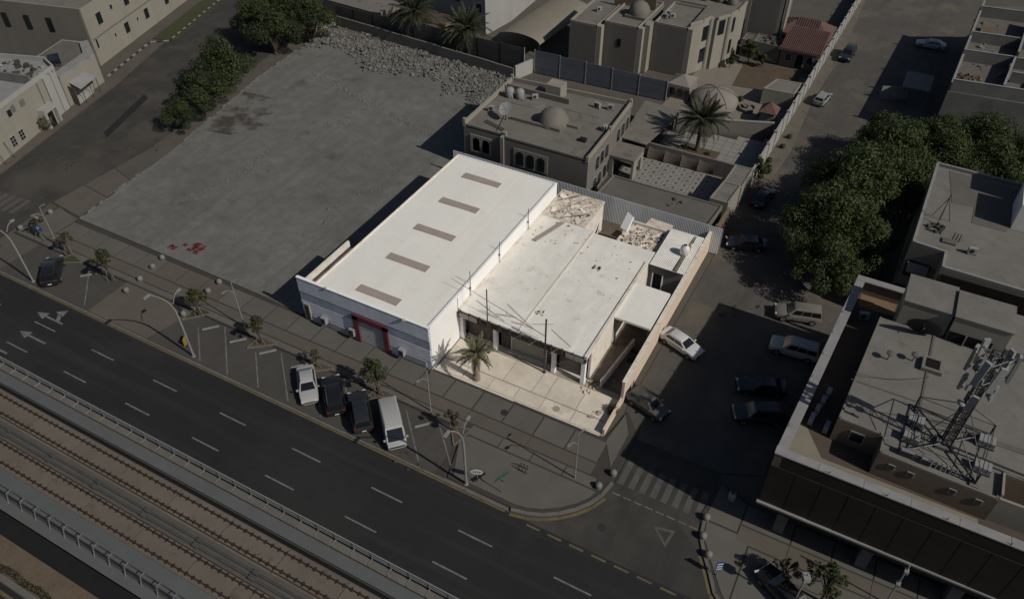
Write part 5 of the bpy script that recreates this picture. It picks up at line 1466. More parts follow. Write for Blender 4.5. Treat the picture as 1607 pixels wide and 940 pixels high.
for (x, y, w_, lab) in ((8.3, 43.6, .9, 'dark cabinet at the left end of the roof edge before the mast'), (9.7, 43.5, .7, 'dark cabinet beside the pipe stubs on the roof')):
    t = thing('equipment_cabinet', lab, 'cabinet', (x, y, 10.92), 0, 'equipment cabinets')
    MB().box(x, y, 10.98, x + w_, y + .5, 11.5).build('case', M['steel_grey'], t)
    MB().box(x + .04, y - .02, 11.03, x + w_ - .04, y, 11.45).build('door', M['steel_dark'], t)

# ================================================================ upper right building
ub = thing('rear_building', 'pale flat roofed building behind the trees with shaded front windows', 'building', (11, 80, 0))
UP = [(5.95, 73.9), (9.0, 73.6), (9.0, 71.0), (30, 70.4), (30, 90.2), (6.4, 91.0)]
MB().prism(UP, 0, 8.55).build('wall', M['wall_beige'], ub)
MB().sheet([(x + .02 if x < 10 else x - .02, y) for x, y in UP], 8.562).build('roof', M['roof_pale'], ub)
parapet(ub, UP, 8.5, 8.95, .26, 'coping_white')
MB().prism([(11.0, 80.6), (14.3, 80.6), (15.2, 89.7), (7.9, 90.2), (8.8, 83.6), (11.0, 83.9)], 8.55, 8.6).build('roof_slab', M['roof_dusty'], ub)  # L-shaped cast shadow laid on the roof as a darker slab
MB().box(14.6, 81.5, 8.55, 20, 86.5, 11.5).build('stair_head', M['corrugated'], ub)
MB().box(16.5, 86.6, 8.55, 28, 90, 13.8).build('stair_head', M['wall_beige'], ub)  # unseen tall block added to throw its shadow across this roof
for (x, z) in ((7.3, 5.9), (7.1, 2.6)):
    w = MB().box(x - 1.1, 73.5, z - .9, x + 1.1, 73.85, z + .9).build('window', M['glass_dark'], ub)
    b = MB(); n = 8; vs = []
    for xx in (x - 1.0, x + 1.0):
        for i in range(n + 1):
            a = math.pi / 2 * i / n
            vs.append((xx, 73.55 - .9 * math.sin(a), z + .85 - .7 * (1 - math.cos(a))))
    b.add(vs, [(i, i + 1, n + 2 + i, n + 1 + i) for i in range(n)])
    b.build('awning', M['wall_beige'], w)
MB().box(9.4, 70.75, .1, 29, 70.98, 8.2).build('cladding_panel', M['wall_brown'], ub)
t = thing('tripod_antenna', 'thin tripod antenna with clutter on the rear building roof', 'antenna', (8.0, 79.5, 8.6))
for a in (20, 140, 260):
    MB().tube((8.0 + 1.0 * math.cos(R(a)), 79.6 + 1.0 * math.sin(R(a)), 8.57), (8.0, 79.6, 11.4), .035, n=5).build('leg', M['steel_dark'], t)
MB().tube((8.0, 79.6, 8.57), (8.0, 79.6, 11.8), .045, n=6).build('mast', M['steel_dark'], t)
heap('clutter', t, 'dark_debris', 26, (7.0, 77.0, 8.6, 78.8), 8.6, .15, .6, 91)
t = thing('roof_frame', 'dark square roof hatch with upright bars on the rear building', 'hatch', (9.2, 76.5, 8.57))
MB().box(8.6, 75.6, 8.57, 9.9, 76.4, 8.75).build('cover', M['roof_dusty'], t)
for x in (9.5, 9.8, 10.1):
    MB().tube((x, 76.5, 8.57), (x, 76.5, 9.5), .05, n=5).build('bar', M['steel_dark'], t)
ac_unit('air conditioner lying in the middle of the rear building roof', 11.4, 75.0, 8.58, .2)
ac_unit('white air conditioner in the alley behind the corner building', 7.4, 68.2, 3.1, 0)
t = thing('alley_wall', 'brown alley wall with white coping between the two right buildings', 'wall', (9, 66.5, 0))
MB().box(3.0, 65.6, 0, 31, 65.8, 5.0).build('wall', M['wall_tan'], t)
MB().box(8.0, 65.58, 5.0, 31, 65.82, 5.1).build('coping', M['coping_white'], t)
struct(MB().sheet([(2.4, 64.6), (31, 64.4), (31, 71), (3, 73)], .02).build('alley_floor', M['terrace_brown']))

# ================================================================ unfinished concrete building
un = thing('unfinished_building', 'unfinished grey concrete building with open roofless rooms', 'building', (14, 134, 0))
UN = [(5.8, 113.8), (30, 116.2), (30, 160), (7.3, 148)]
SH = lambda p: (p[0], p[1] - 3.8)
MB().prism(UN, 0, 7.3).build('wall', M['wall_concrete'], un)
MB().sheet([(x + .02, y + .02) for x, y in UN], 7.315).build('floor', M['roof_dusty'], un)
for (a, b, h) in (((5.95, 117.9), (30, 120.8), 7.0), ((5.95, 118), (7.6, 151.8), 6.3), ((6.3, 128.6), (12.6, 129.3), 7.0), ((6.8, 136.2), (16, 137.2), 6.9), ((7.3, 147.2), (16, 148.2), 7.0), ((12.0, 118.9), (12.9, 129.2), 7.1), ((13.2, 131), (14.2, 146), 7.1), ((16.4, 119.3), (17.2, 135), 7.0), ((12.9, 124.5), (17, 124.9), 6.8), ((13.2, 129.4), (30, 131), 6.9)):
    MB().wall(SH(a), SH(b), 7.3, h + 2, .24).build('room_wall', M['wall_concrete'], un)
    MB().wall(SH(a), SH(b), h + 2, h + 2.05, .3).build('wall_cap', M['coping_white'], un)
for (x, y) in ((12.6, 118.4), (20, 119.3)):
    MB().obox(x, y - 3.75, 5.0, 6.5, 1.3, .24, R(6)).build('window', M['void'], un)
heap('building_sand', un, 'rubble_pale' if False else 'sand_verge', 160, (6.4, 115.4, 9.5, 120), 7.35, .15, .9, 95)
heap('debris', un, 'rubble_grey', 120, (6.6, 115.4, 12, 142), 7.35, .1, .7, 96)
MB().box(8.0, 134.5, 7.32, 10.2, 138.5, 7.8).build('sand_heap', M['sand_verge'], un)
t = thing('slatted_canopy', 'small slatted metal canopy beside the side street', 'canopy', (2.2, 126, 0))
for x, y in ((.4, 123.6), (3.9, 123.4), (.3, 128.8), (3.8, 128.7)):
    MB().tube((x, y, 0), (x, y, 2.5), .06, n=6).build('post', M['steel_grey'], t)
for i in range(17):
    MB().box(.2 + i * .23, 123.2, 2.5, .32 + i * .23, 129.1, 2.57).build('slat', M['steel_grey'], t)
t = thing('site_hoarding', 'white site hoarding panels beside the slatted canopy', 'hoarding', (-1, 124.6, 0))
for i in range(3):
    MB().wall((-2.4 + i * 1.25, 122.9 + i * .55), (-1.2 + i * 1.25, 123.4 + i * .55), 0, 2.1, .06).build('panel', M['coping_white'], t)

# ================================================================ left buildings
lb = thing('left_shop', 'cream two storey building with clutter filled roof at the left edge', 'building', (-108, 54, 0))
LB = [(-103.4, 45.6), (-109.1, 62.4), (-112.5, 63.6), (-126, 59), (-120, 38)]
MB().prism(LB, 0, 6.1).build('wall', M['wall_cream'], lb)
MB().sheet([(x - .05, y) for x, y in LB], 6.115).build('roof', M['coping_white'], lb)
for i in range(5):
    a, b = Vector(LB[i]), Vector(LB[(i + 1) % 5]); d = (b - a).normalized(); nn = Vector((-d.y, d.x))
    MB().prism([tuple(a + d * .02), tuple(b - d * .26), tuple(b - d * .26 + nn * .24), tuple(a + d * .02 + nn * .24)], 6.05, 6.75 + .003 * i).build('parapet', M['wall_pale'], lb)
MB().wall((-107.6, 57.6), (-118.5, 55.2), 6.1, 7.4, .3).build('roof_wall', M['wall_concrete'], lb)
heap('clutter', lb, 'dark_debris', 60, (-117, 57.5, -109.5, 61.5), 6.2, .12, .8, 101)
heap('clutter', lb, 'rubble_pale' if False else 'coping_white', 40, (-117, 56.8, -108.5, 62.0), 6.2, .1, .8, 102)
fd = Vector((LB[1][0] - LB[0][0], LB[1][1] - LB[0][1])).normalized(); fn = Vector((fd.y, -fd.x))


def on_face(s, out=0.0):
    p = Vector(LB[0]) + fd * s + fn * out
    return (p.x, p.y)


def face_box(parent, name, s0, s1, z0, z1, d, m, out=0.0):
    a, b = on_face(s0, out + d / 2), on_face(s1, out + d / 2)
    return MB().wall(a, b, z0, z1, d).build(name, M[m], parent)


for s, z0, w_, m in ((6.3, 4.5, .7, 'glass_dark'), (7.2, 4.7, .7, 'wall_concrete'), (9.0, 4.6, .9, 'wall_concrete'), (15.4, 4.4, .5, 'glass_dark'), (15.5, 3.5, .5, 'glass_dark')):
    f = face_box(lb, 'window', s, s + w_, z0, z0 + .9, .08, m)
for s in (4.6, 6.4):
    f = face_box(lb, 'window', s, s + 1.1, .7, 2.3, .1, 'window_frame')
    for k in range(2):
        for q in range(3):
            face_box(f, 'pane', s + .12 + k * .48, s + .5 + k * .48, .82 + q * .48, 1.2 + q * .48, .04, 'glass_dark', .1)
for s in (13.2, 14.6, 16.2):
    face_box(lb, 'drain_pipe', s, s + .12, .0, 6.0, .12, 'wall_concrete')
face_box(lb, 'pilaster', 14.7, 17.5, 0, 6.1, .1, 'wall_pale', .0)
pv = face_box(lb, 'entrance', 11.2, 14.0, 0, 2.9, 1.2, 'wall_pale')
face_box(pv, 'door', 11.6, 12.7, .1, 2.3, .06, 'void', 1.2)
face_box(pv, 'door', 13.0, 13.6, .1, 2.3, .06, 'wall_concrete', 1.2)
t = thing('clothes_frame', 'thin leaning metal frame against the left cream building', 'frame', (*on_face(3.2, .8), 0))
for s in (1.6, 3.4):
    MB().tube((*on_face(s, .9), 0), (*on_face(s, .2), 2.4), .04, n=5).build('post', M['steel_dark'], t)
MB().tube((*on_face(1.6, .9), .05), (*on_face(3.4, .9), .05), .03, n=5).build('bar', M['steel_dark'], t)
# annex with white roof strip and awning
an = thing('awning_annex', 'single storey cream annex with white roof strip and awning', 'building', (-111, 67, 0))
AN = [(-109.15, 62.5), (-111.3, 70.6), (-116.3, 73.6), (-121, 72.3), (-118, 62), (-112.5, 63.7)]
MB().prism(AN, 0, 4.3).build('wall', M['wall_cream'], an)
MB().sheet([(-109.6, 62.9), (-111.5, 70.4), (-116, 73.3), (-120.6, 72.0), (-117.8, 62.6), (-112.3, 64.0)], 4.312).build('roof', M['roof_dusty'], an)
MB().prism([(-109.2, 62.6), (-111.3, 70.6), (-116.2, 73.5), (-116.9, 72.4), (-113.0, 69.9), (-111.0, 63.2)], 4.3, 4.75).build('roof_strip', M['coping_white'], an)
MB().prism([(-113.5, 66.3), (-115.6, 67.6), (-116.4, 66.2), (-114.4, 65.0)], 4.33, 5.1).build('tank_cover', M['glass_dark'], an)
heap('clutter', an, 'dark_debris', 30, (-114.5, 63.8, -112, 66), 4.35, .1, .6, 103)
aw = MB(); p0, p1 = on_face(19.2, .1), on_face(22.8, .1); q0, q1 = on_face(19.0, 1.9), on_face(23.2, 1.9)
aw.add([(*p0, 3.3), (*p1, 3.3), (*q1, 2.5), (*q0, 2.5), (*p0, 3.22), (*p1, 3.22), (*q1, 2.42), (*q0, 2.42)], [(0, 3, 2, 1), (4, 5, 6, 7), (0, 1, 5, 4), (1, 2, 6, 5), (2, 3, 7, 6), (3, 0, 4, 7)])
a_ = aw.build('awning', M['coping_white'], an)
for s in (19.3, 21.2, 23.0):
    MB().tube((*on_face(s, 1.8), 0), (*on_face(s, 1.8), 2.5), .05, n=5).build('awning_post', M['steel_dark'], an)
sd_ = MB(); sd_.wall(on_face(18.7, .15), on_face(18.2, 1.5), .1, 3.0, .08); sd_.build('side_blind', M['fabric_brown'], an)
face_box(an, 'counter', 18.8, 22.5, 0, .9, 1.0, 'wall_pale')
for s, z in ((21.4, 3.6), (24.4, 1.6), (23.9, 3.6)):
    face_box(an, 'window', s, s + .5, z, z + .45, .06, 'glass_dark')
# apartment block behind
ap = thing('apartment_block', 'large cream apartment block with square windows at the top left', 'building', (-125, 85, 0))
AP = [(-116.4, 74.2), (-125.6, 103.5), (-150, 98), (-150, 66)]
MB().prism(AP, 0, 9.4).build('wall', M['wall_cream'], ap)
MB().sheet([(-116.6, 74.4), (-125.5, 103.2), (-149.9, 97.8), (-149.9, 66.2)], 9.412).build('roof', M['roof_beige'], ap)
A0 = Vector(AP[0]); ad = (Vector(AP[1]) - A0).normalized(); anm = Vector((ad.y, -ad.x))


def ap_box(parent, name, s0, s1, z0, z1, d, m, out=0.0):
    a, b = A0 + ad * s0 + anm * (out + d / 2), A0 + ad * s1 + anm * (out + d / 2)
    return MB().wall(tuple(a), tuple(b), z0, z1, d).build(name, M[m], parent)


for s, z, w_, h_ in ((2.7, 5.6, 1.5, 2.0), (10.5, 5.7, 1.5, 2.0), (17.5, 5.7, 1.5, 2.0), (24.5, 5.7, 1.5, 2.0), (8.6, 1.7, 1.4, 1.9), (14.8, 1.7, 1.4, 1.9), (21.5, 1.7, 1.4, 1.9), (26.6, 1.7, 1.3, 1.9), (6.7, 6.6, .7, .9), (14.2, 6.6, .7, .9), (5.6, 2.4, .5, .8), (12.4, 2.4, .5, .8), (.7, 2.6, .6, 1.6)):
    f = ap_box(ap, 'window', s, s + w_, z, z + h_, .06, 'window_frame')
    ap_box(f, 'pane', s + .1, s + w_ - .1, z + .1, z + h_ - .1, .05, 'glass_dark', .05)
ap_box(ap, 'string_course', .4, 30, 4.2, 4.36, .12, 'wall_villa')
sdv = (Vector(AP[3]) - A0).normalized(); sn = Vector((-sdv.y, sdv.x))
MB().wall(tuple(A0 + sdv * .2 + sn * .02), tuple(A0 + sdv * 33), 0, 9.38, .1).build('side_face', M['wall_villa'], ap)
for s in (6.2, 10.4, 14.6):
    for z in (5.2,):
        a, b = A0 + sdv * s + sn * .1, A0 + sdv * (s + .9) + sn * .1
        MB().wall(tuple(a), tuple(b), z, z + 2.2, .2).build('window', M['glass_dark'], ap)
# ================================================================ vehicles
def paint(name, c, rough=.3):
    return plain(name, c, rough, 0, .5, coat=.6)


paint('paint_car_white', (.33, .33, .325)); paint('paint_car_black', (.012, .012, .013), .25); paint('paint_car_silver', (.22, .225, .23)); paint('paint_car_dark', (.02, .022, .026), .3)
paint('paint_car_beige', (.16, .15, .135)); paint('paint_car_dusty', (.065, .063, .058), .7); paint('paint_car_bright', (.5, .5, .495))
plain('car_glass', (.008, .009, .011), .12, 0, .8)
plain('tyre', (.013, .013, .013), .9, 0, .2)
plain('alloy', (.25, .25, .25), .4, .6)
plain('head_light', (.5, .5, .5), .15, 0, .8)
plain('tail_light', (.18, .012, .012), .25, 0, .6)
plain('plate', (.55, .55, .53), .5)
plain('trim_black', (.02, .02, .02), .6)

CARS = {
    'sedan': dict(L=4.75, W=1.82, H=1.44, st=[(-.5, .78, .42, .74), (-.487, .87, .30, .90), (-.44, .95, .24, .97), (-.30, 1, .22, .98), (0, 1, .22, .96), (.2, 1, .22, .94), (.34, .97, .23, .87), (.44, .92, .26, .77), (.483, .84, .32, .68), (.5, .72, .40, .58)], gh=(-.40, .24, -.26, .06), wr=.34),
    'suv': dict(L=4.85, W=1.94, H=1.78, st=[(-.5, .84, .50, .92), (-.487, .92, .36, 1.06), (-.44, .97, .30, 1.10), (-.25, 1, .28, 1.10), (0, 1, .28, 1.09), (.2, 1, .28, 1.07), (.34, .98, .30, 1.02), (.45, .94, .32, .93), (.485, .87, .38, .82), (.5, .78, .46, .70)], gh=(-.487, .24, -.44, .10), wr=.39),
    'van': dict(L=4.9, W=1.88, H=2.15, st=[(-.5, .90, .45, 1.06), (-.49, .95, .32, 1.12), (-.44, .98, .28, 1.14), (-.2, 1, .26, 1.14), (.1, 1, .26, 1.13), (.3, 1, .26, 1.10), (.42, .97, .28, 1.02), (.48, .92, .32, .92), (.495, .86, .38, .78), (.5, .76, .46, .66)], gh=(-.494, .44, -.475, .26), wr=.35),
    'hatch': dict(L=4.2, W=1.78, H=1.5, st=[(-.5, .82, .42, .84), (-.487, .9, .30, .95), (-.44, .96, .25, .99), (-.25, 1, .23, .99), (0, 1, .23, .97), (.2, 1, .23, .95), (.35, .97, .24, .88), (.45, .91, .27, .77), (.485, .84, .32, .67), (.5, .72, .4, .57)], gh=(-.47, .26, -.40, .08), wr=.33),
}
_carmesh = {}


def car_meshes(kind, pm):
    if (kind, pm) in _carmesh:
        return _carmesh[(kind, pm)]
    C = CARS[kind]; L, W, H = C['L'], C['W'], C['H']; w = W / 2
    b = MB(); vs = []; k = 0
    for (xf, ws, zl, zb) in C['st']:
        ww = w * ws
        sec = [(ww * .80, zl), (ww * .96, zl + .10), (ww, zl + .30), (ww * .985, zb - .10), (ww * .93, zb - .01), (ww * .55, zb + .025)]
        row = [(-y, z) for y, z in sec] + [(y, z) for y, z in sec[::-1]]
        vs += [(xf * L, y, z) for y, z in row]; k = len(row)
    n = len(C['st']); fs = []
    for i in range(n - 1):
        for j in range(k):
            fs.append((i * k + j, (i + 1) * k + j, (i + 1) * k + (j + 1) % k, i * k + (j + 1) % k))
    fs.append(tuple(range(k - 1, -1, -1))); fs.append(tuple(range((n - 1) * k, n * k)))
    fs = [f[::-1] for f in fs]
    b.add(vs, fs)
    # greenhouse
    r0, f0, r1, f1 = [v * L for v in C['gh']]
    zb = lambda x: np.interp(x / L, [s[0] for s in C['st']], [s[3] for s in C['st']])
    bw, rw = w * .90, w * (.86 if kind == 'van' else .70)
    base = [(r0, -bw, zb(r0) - .03), (f0, -bw, zb(f0) - .03), (f0, bw, zb(f0) - .03), (r0, bw, zb(r0) - .03)]
    sh = [(r1 - .05, -rw, H - .09), (f1 + .07, -rw, H - .09), (f1 + .07, rw, H - .09), (r1 - .05, rw, H - .09)]
    top = [(r1 + .12, -rw * .86, H), (f1 - .12, -rw * .86, H), (f1 - .12, rw * .86, H), (r1 + .12, rw * .86, H)]
    g = b.add(base + sh + top, [(i, (i + 1) % 4, 4 + (i + 1) % 4, 4 + i) for i in range(4)] + [(4 + i, 4 + (i + 1) % 4, 8 + (i + 1) % 4, 8 + i) for i in range(4)] + [(8, 9, 10, 11)])
    out = {'body': b.mesh('body', M[pm], smooth=38)}

    def quad(face, u0, u1, v0, v1, off=.012, u0b=None, u1b=None):
        """panel on greenhouse face between base edge i and shoulder edge"""
        i, j = face
        A, B, C2, D = Vector(base[i]), Vector(base[j]), Vector(sh[j]), Vector(sh[i])
        P = lambda u, v: (A + (B - A) * u) * (1 - v) + (D + (C2 - D) * u) * v
        nrm = (B - A).cross(D - A).normalized() * off
        ub0 = u0 if u0b is None else u0b; ub1 = u1 if u1b is None else u1b
        q = [P(u0, v0) + nrm, P(u1, v0) + nrm, P(ub1, v1) + nrm, P(ub0, v1) + nrm]
        m = MB(); inn = [p - nrm * 3 for p in q]
        m.add([tuple(p) for p in q + inn], [(0, 1, 2, 3), (4, 5, 1, 0), (5, 6, 2, 1), (6, 7, 3, 2), (7, 4, 0, 3)])
        return m
    gm = M['car_glass']
    out['windscreen'] = quad((1, 2), .07, .93, .10, .93).mesh('windscreen', gm)
    out['rear_window'] = quad((3, 0), .08, .92, .14 if kind != 'van' else .3, .9).mesh('rear_window', gm)
    splits = {'sedan': (.07, .49, .52, .90), 'hatch': (.06, .49, .52, .90), 'suv': (.04, .33, .35, .62, .64, .92), 'van': (.04, .32, .34, .62, .66, .93)}[kind]
    sw = []
    for s in range(0, len(splits), 2):
        a, c = splits[s], splits[s + 1]
        sw.append(quad((0, 1), a, c, .16, .90).mesh('side_window', gm))
        sw.append(quad((2, 3), 1 - c, 1 - a, .16, .90).mesh('side_window', gm))
    out['side_window'] = sw
    wr = C['wr']
    wm = MB(); n = 16; half = .11
    vs = []
    for y, r in ((-half, wr * .92), (-half * .7, wr), (half * .7, wr), (half, wr * .92)):
        vs += [(r * math.cos(2 * math.pi * i / n), y, r * math.sin(2 * math.pi * i / n)) for i in range(n)]
    fs = [(q * n + i, q * n + (i + 1) % n, (q + 1) * n + (i + 1) % n, (q + 1) * n + i) for q in range(3) for i in range(n)] + [tuple(range(n - 1, -1, -1)), tuple(range(3 * n, 4 * n))]
    wm.add(vs, [f[::-1] for f in fs]); out['wheel'] = wm.mesh('wheel', M['tyre'], smooth=50)
    rm = MB(); rr = wr * .62
    vs = []
    for y in (-half - .012, half + .012):
        vs += [(rr * math.cos(2 * math.pi * i / n), y, rr * math.sin(2 * math.pi * i / n)) for i in range(n)]
    rm.add(vs, [tuple(range(n)), tuple(range(2 * n - 1, n - 1, -1))] + [(i, (i + 1) % n, n + (i + 1) % n, n + i) for i in range(n)])
    out['rim'] = rm.mesh('rim', M['alloy'])
    zf, zr = C['st'][-2][3], C['st'][1][3]
    hl = MB(); hl.box(-.10, -.2, -.07, .06, .2, .06); out['headlight'] = hl.mesh('headlight', M['head_light'])
    tl = MB(); tl.box(-.05, -.16, -.1, .08, .16, .1); out['tail_light'] = tl.mesh('tail_light', M['tail_light'])
    mi = MB(); mi.box(-.07, -.11, -.06, .07, .11, .08); out['mirror'] = mi.mesh('mirror', M[pm])
    pl = MB(); pl.box(-.012, -.2, -.06, .012, .2, .06); out['number_plate'] = pl.mesh('number_plate', M['plate'])
    gr = MB(); gr.box(-.03, -w * .55, -.1, .03, w * .55, .1); out['grille'] = gr.mesh('grille', M['trim_black'])
    out['zf'], out['zr'] = zf, zr
    _carmesh[(kind, pm)] = out
    return out


def car(name, kind, pm, x, y, ang, label, cat='car', z=0.0, group='vehicles along the streets'):
    t = thing(name, label, cat, (x, y, z), R(ang), group, world_coords=False)
    m = car_meshes(kind, pm); C = CARS[kind]; L, W, H, wr = C['L'], C['W'], C['H'], C['wr']
    I = lambda me, nm, loc=(0, 0, 0), rot=(0, 0, 0), par=t: inst(me, nm, par, loc, rot)
    I(m['body'], 'body'); I(m['windscreen'], 'windscreen'); I(m['rear_window'], 'rear_window')
    for s in m['side_window']: I(s, 'side_window')
    for sx in (-.30, .315):
        for sy in (-1, 1):
            w_ = I(m['wheel'], 'wheel', (sx * L, sy * (W / 2 - .09), wr)); I(m['rim'], 'rim', (0, 0, 0), (0, 0, 0), w_)
    for sy in (-1, 1):
        I(m['headlight'], 'headlight', (L * .472, sy * W * .33, m['zf'] + .015), (0, 0, -sy * .35))
        I(m['tail_light'], 'tail_light', (-L * .486, sy * W * .36, m['zr'] - .1))
        I(m['mirror'], 'mirror', (C['gh'][1] * L - .25, sy * (W / 2 + .07), m['zr'] + .08))
    I(m['number_plate'], 'number_plate', (-L * .499, 0, .62)); I(m['grille'], 'grille', (L * .488, 0, m['zf'] - .12))
    return t


car('parked_sedan', 'sedan', 'paint_car_white', -41.3, 35.1, -45, 'white sedan parked slanted, first car in the bay row')
car('parked_suv', 'suv', 'paint_car_black', -38.2, 35.2, 135, 'black car parked right next to the white sedan')
car('parked_suv', 'suv', 'paint_car_dark', -34.8, 34.8, 135, 'dark car parked between the black car and the white van')
car('parked_van', 'van', 'paint_car_white', -31.1, 34.75, -45, 'white van parked slanted at the end of the row', 'van')
car('parked_suv', 'suv', 'paint_car_black', -77.6, 34.9, 135, 'black car parked alone at the left under the lamp')
car('parked_sedan', 'sedan', 'paint_car_bright', -11.4, 57.6, -20, 'white sedan parked against the pink street wall')
car('parked_hatchback', 'hatch', 'paint_car_dusty', -11.5, 48.4, -18, 'dusty grey car half in shadow near the street corner')
car('parked_suv', 'suv', 'paint_car_beige', -2.0, 67.6, 195, 'beige off-road car parked at the far end by the trees')
car('parked_suv', 'suv', 'paint_car_white', -1.1, 62.2, 184, 'white off-road car parked beside the corner building parapet')
car('parked_sedan', 'sedan', 'paint_car_black', -2.7, 55.6, 202, 'black sedan in the deep shade of the corner building')
car('parked_suv', 'suv', 'paint_car_dark', -2.0, 52.1, 205, 'dark car nearest the corner in the building shade')
car('parked_sedan', 'sedan', 'paint_car_black', -10.9, 87.4, 83, 'black sedan parked by the white gatehouse under the tree')
car('parked_sedan', 'sedan', 'paint_car_dark', -10.2, 77.0, 199, 'dark sedan standing across the shaded side street')
car('parked_suv', 'suv', 'paint_car_dark', -9.5, 135.3, 266, 'dark car parked by the red tiled house wall')
car('parked_hatchback', 'hatch', 'paint_car_silver', -9.9, 117.7, 82, 'silver car parked along the far pale street wall')
car('parked_sedan', 'sedan', 'paint_car_white', 2.2, 146.0, 182, 'white car parked at the top right near the unfinished building')
car('parked_sedan', 'sedan', 'paint_car_black', 4.3, 35.7, 150, 'black car under the tree at the bottom edge', z=.125)

# ================================================================ plants
def leaf_mesh(name, m, blobs, n, ln, wd, seed, up=.25, shell=.5, m2=None):
    """leaf cards spread through ellipsoid blobs (x, y, z, rx, ry, rz)"""
    r = np.random.default_rng(seed)
    B = np.array(blobs, float); wgt = B[:, 3] * B[:, 4] + .0; wgt /= wgt.sum()
    idx = r.choice(len(B), n, p=wgt); Bi = B[idx]
    d = r.normal(size=(n, 3)); d /= np.linalg.norm(d, axis=1)[:, None]
    rad = shell + (1.06 - shell) * r.random(n) ** .6
    P = Bi[:, :3] + d * rad[:, None] * Bi[:, 3:6]
    nr = d + r.normal(size=(n, 3)) * .55 + np.array([0, 0, up]); nr /= np.linalg.norm(nr, axis=1)[:, None]
    t = np.cross(nr, r.normal(size=(n, 3))); t /= np.linalg.norm(t, axis=1)[:, None] + 1e-9
    t[:, 2] -= .35; t /= np.linalg.norm(t, axis=1)[:, None]
    b = np.cross(nr, t); b /= np.linalg.norm(b, axis=1)[:, None] + 1e-9
    L_ = ln * (.6 + .8 * r.random(n))[:, None]; W_ = wd * (.6 + .8 * r.random(n))[:, None]
    V = np.empty((n, 4, 3)); V[:, 0] = P - t * L_ / 2; V[:, 1] = P + b * W_ / 2 + nr * .03; V[:, 2] = P + t * L_ / 2; V[:, 3] = P - b * W_ / 2 + nr * .03
    me = bpy.data.meshes.new(name)
    me.vertices.add(4 * n); me.vertices.foreach_set('co', V.ravel())
    me.loops.add(4 * n); me.loops.foreach_set('vertex_index', np.arange(4 * n, dtype=np.int32))
    me.polygons.add(n); me.polygons.foreach_set('loop_start', np.arange(0, 4 * n, 4, dtype=np.int32)); me.polygons.foreach_set('loop_total', np.full(n, 4, dtype=np.int32))
    me.materials.append(M[m])
    if m2:
        me.materials.append(M[m2]); pick = (r.random(len(B)) < .38)[idx] | (r.random(n) < .1)
        me.polygons.foreach_set('material_index', pick.astype(np.int32))
    me.update(calc_edges=True); me.validate()
    return me


def tree_meshes(h, rad, nblob, nleaf, ln, wd, m, seed, low=.3, flat=.8, m2=None):
    r = random.Random(seed); blobs = []; limbs = MB()
    th = h * low
    limbs.path([(0, 0, 0), (r.uniform(-.1, .1), r.uniform(-.1, .1), th * .5), (r.uniform(-.2, .2), r.uniform(-.2, .2), th)], .05 * h ** .9 * .6, 8, .035 * h ** .9 * .6)
    for i in range(nblob):
        a = i * 2.4 + r.uniform(-.4, .4); q = math.sqrt((i + .5) / nblob)
        d = rad * q * r.uniform(.45, 1.08)
        z = th + (h - th) * (.18 + .66 * (1 - q * q * .75) * r.uniform(.65, 1.12))
        rb = rad * r.choice((.12, .15, .19, .23, .28, .36)) * r.uniform(.85, 1.2)
        blobs.append((d * math.cos(a), d * math.sin(a), z, rb, rb * r.uniform(.8, 1.1), rb * flat * r.uniform(.7, 1.5)))
        limbs.path([(0, 0, th * .8), (d * .45 * math.cos(a), d * .45 * math.sin(a), (th + z) / 2 + .1 * h), (d * math.cos(a), d * math.sin(a), z)], .018 * h, 5, .006 * h)
    return limbs.mesh('trunk', M['bark'], smooth=60), leaf_mesh('crown', m, blobs, nleaf, ln, wd, seed, m2=m2)


def tree(name, label, ms, x, y, z=0.0, s=1.0, rz=0.0, group='trees', cat='tree', zs=1.0):
    t = thing(name, label, cat, (x, y, z), rz, group, world_coords=False)
    inst(ms[0], 'trunk', t, (0, 0, 0), (0, 0, 0), (s, s, s * zs)); inst(ms[1], 'crown', t, (0, 0, 0), (0, 0, 0), (s, s, s * zs))
    return t


big = [tree_meshes(8.4 + .5 * i, 4.7, 58, 14500, .36, .15, 'leaf_green', 11 + i, .2, m2='leaf_lime') for i in range(4)]
GR = 'big trees along the right street'
for i, (x, y, s, lab) in enumerate(((-.6, 72.6, .82, 'leafy street tree nearest the corner building, beside the white parapet end'), (-1.8, 78.8, 1.02, 'broad leafy tree reaching over the shaded side street'), (1.8, 77.2, .8, 'leafy tree close to the shaded windows of the rear building'),
                               (-1.2, 85.8, 1.05, 'leafy tree in the middle of the row along the right street'), (1.6, 92.2, 1.0, 'leafy tree behind the upper left corner of the rear building'), (2.4, 99.4, 1.0, 'leafy tree at the upper left end of the tree mass'),
                               (7.8, 98.8, .95, 'leafy tree behind the rear building, second from the left'), (13.0, 99.0, .95, 'leafy tree at the right edge below the concrete building'), (6.8, 106.4, .9, 'leafy tree right before the concrete wall of the unfinished building'), (18.0, 104.0, 1.0, 'leafy tree partly outside the right edge below the unfinished building'), (4.6, 94.6, .85, 'leafy tree tucked behind the rear parapet corner of the rear building'), (10.4, 94.4, .8, 'low leafy tree close behind the middle of the rear parapet'), (16.6, 95.2, .85, 'low leafy tree close behind the right end of the rear parapet'), (11.6, 107.0, .95, 'leafy tree under the window of the unfinished building'), (.2, 104.4, .75, 'smaller leafy tree leaning out at the top of the right street'))):
    tree('street_tree', lab, big[i % 4], x, y, 0, s, i * 1.3, GR, zs=1.12 if y < 93 else 1.0)
dk = [tree_meshes(8.8, 4.4, 50, 11500, .34, .15, 'leaf_dark', 31 + i, .1, .95, m2='leaf_green') for i in range(2)]
GL = 'dark trees along the left side street'
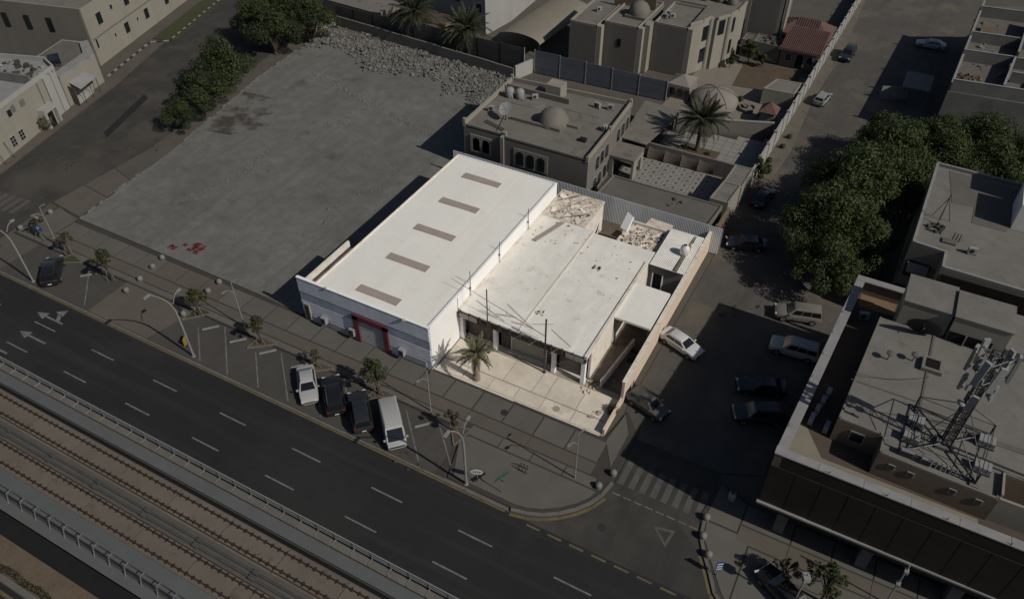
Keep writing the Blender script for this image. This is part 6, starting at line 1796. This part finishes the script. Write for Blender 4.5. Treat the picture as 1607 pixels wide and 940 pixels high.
for i, (x, y, s, lab) in enumerate(((-91.4, 76.9, 1.02, 'tall dark tree at the middle of the left lot edge'), (-89.6, 70.6, .85, 'dark tree in front of the tall one at the left lot edge'), (-89.0, 65.6, .55, 'small low dark tree nearest the camera at the left lot edge'),
                                    (-94.0, 91.2, 1.0, 'dark tree at the top left of the lot edge'), (-99.6, 93.5, .9, 'dark tree standing furthest left at the top of the left street'), (-91.6, 97.6, .95, 'dark tree beside the end of the lot back wall'), (-98.4, 101.2, 1.05, 'dark tree cut by the top edge of the picture'))):
    tree('roadside_tree', lab, dk[i % 2], x, y, 0, s, i * 1.9, GL)
yg = [tree_meshes(3.6, 1.05, 12, 900, .22, .1, 'leaf_young', 51 + i, .42, 1.1) for i in range(2)]
yd_ = [tree_meshes(3.0, .95, 9, 420, .24, .08, 'leaf_dry', 61 + i, .42, 1.0) for i in range(2)]
GY = 'young trees along the parking bays'
for i, (x, y, s, k, lab) in enumerate(((-58.1, 37.7, 1.05, 'g', 'young tree in the green pit beside the driveway'), (-49.5, 37.6, 1.0, 'g', 'young tree in the red-soil pit between the empty bays'), (-34.8, 37.7, 1.25, 'g', 'fullest young tree behind the dark car and white van'),
                                       (-26.2, 37.3, 1.05, 'd', 'thin dry young tree at the end of the bays by the curved lamp'), (-42.3, 37.7, .85, 'd', 'sparse dry young tree behind the white sedan'), (-85.0, 38.8, 1.0, 'd', 'dry young tree nearest the left crosswalk'),
                                       (-79.0, 38.2, 1.15, 'd', 'dry young tree behind the lone black car'), (-71.0, 37.3, 1.2, 'y', 'yellowish young tree left of the driveway'), (7.0, 36.6, 1.35, 'g', 'round green tree at the bottom edge beside the camera pole'), (4.0, 36.9, 1.1, 'd', 'dry tree above the black car at the bottom edge'))):
    t = tree('young_tree', lab, (yd_ if k == 'd' else yg)[i % 2], x, y, .1, s, i * 1.1, GY)
    for q in range(3):
        a = q * 2.1 + i
        MB().tube((.5 * math.cos(a), .5 * math.sin(a), 0), (.14 * math.cos(a), .14 * math.sin(a), 1.5 * s), .03, n=5).build('stake', M['timber'], t)
sm = tree_meshes(3.6, 1.7, 12, 2200, .3, .15, 'leaf_green', 71, .25)
tree('garden_tree', 'small green tree beside the white gatehouse', sm, -12.5, 91.2, 0, 1.0, 0, 'garden trees')
tree('garden_tree', 'dense green bush tree in the villa garden', sm, -23.4, 125.6, 0, 1.15, 1, 'garden trees')
tree('garden_tree', 'wide green bush beside the garden rooms of the villa', sm, -21.0, 125.0, 0, .7, 2, 'garden trees')
tree('garden_tree', 'grey green shrub at the foot of the villa wing', sm, -25.6, 122.4, 0, .6, 3, 'garden trees')
bu = [leaf_mesh('foliage', 'leaf_dry', [(0, 0, .55, .7, .7, .6)], 420, .5, .07, 81, .4, .2), leaf_mesh('foliage', 'leaf_green', [(0, 0, .35, .5, .5, .4)], 260, .26, .12, 82, .4, .2)]
GB = 'low shrubs'
for (x, y, s, k, lab) in ((-107.0, 56.6, 2.0, 0, 'big dry spiky shrub by the entrance of the left building'), (-12.6, 97.0, .9, 1, 'low shrub on the street side of the palm court wall'), (-11.9, 101.5, .8, 1, 'low shrub further up the palm court street wall'), (-11.7, 104.6, .8, 1, 'low shrub at the foot of the tent court street wall'),
                          (-23.6, 94.6, 1.0, 1, 'low shrub left of the palm in its bed'), (-20.4, 94.4, .9, 1, 'low shrub right of the palm in its bed'), (-17.0, 108.8, .9, 1, 'dark shrub beside the little tiled hut'), (-20.9, 112.2, 1.0, 1, 'dark shrub behind the dome tent'), (-14.2, 46.3, .8, 0, 'dry weeds at the end of the pink street wall')):
    t = thing('shrub', lab, 'shrub', (x, y, 0), 0, GB, world_coords=False)
    inst(bu[k], 'foliage', t, (0, 0, 0), (0, 0, x), (s, s, s))
hd = leaf_mesh('verge_hedge', 'leaf_dry', [(x, 8.85 + .08 * math.sin(x * 2), -.2, .5, .26, .28) for x in np.arange(-60, -38, .45)], 5200, .16, .08, 91, .4, .2)
o = inst(hd, 'verge_hedge'); stuff(o); tag(o, 'dark grey green ground cover along the sand verge', 'ground cover')


def frond_mesh(name, m, L_, droop, wid, seed, n=30, width=.055):
    """feather frond: rachis arching out along +X with leaflets on both sides"""
    r = random.Random(seed); b = MB(); pts = []
    for i in range(n + 1):
        u = i / n
        pts.append(Vector((L_ * (u - .18 * droop * u * u), 0, L_ * (.42 * u - droop * u * u))))
    b.path(pts, .035, 4, .008)
    for i in range(3, n + 1):
        u = i / n; p = pts[i]; ll = wid * math.sin(math.pi * min(1, .15 + .85 * u)) ** .6 * (1.15 - .5 * u)
        for s in (-1, 1):
            tip = p + Vector((ll * .55, s * ll * .75, -ll * .35 + r.uniform(-.08, .08)))
            side = Vector((width, 0, 0))
            mid = (p + tip) / 2 + Vector((0, 0, .05))
            b.add([tuple(p), tuple(mid + side), tuple(tip), tuple(mid - side)], [(0, 1, 2, 3) if s < 0 else (3, 2, 1, 0)])
    return b.mesh(name, M[m])


def palm(label, x, y, h, tr, fl, nf, m, seed, z=0.0, group='date palms', bark='palm_bark', lean=(0, 0)):
    r = random.Random(seed)
    t = thing('date_palm', label, 'palm tree', (x, y, z), 0, group, world_coords=False)
    b = MB(); prof = []; k = int(h / .16)
    vs = []; fs = []; n = 10
    for i in range(k + 1):
        u = i / k; rr = tr * (1.25 - .35 * u if u < .15 else 1.0 - .12 * u) * (1 + (.1 if i % 2 else 0)) + (tr * .25 * max(0, u - .85) / .15)
        for j in range(n):
            a = 2 * math.pi * j / n + i * .3
            vs.append((lean[0] * u * u + rr * math.cos(a), lean[1] * u * u + rr * math.sin(a), h * u))
    for i in range(k):
        for j in range(n):
            fs.append((i * n + j, i * n + (j + 1) % n, (i + 1) * n + (j + 1) % n, (i + 1) * n + j))
    fs.append(tuple(range(k * n, k * n + n)))
    b.add(vs, fs); b.build('trunk', M[bark], t)
    ms = [frond_mesh('frond', m, fl * q, d, fl * .2, seed + i, width=.05 if fl < 3 else .085) for i, (q, d) in enumerate(((1, .35), (1.05, .62), (.95, .95), (.8, .1)))]
    for i in range(nf):
        u = i / nf; k = 3 if u < .22 else (0 if u < .5 else (1 if u < .78 else 2))
        inst(ms[k], 'frond', t, (lean[0], lean[1], h - .05 - .12 * u), (0, R(-38 + 62 * u) if k != 3 else R(-50 + 20 * r.random()), i * 2.4 + r.uniform(-.2, .2)), (r.uniform(.85, 1.1),) * 3)
    return t


palm('date palm with thick trunk standing in the bright forecourt', -27.5, 43.8, 3.8, .3, 2.25, 26, 'palm_leaf_pale', 5, .12)
palm('tall date palm in the walled tiled court', -22.0, 94.6, 5.4, .3, 4.2, 54, 'palm_leaf', 15, 0, 'date palms', 'bark')
palm('big drooping palm behind the dark screen fence, at left', -76.8, 107.4, 5.0, .4, 5.2, 56, 'palm_leaf', 25, 0, 'date palms', 'bark')
palm('big drooping palm behind the dark screen fence, before the white building', -66.0, 106.6, 4.6, .4, 4.8, 56, 'palm_leaf', 35, 0, 'date palms', 'bark')
# ================================================================ street furniture
def text_mesh(s, size, m, name='lettering'):
    cu = bpy.data.curves.new(name, 'FONT'); cu.body = s; cu.size = size; cu.extrude = .004; cu.align_x = 'CENTER'; cu.align_y = 'CENTER'
    o = bpy.data.objects.new(name, cu); COL.objects.link(o)
    dg = bpy.context.evaluated_depsgraph_get(); me = bpy.data.meshes.new_from_object(o.evaluated_get(dg))
    bpy.data.objects.remove(o); me.materials.clear(); me.materials.append(M[m])
    return me


def big_lamp(label, x, y, h=9.6, extra=None):
    t = thing('street_lamp', label, 'street lamp', (x, y, 0), 0, 'tall curved lamps along the main road')
    pts = [(x, y, .02), (x, y, h * .5)] + [(x, y - 1.9 * (k / 6) ** 2, h * (.55 + .45 * (k / 6) ** .9)) for k in range(1, 7)]
    MB().path(pts, .11, 8, .05).build('pole', M['lamp_white'], t, 60)
    MB().lathe([(.2, 0), (.2, .08), (.13, .1)], (x, y, .02), 12).build('base', M['lamp_white'], t)
    e = pts[-1]
    MB().obox(e[0], e[1] - .3, e[2] - .06, e[2] + .06, .26, .75, 0).build('lamp_head', M['lamp_white'], t)
    MB().path([(x, y, h * .74), (x - .1, y + .5, h * .8), (x - .1, y + .9, h * .82)], .035, 6).build('arm', M['lamp_white'], t)
    MB().obox(x - .1, y + 1.05, h * .81, h * .83, .2, .5).build('lamp_head', M['lamp_white'], t)
    return t


A = big_lamp('curved street lamp with blue round sign beside the lone black car', -78.7, 33.0, 9.4)
ds = MB(); n = 20
vs = [(-79.05, 32.2 + .45 * math.cos(2 * math.pi * i / n), 8.0 + .45 * math.sin(2 * math.pi * i / n)) for i in range(n)] + [(-79.0, 32.2 + .45 * math.cos(2 * math.pi * i / n), 8.0 + .45 * math.sin(2 * math.pi * i / n)) for i in range(n)]
ds.add(vs, [tuple(range(n - 1, -1, -1)), tuple(range(n, 2 * n))] + [(i, (i + 1) % n, n + (i + 1) % n, n + i) for i in range(n)])
ds.build('round_sign', M['sign_blue'], A)
big_lamp('curved street lamp at the yellow barrier between driveway and bays', -54.3, 33.0, 9.8)
big_lamp('curved street lamp at the right end of the parking bays', -22.2, 32.9, 9.4)


def small_lamp(label, x, y, h, z=.12):
    t = thing('path_lamp', label, 'street lamp', (x, y, z), 0, 'slender lamps along the pavement')
    MB().tube((x, y, z), (x, y, h), .07, .045, 8).build('pole', M['lamp_white'], t, 60)
    MB().path([(x, y, h * .78), (x - .25, y - .35, h * .86), (x - .4, y - .7, h * .87)], .03, 6).build('arm', M['lamp_white'], t)
    MB().obox(x - .45, y - .85, h * .855, h * .875, .18, .42, -.4).build('lamp_head', M['steel_grey'], t)
    MB().path([(x, y, h - .05), (x + .15, y + .25, h + .12)], .03, 6).build('arm', M['lamp_white'], t)
    MB().obox(x + .2, y + .4, h + .1, h + .14, .16, .36, -.4).build('lamp_head', M['steel_grey'], t)


small_lamp('slender path lamp beside the tree pit of the empty bays', -52.6, 38.6, 6.3)
small_lamp('slender path lamp in front of the warehouse corner', -29.3, 38.3, 5.6)
small_lamp('slender path lamp on the street corner plaza', -14.2, 37.9, 6.2)
small_lamp('slender path lamp by the parking sign at the left', -81.8, 38.7, 5.6)
t = thing('camera_pole', 'pole with white camera box at the bottom edge', 'camera pole', (5.2, 35.2, .12))
MB().tube((5.2, 35.2, .12), (5.2, 35.2, 4.2), .07, n=8).build('pole', M['lamp_white'], t)
MB().obox(5.2, 35.2, 4.1, 4.6, .5, .6, .5).build('camera_box', M['coping_white'], t)
MB().tube((5.2, 35.2, 4.6), (5.2, 35.2, 5.0), .03, n=5).build('spike', M['steel_dark'], t)
t = thing('path_lamp', 'slender pole with two heads before the dark arcade', 'street lamp', (11.4, 38.8, .12), 0, 'slender lamps along the pavement')
MB().tube((11.4, 38.8, .12), (11.4, 38.8, 5.6), .06, n=8).build('pole', M['lamp_white'], t)
for z in (3.0, 4.8):
    MB().obox(11.4, 38.7, z, z + .28, .3, .4).build('lamp_head', M['lamp_white'], t)

bm_ = MB().lathe([(.24, 0), (.26, .06), (.3, .14), (.32, .28), (.29, .42), (.2, .53), (.08, .58)], (0, 0, 0), 16).mesh('ball', M['bollard'], smooth=True)
bb_ = MB().lathe([(.3, 0), (.3, .05)], (0, 0, 0), 14).mesh('base_ring', M['kerb_stone'])
for (x, y, lab) in ((-11.4, 39.8, 'upper ball bollard on the left side of the right crosswalk'), (-12.0, 38.0, 'lower ball bollard on the left side of the right crosswalk'), (-2.9, 39.4, 'upper ball bollard right of the crosswalk'), (-2.6, 37.6, 'middle ball bollard on the right corner kerb'), (-1.7, 36.2, 'lowest ball bollard on the right corner, above the blue arrow sign'),
                    (-88.0, 42.6, 'ball bollard furthest up at the left crosswalk'), (-88.3, 40.8, 'middle ball bollard of the left crosswalk corner'), (-88.4, 38.7, 'lower ball bollard at the left crosswalk corner'), (-68.9, 42.7, 'topmost ball bollard left of the driveway, by the empty lot'), (-68.6, 41.0, 'second ball bollard from the empty lot, left of the driveway'),
                    (-68.2, 38.8, 'third ball bollard from the empty lot, left of the driveway'), (-68.0, 36.7, 'ball bollard lowest down, left of the driveway'), (-60.0, 42.6, 'topmost ball bollard right of the driveway'), (-60.0, 40.9, 'middle ball bollard right of the driveway'), (-59.6, 36.9, 'ball bollard by the green tree pit right of the driveway')):
    t = thing('ball_bollard', lab, 'bollard', (x, y, .1), 0, 'stone ball bollards', world_coords=False)
    inst(bb_, 'base_ring', t, (0, 0, 0)); inst(bm_, 'ball', t, (0, 0, .04))

# signs
def sign_post(name, label, x, y, h, z=.125):
    t = thing(name, label, 'sign', (x, y, z))
    MB().tube((x, y, z), (x, y, h), .035, n=8).build('post', M['steel_grey'], t)
    return t


def oval(cx, cy, cz, a, b, d, ang, n=24):
    c, s = math.cos(ang), math.sin(ang); m = MB(); vs = []
    for off in (-d / 2, d / 2):
        for i in range(n):
            u, v_ = a * math.cos(2 * math.pi * i / n), b * math.sin(2 * math.pi * i / n)
            vs.append((cx + u * c + off * s, cy + u * s - off * c, cz + v_))
    m.add(vs, [tuple(range(n - 1, -1, -1)), tuple(range(n, 2 * n))] + [(i, (i + 1) % n, n + (i + 1) % n, n + i) for i in range(n)])
    return m


t = sign_post('oval_sign', 'white oval sign on a short post beside the curved lamp', -21.4, 33.5, 1.5)
oval(-21.4, 33.44, 1.75, .62, .42, .05, R(20)).build('rim', M['steel_dark'], t)
f = oval(-21.4, 33.40, 1.75, .56, .36, .05, R(20)).build('panel', M['sign_white'], t)
for k in range(4):
    u = -.27 + k * .18; c, s = math.cos(R(20)), math.sin(R(20))
    MB().obox(-21.4 + u * c + .03 * s, 33.40 + u * s - .03 * c, 1.66, 1.84, .07, .012, R(20)).build('letter_mark', M['steel_dark'], f)
t = sign_post('street_name_sign', 'green street name sign on the corner plaza', -19.1, 33.6, 2.3)
MB().wall((-19.4, 33.0), (-18.85, 34.3), 2.1, 2.42, .04).build('panel', M['sign_green'], t)
MB().wall((-19.4, 33.8), (-18.85, 33.5), 1.85, 2.0, .04).build('panel', M['sign_green'], t)


def parking_sign(label, x, y, h, ang):
    t = sign_post('parking_sign', label, x, y, h)
    c, s = math.cos(ang), math.sin(ang)
    MB().obox(x, y, h - .1, h + .65, .75, .05, ang).build('panel', M['sign_blue'], t)
    p = inst(PM, 'lettering', t, (x + .036 * s, y - .036 * c, h + .27), (R(90), 0, ang))
    return t


PM = text_mesh('P', .75, 'sign_white')
parking_sign('blue parking sign with white P by the left pavement lamp', -83.9, 38.5, 1.7, R(20))
parking_sign('blue parking sign with white P at the bottom right edge', 9.8, 36.9, 1.7, R(20))
t = sign_post('arrow_sign', 'tall blue and white striped keep sign on the right corner', -.6, 34.9, 1.5)
MB().obox(-.6, 34.9, .9, 2.1, .55, .05, R(35)).build('panel', M['sign_blue'], t)
for k in range(3):
    MB().obox(-.6 + .035 * math.sin(R(35)), 34.9 - .035 * math.cos(R(35)), 1.05 + k * .36, 1.2 + k * .36, .46, .02, R(35)).build('stripe', M['sign_white'], t)
t = thing('bike_rack', 'small dark bicycle rack on the corner plaza', 'bicycle rack', (-18.5, 36.6, .125))
for k in range(3):
    x = -18.8 + k * .3
    MB().path([(x, 36.3, .125), (x, 36.3, .75), (x, 36.5, .92), (x, 36.7, .75), (x, 36.7, .125)], .03, 6).build('hoop', M['steel_dark'], t)
MB().box(-18.95, 36.25, .125, -18.05, 36.32, .16).build('base_bar', M['steel_dark'], t)
t = thing('barrier', 'small yellow plastic barrier beside the curved lamp', 'barrier', (-56.3, 34.0, 0))
MB().obox(-56.3, 34.0, .1, .95, 1.0, .12, R(-60)).build('board', M['mesh_orange'], t)
for s in (-.4, .4):
    MB().obox(-56.3 + s * math.cos(R(-60)), 34.0 + s * math.sin(R(-60)), .0, .12, .12, .5, R(-60)).build('foot', M['steel_dark'], t)
t = thing('waste_bin', 'small pale waste bin in the shade of the corner building', 'bin', (-1.6, 42.2, .12))
MB().lathe([(.26, 0), (.3, .05), (.32, .8), (.2, .95)], (-1.6, 42.2, .12), 14).build('drum', M['antenna_white'], t, 40)
MB().lathe([(.12, 0), (.12, .04)], (-1.6, 42.2, 1.07), 10).build('opening', M['void'], t)
for (x0, y0, s, lab, sd) in ((-91.0, 58.5, 1.0, 'dark rubbish scraps on the verge left of the lot corner', 1), (-96.0, 52.0, 1.0, 'scattered dark scraps on the left street asphalt', 2), (-84.2, 44.1, .5, 'small dark heap at the front left corner of the empty lot', 3), (-9.0, 66.0, 1.0, 'dark oil stained scraps on the side street by the white sedan', 4), (-28.0, 32.9, .7, 'dark scraps by the yellow line near the van', 5)):
    t = thing('litter', lab, 'litter', (x0, y0, 0), 0, 'scraps of litter')
    r2 = random.Random(sd); b = MB()
    for k in range(12):
        chunk(b, x0 + r2.gauss(0, 1.2 * s), y0 + r2.gauss(0, 1.2 * s), .04, .1 + .35 * s * r2.random() ** 2, r2)
    stuff(b.build('scrap', M['dark_debris'], t))
# thin cables strung over the roof tops
for (a, b, lab) in (((3.9, 49.8, 11.6), (9.2, 52.0, 11.6), 'thin black cable sagging over the corner building roof'),):
    t = MB(); pts = []
    for i in range(11):
        u = i / 10; pts.append((a[0] + (b[0] - a[0]) * u, a[1] + (b[1] - a[1]) * u, a[2] - .55 * 4 * u * (1 - u)))
    tag(t.path(pts, .02, 5).build('roof_cable', M['steel_dark']), lab, 'cable')
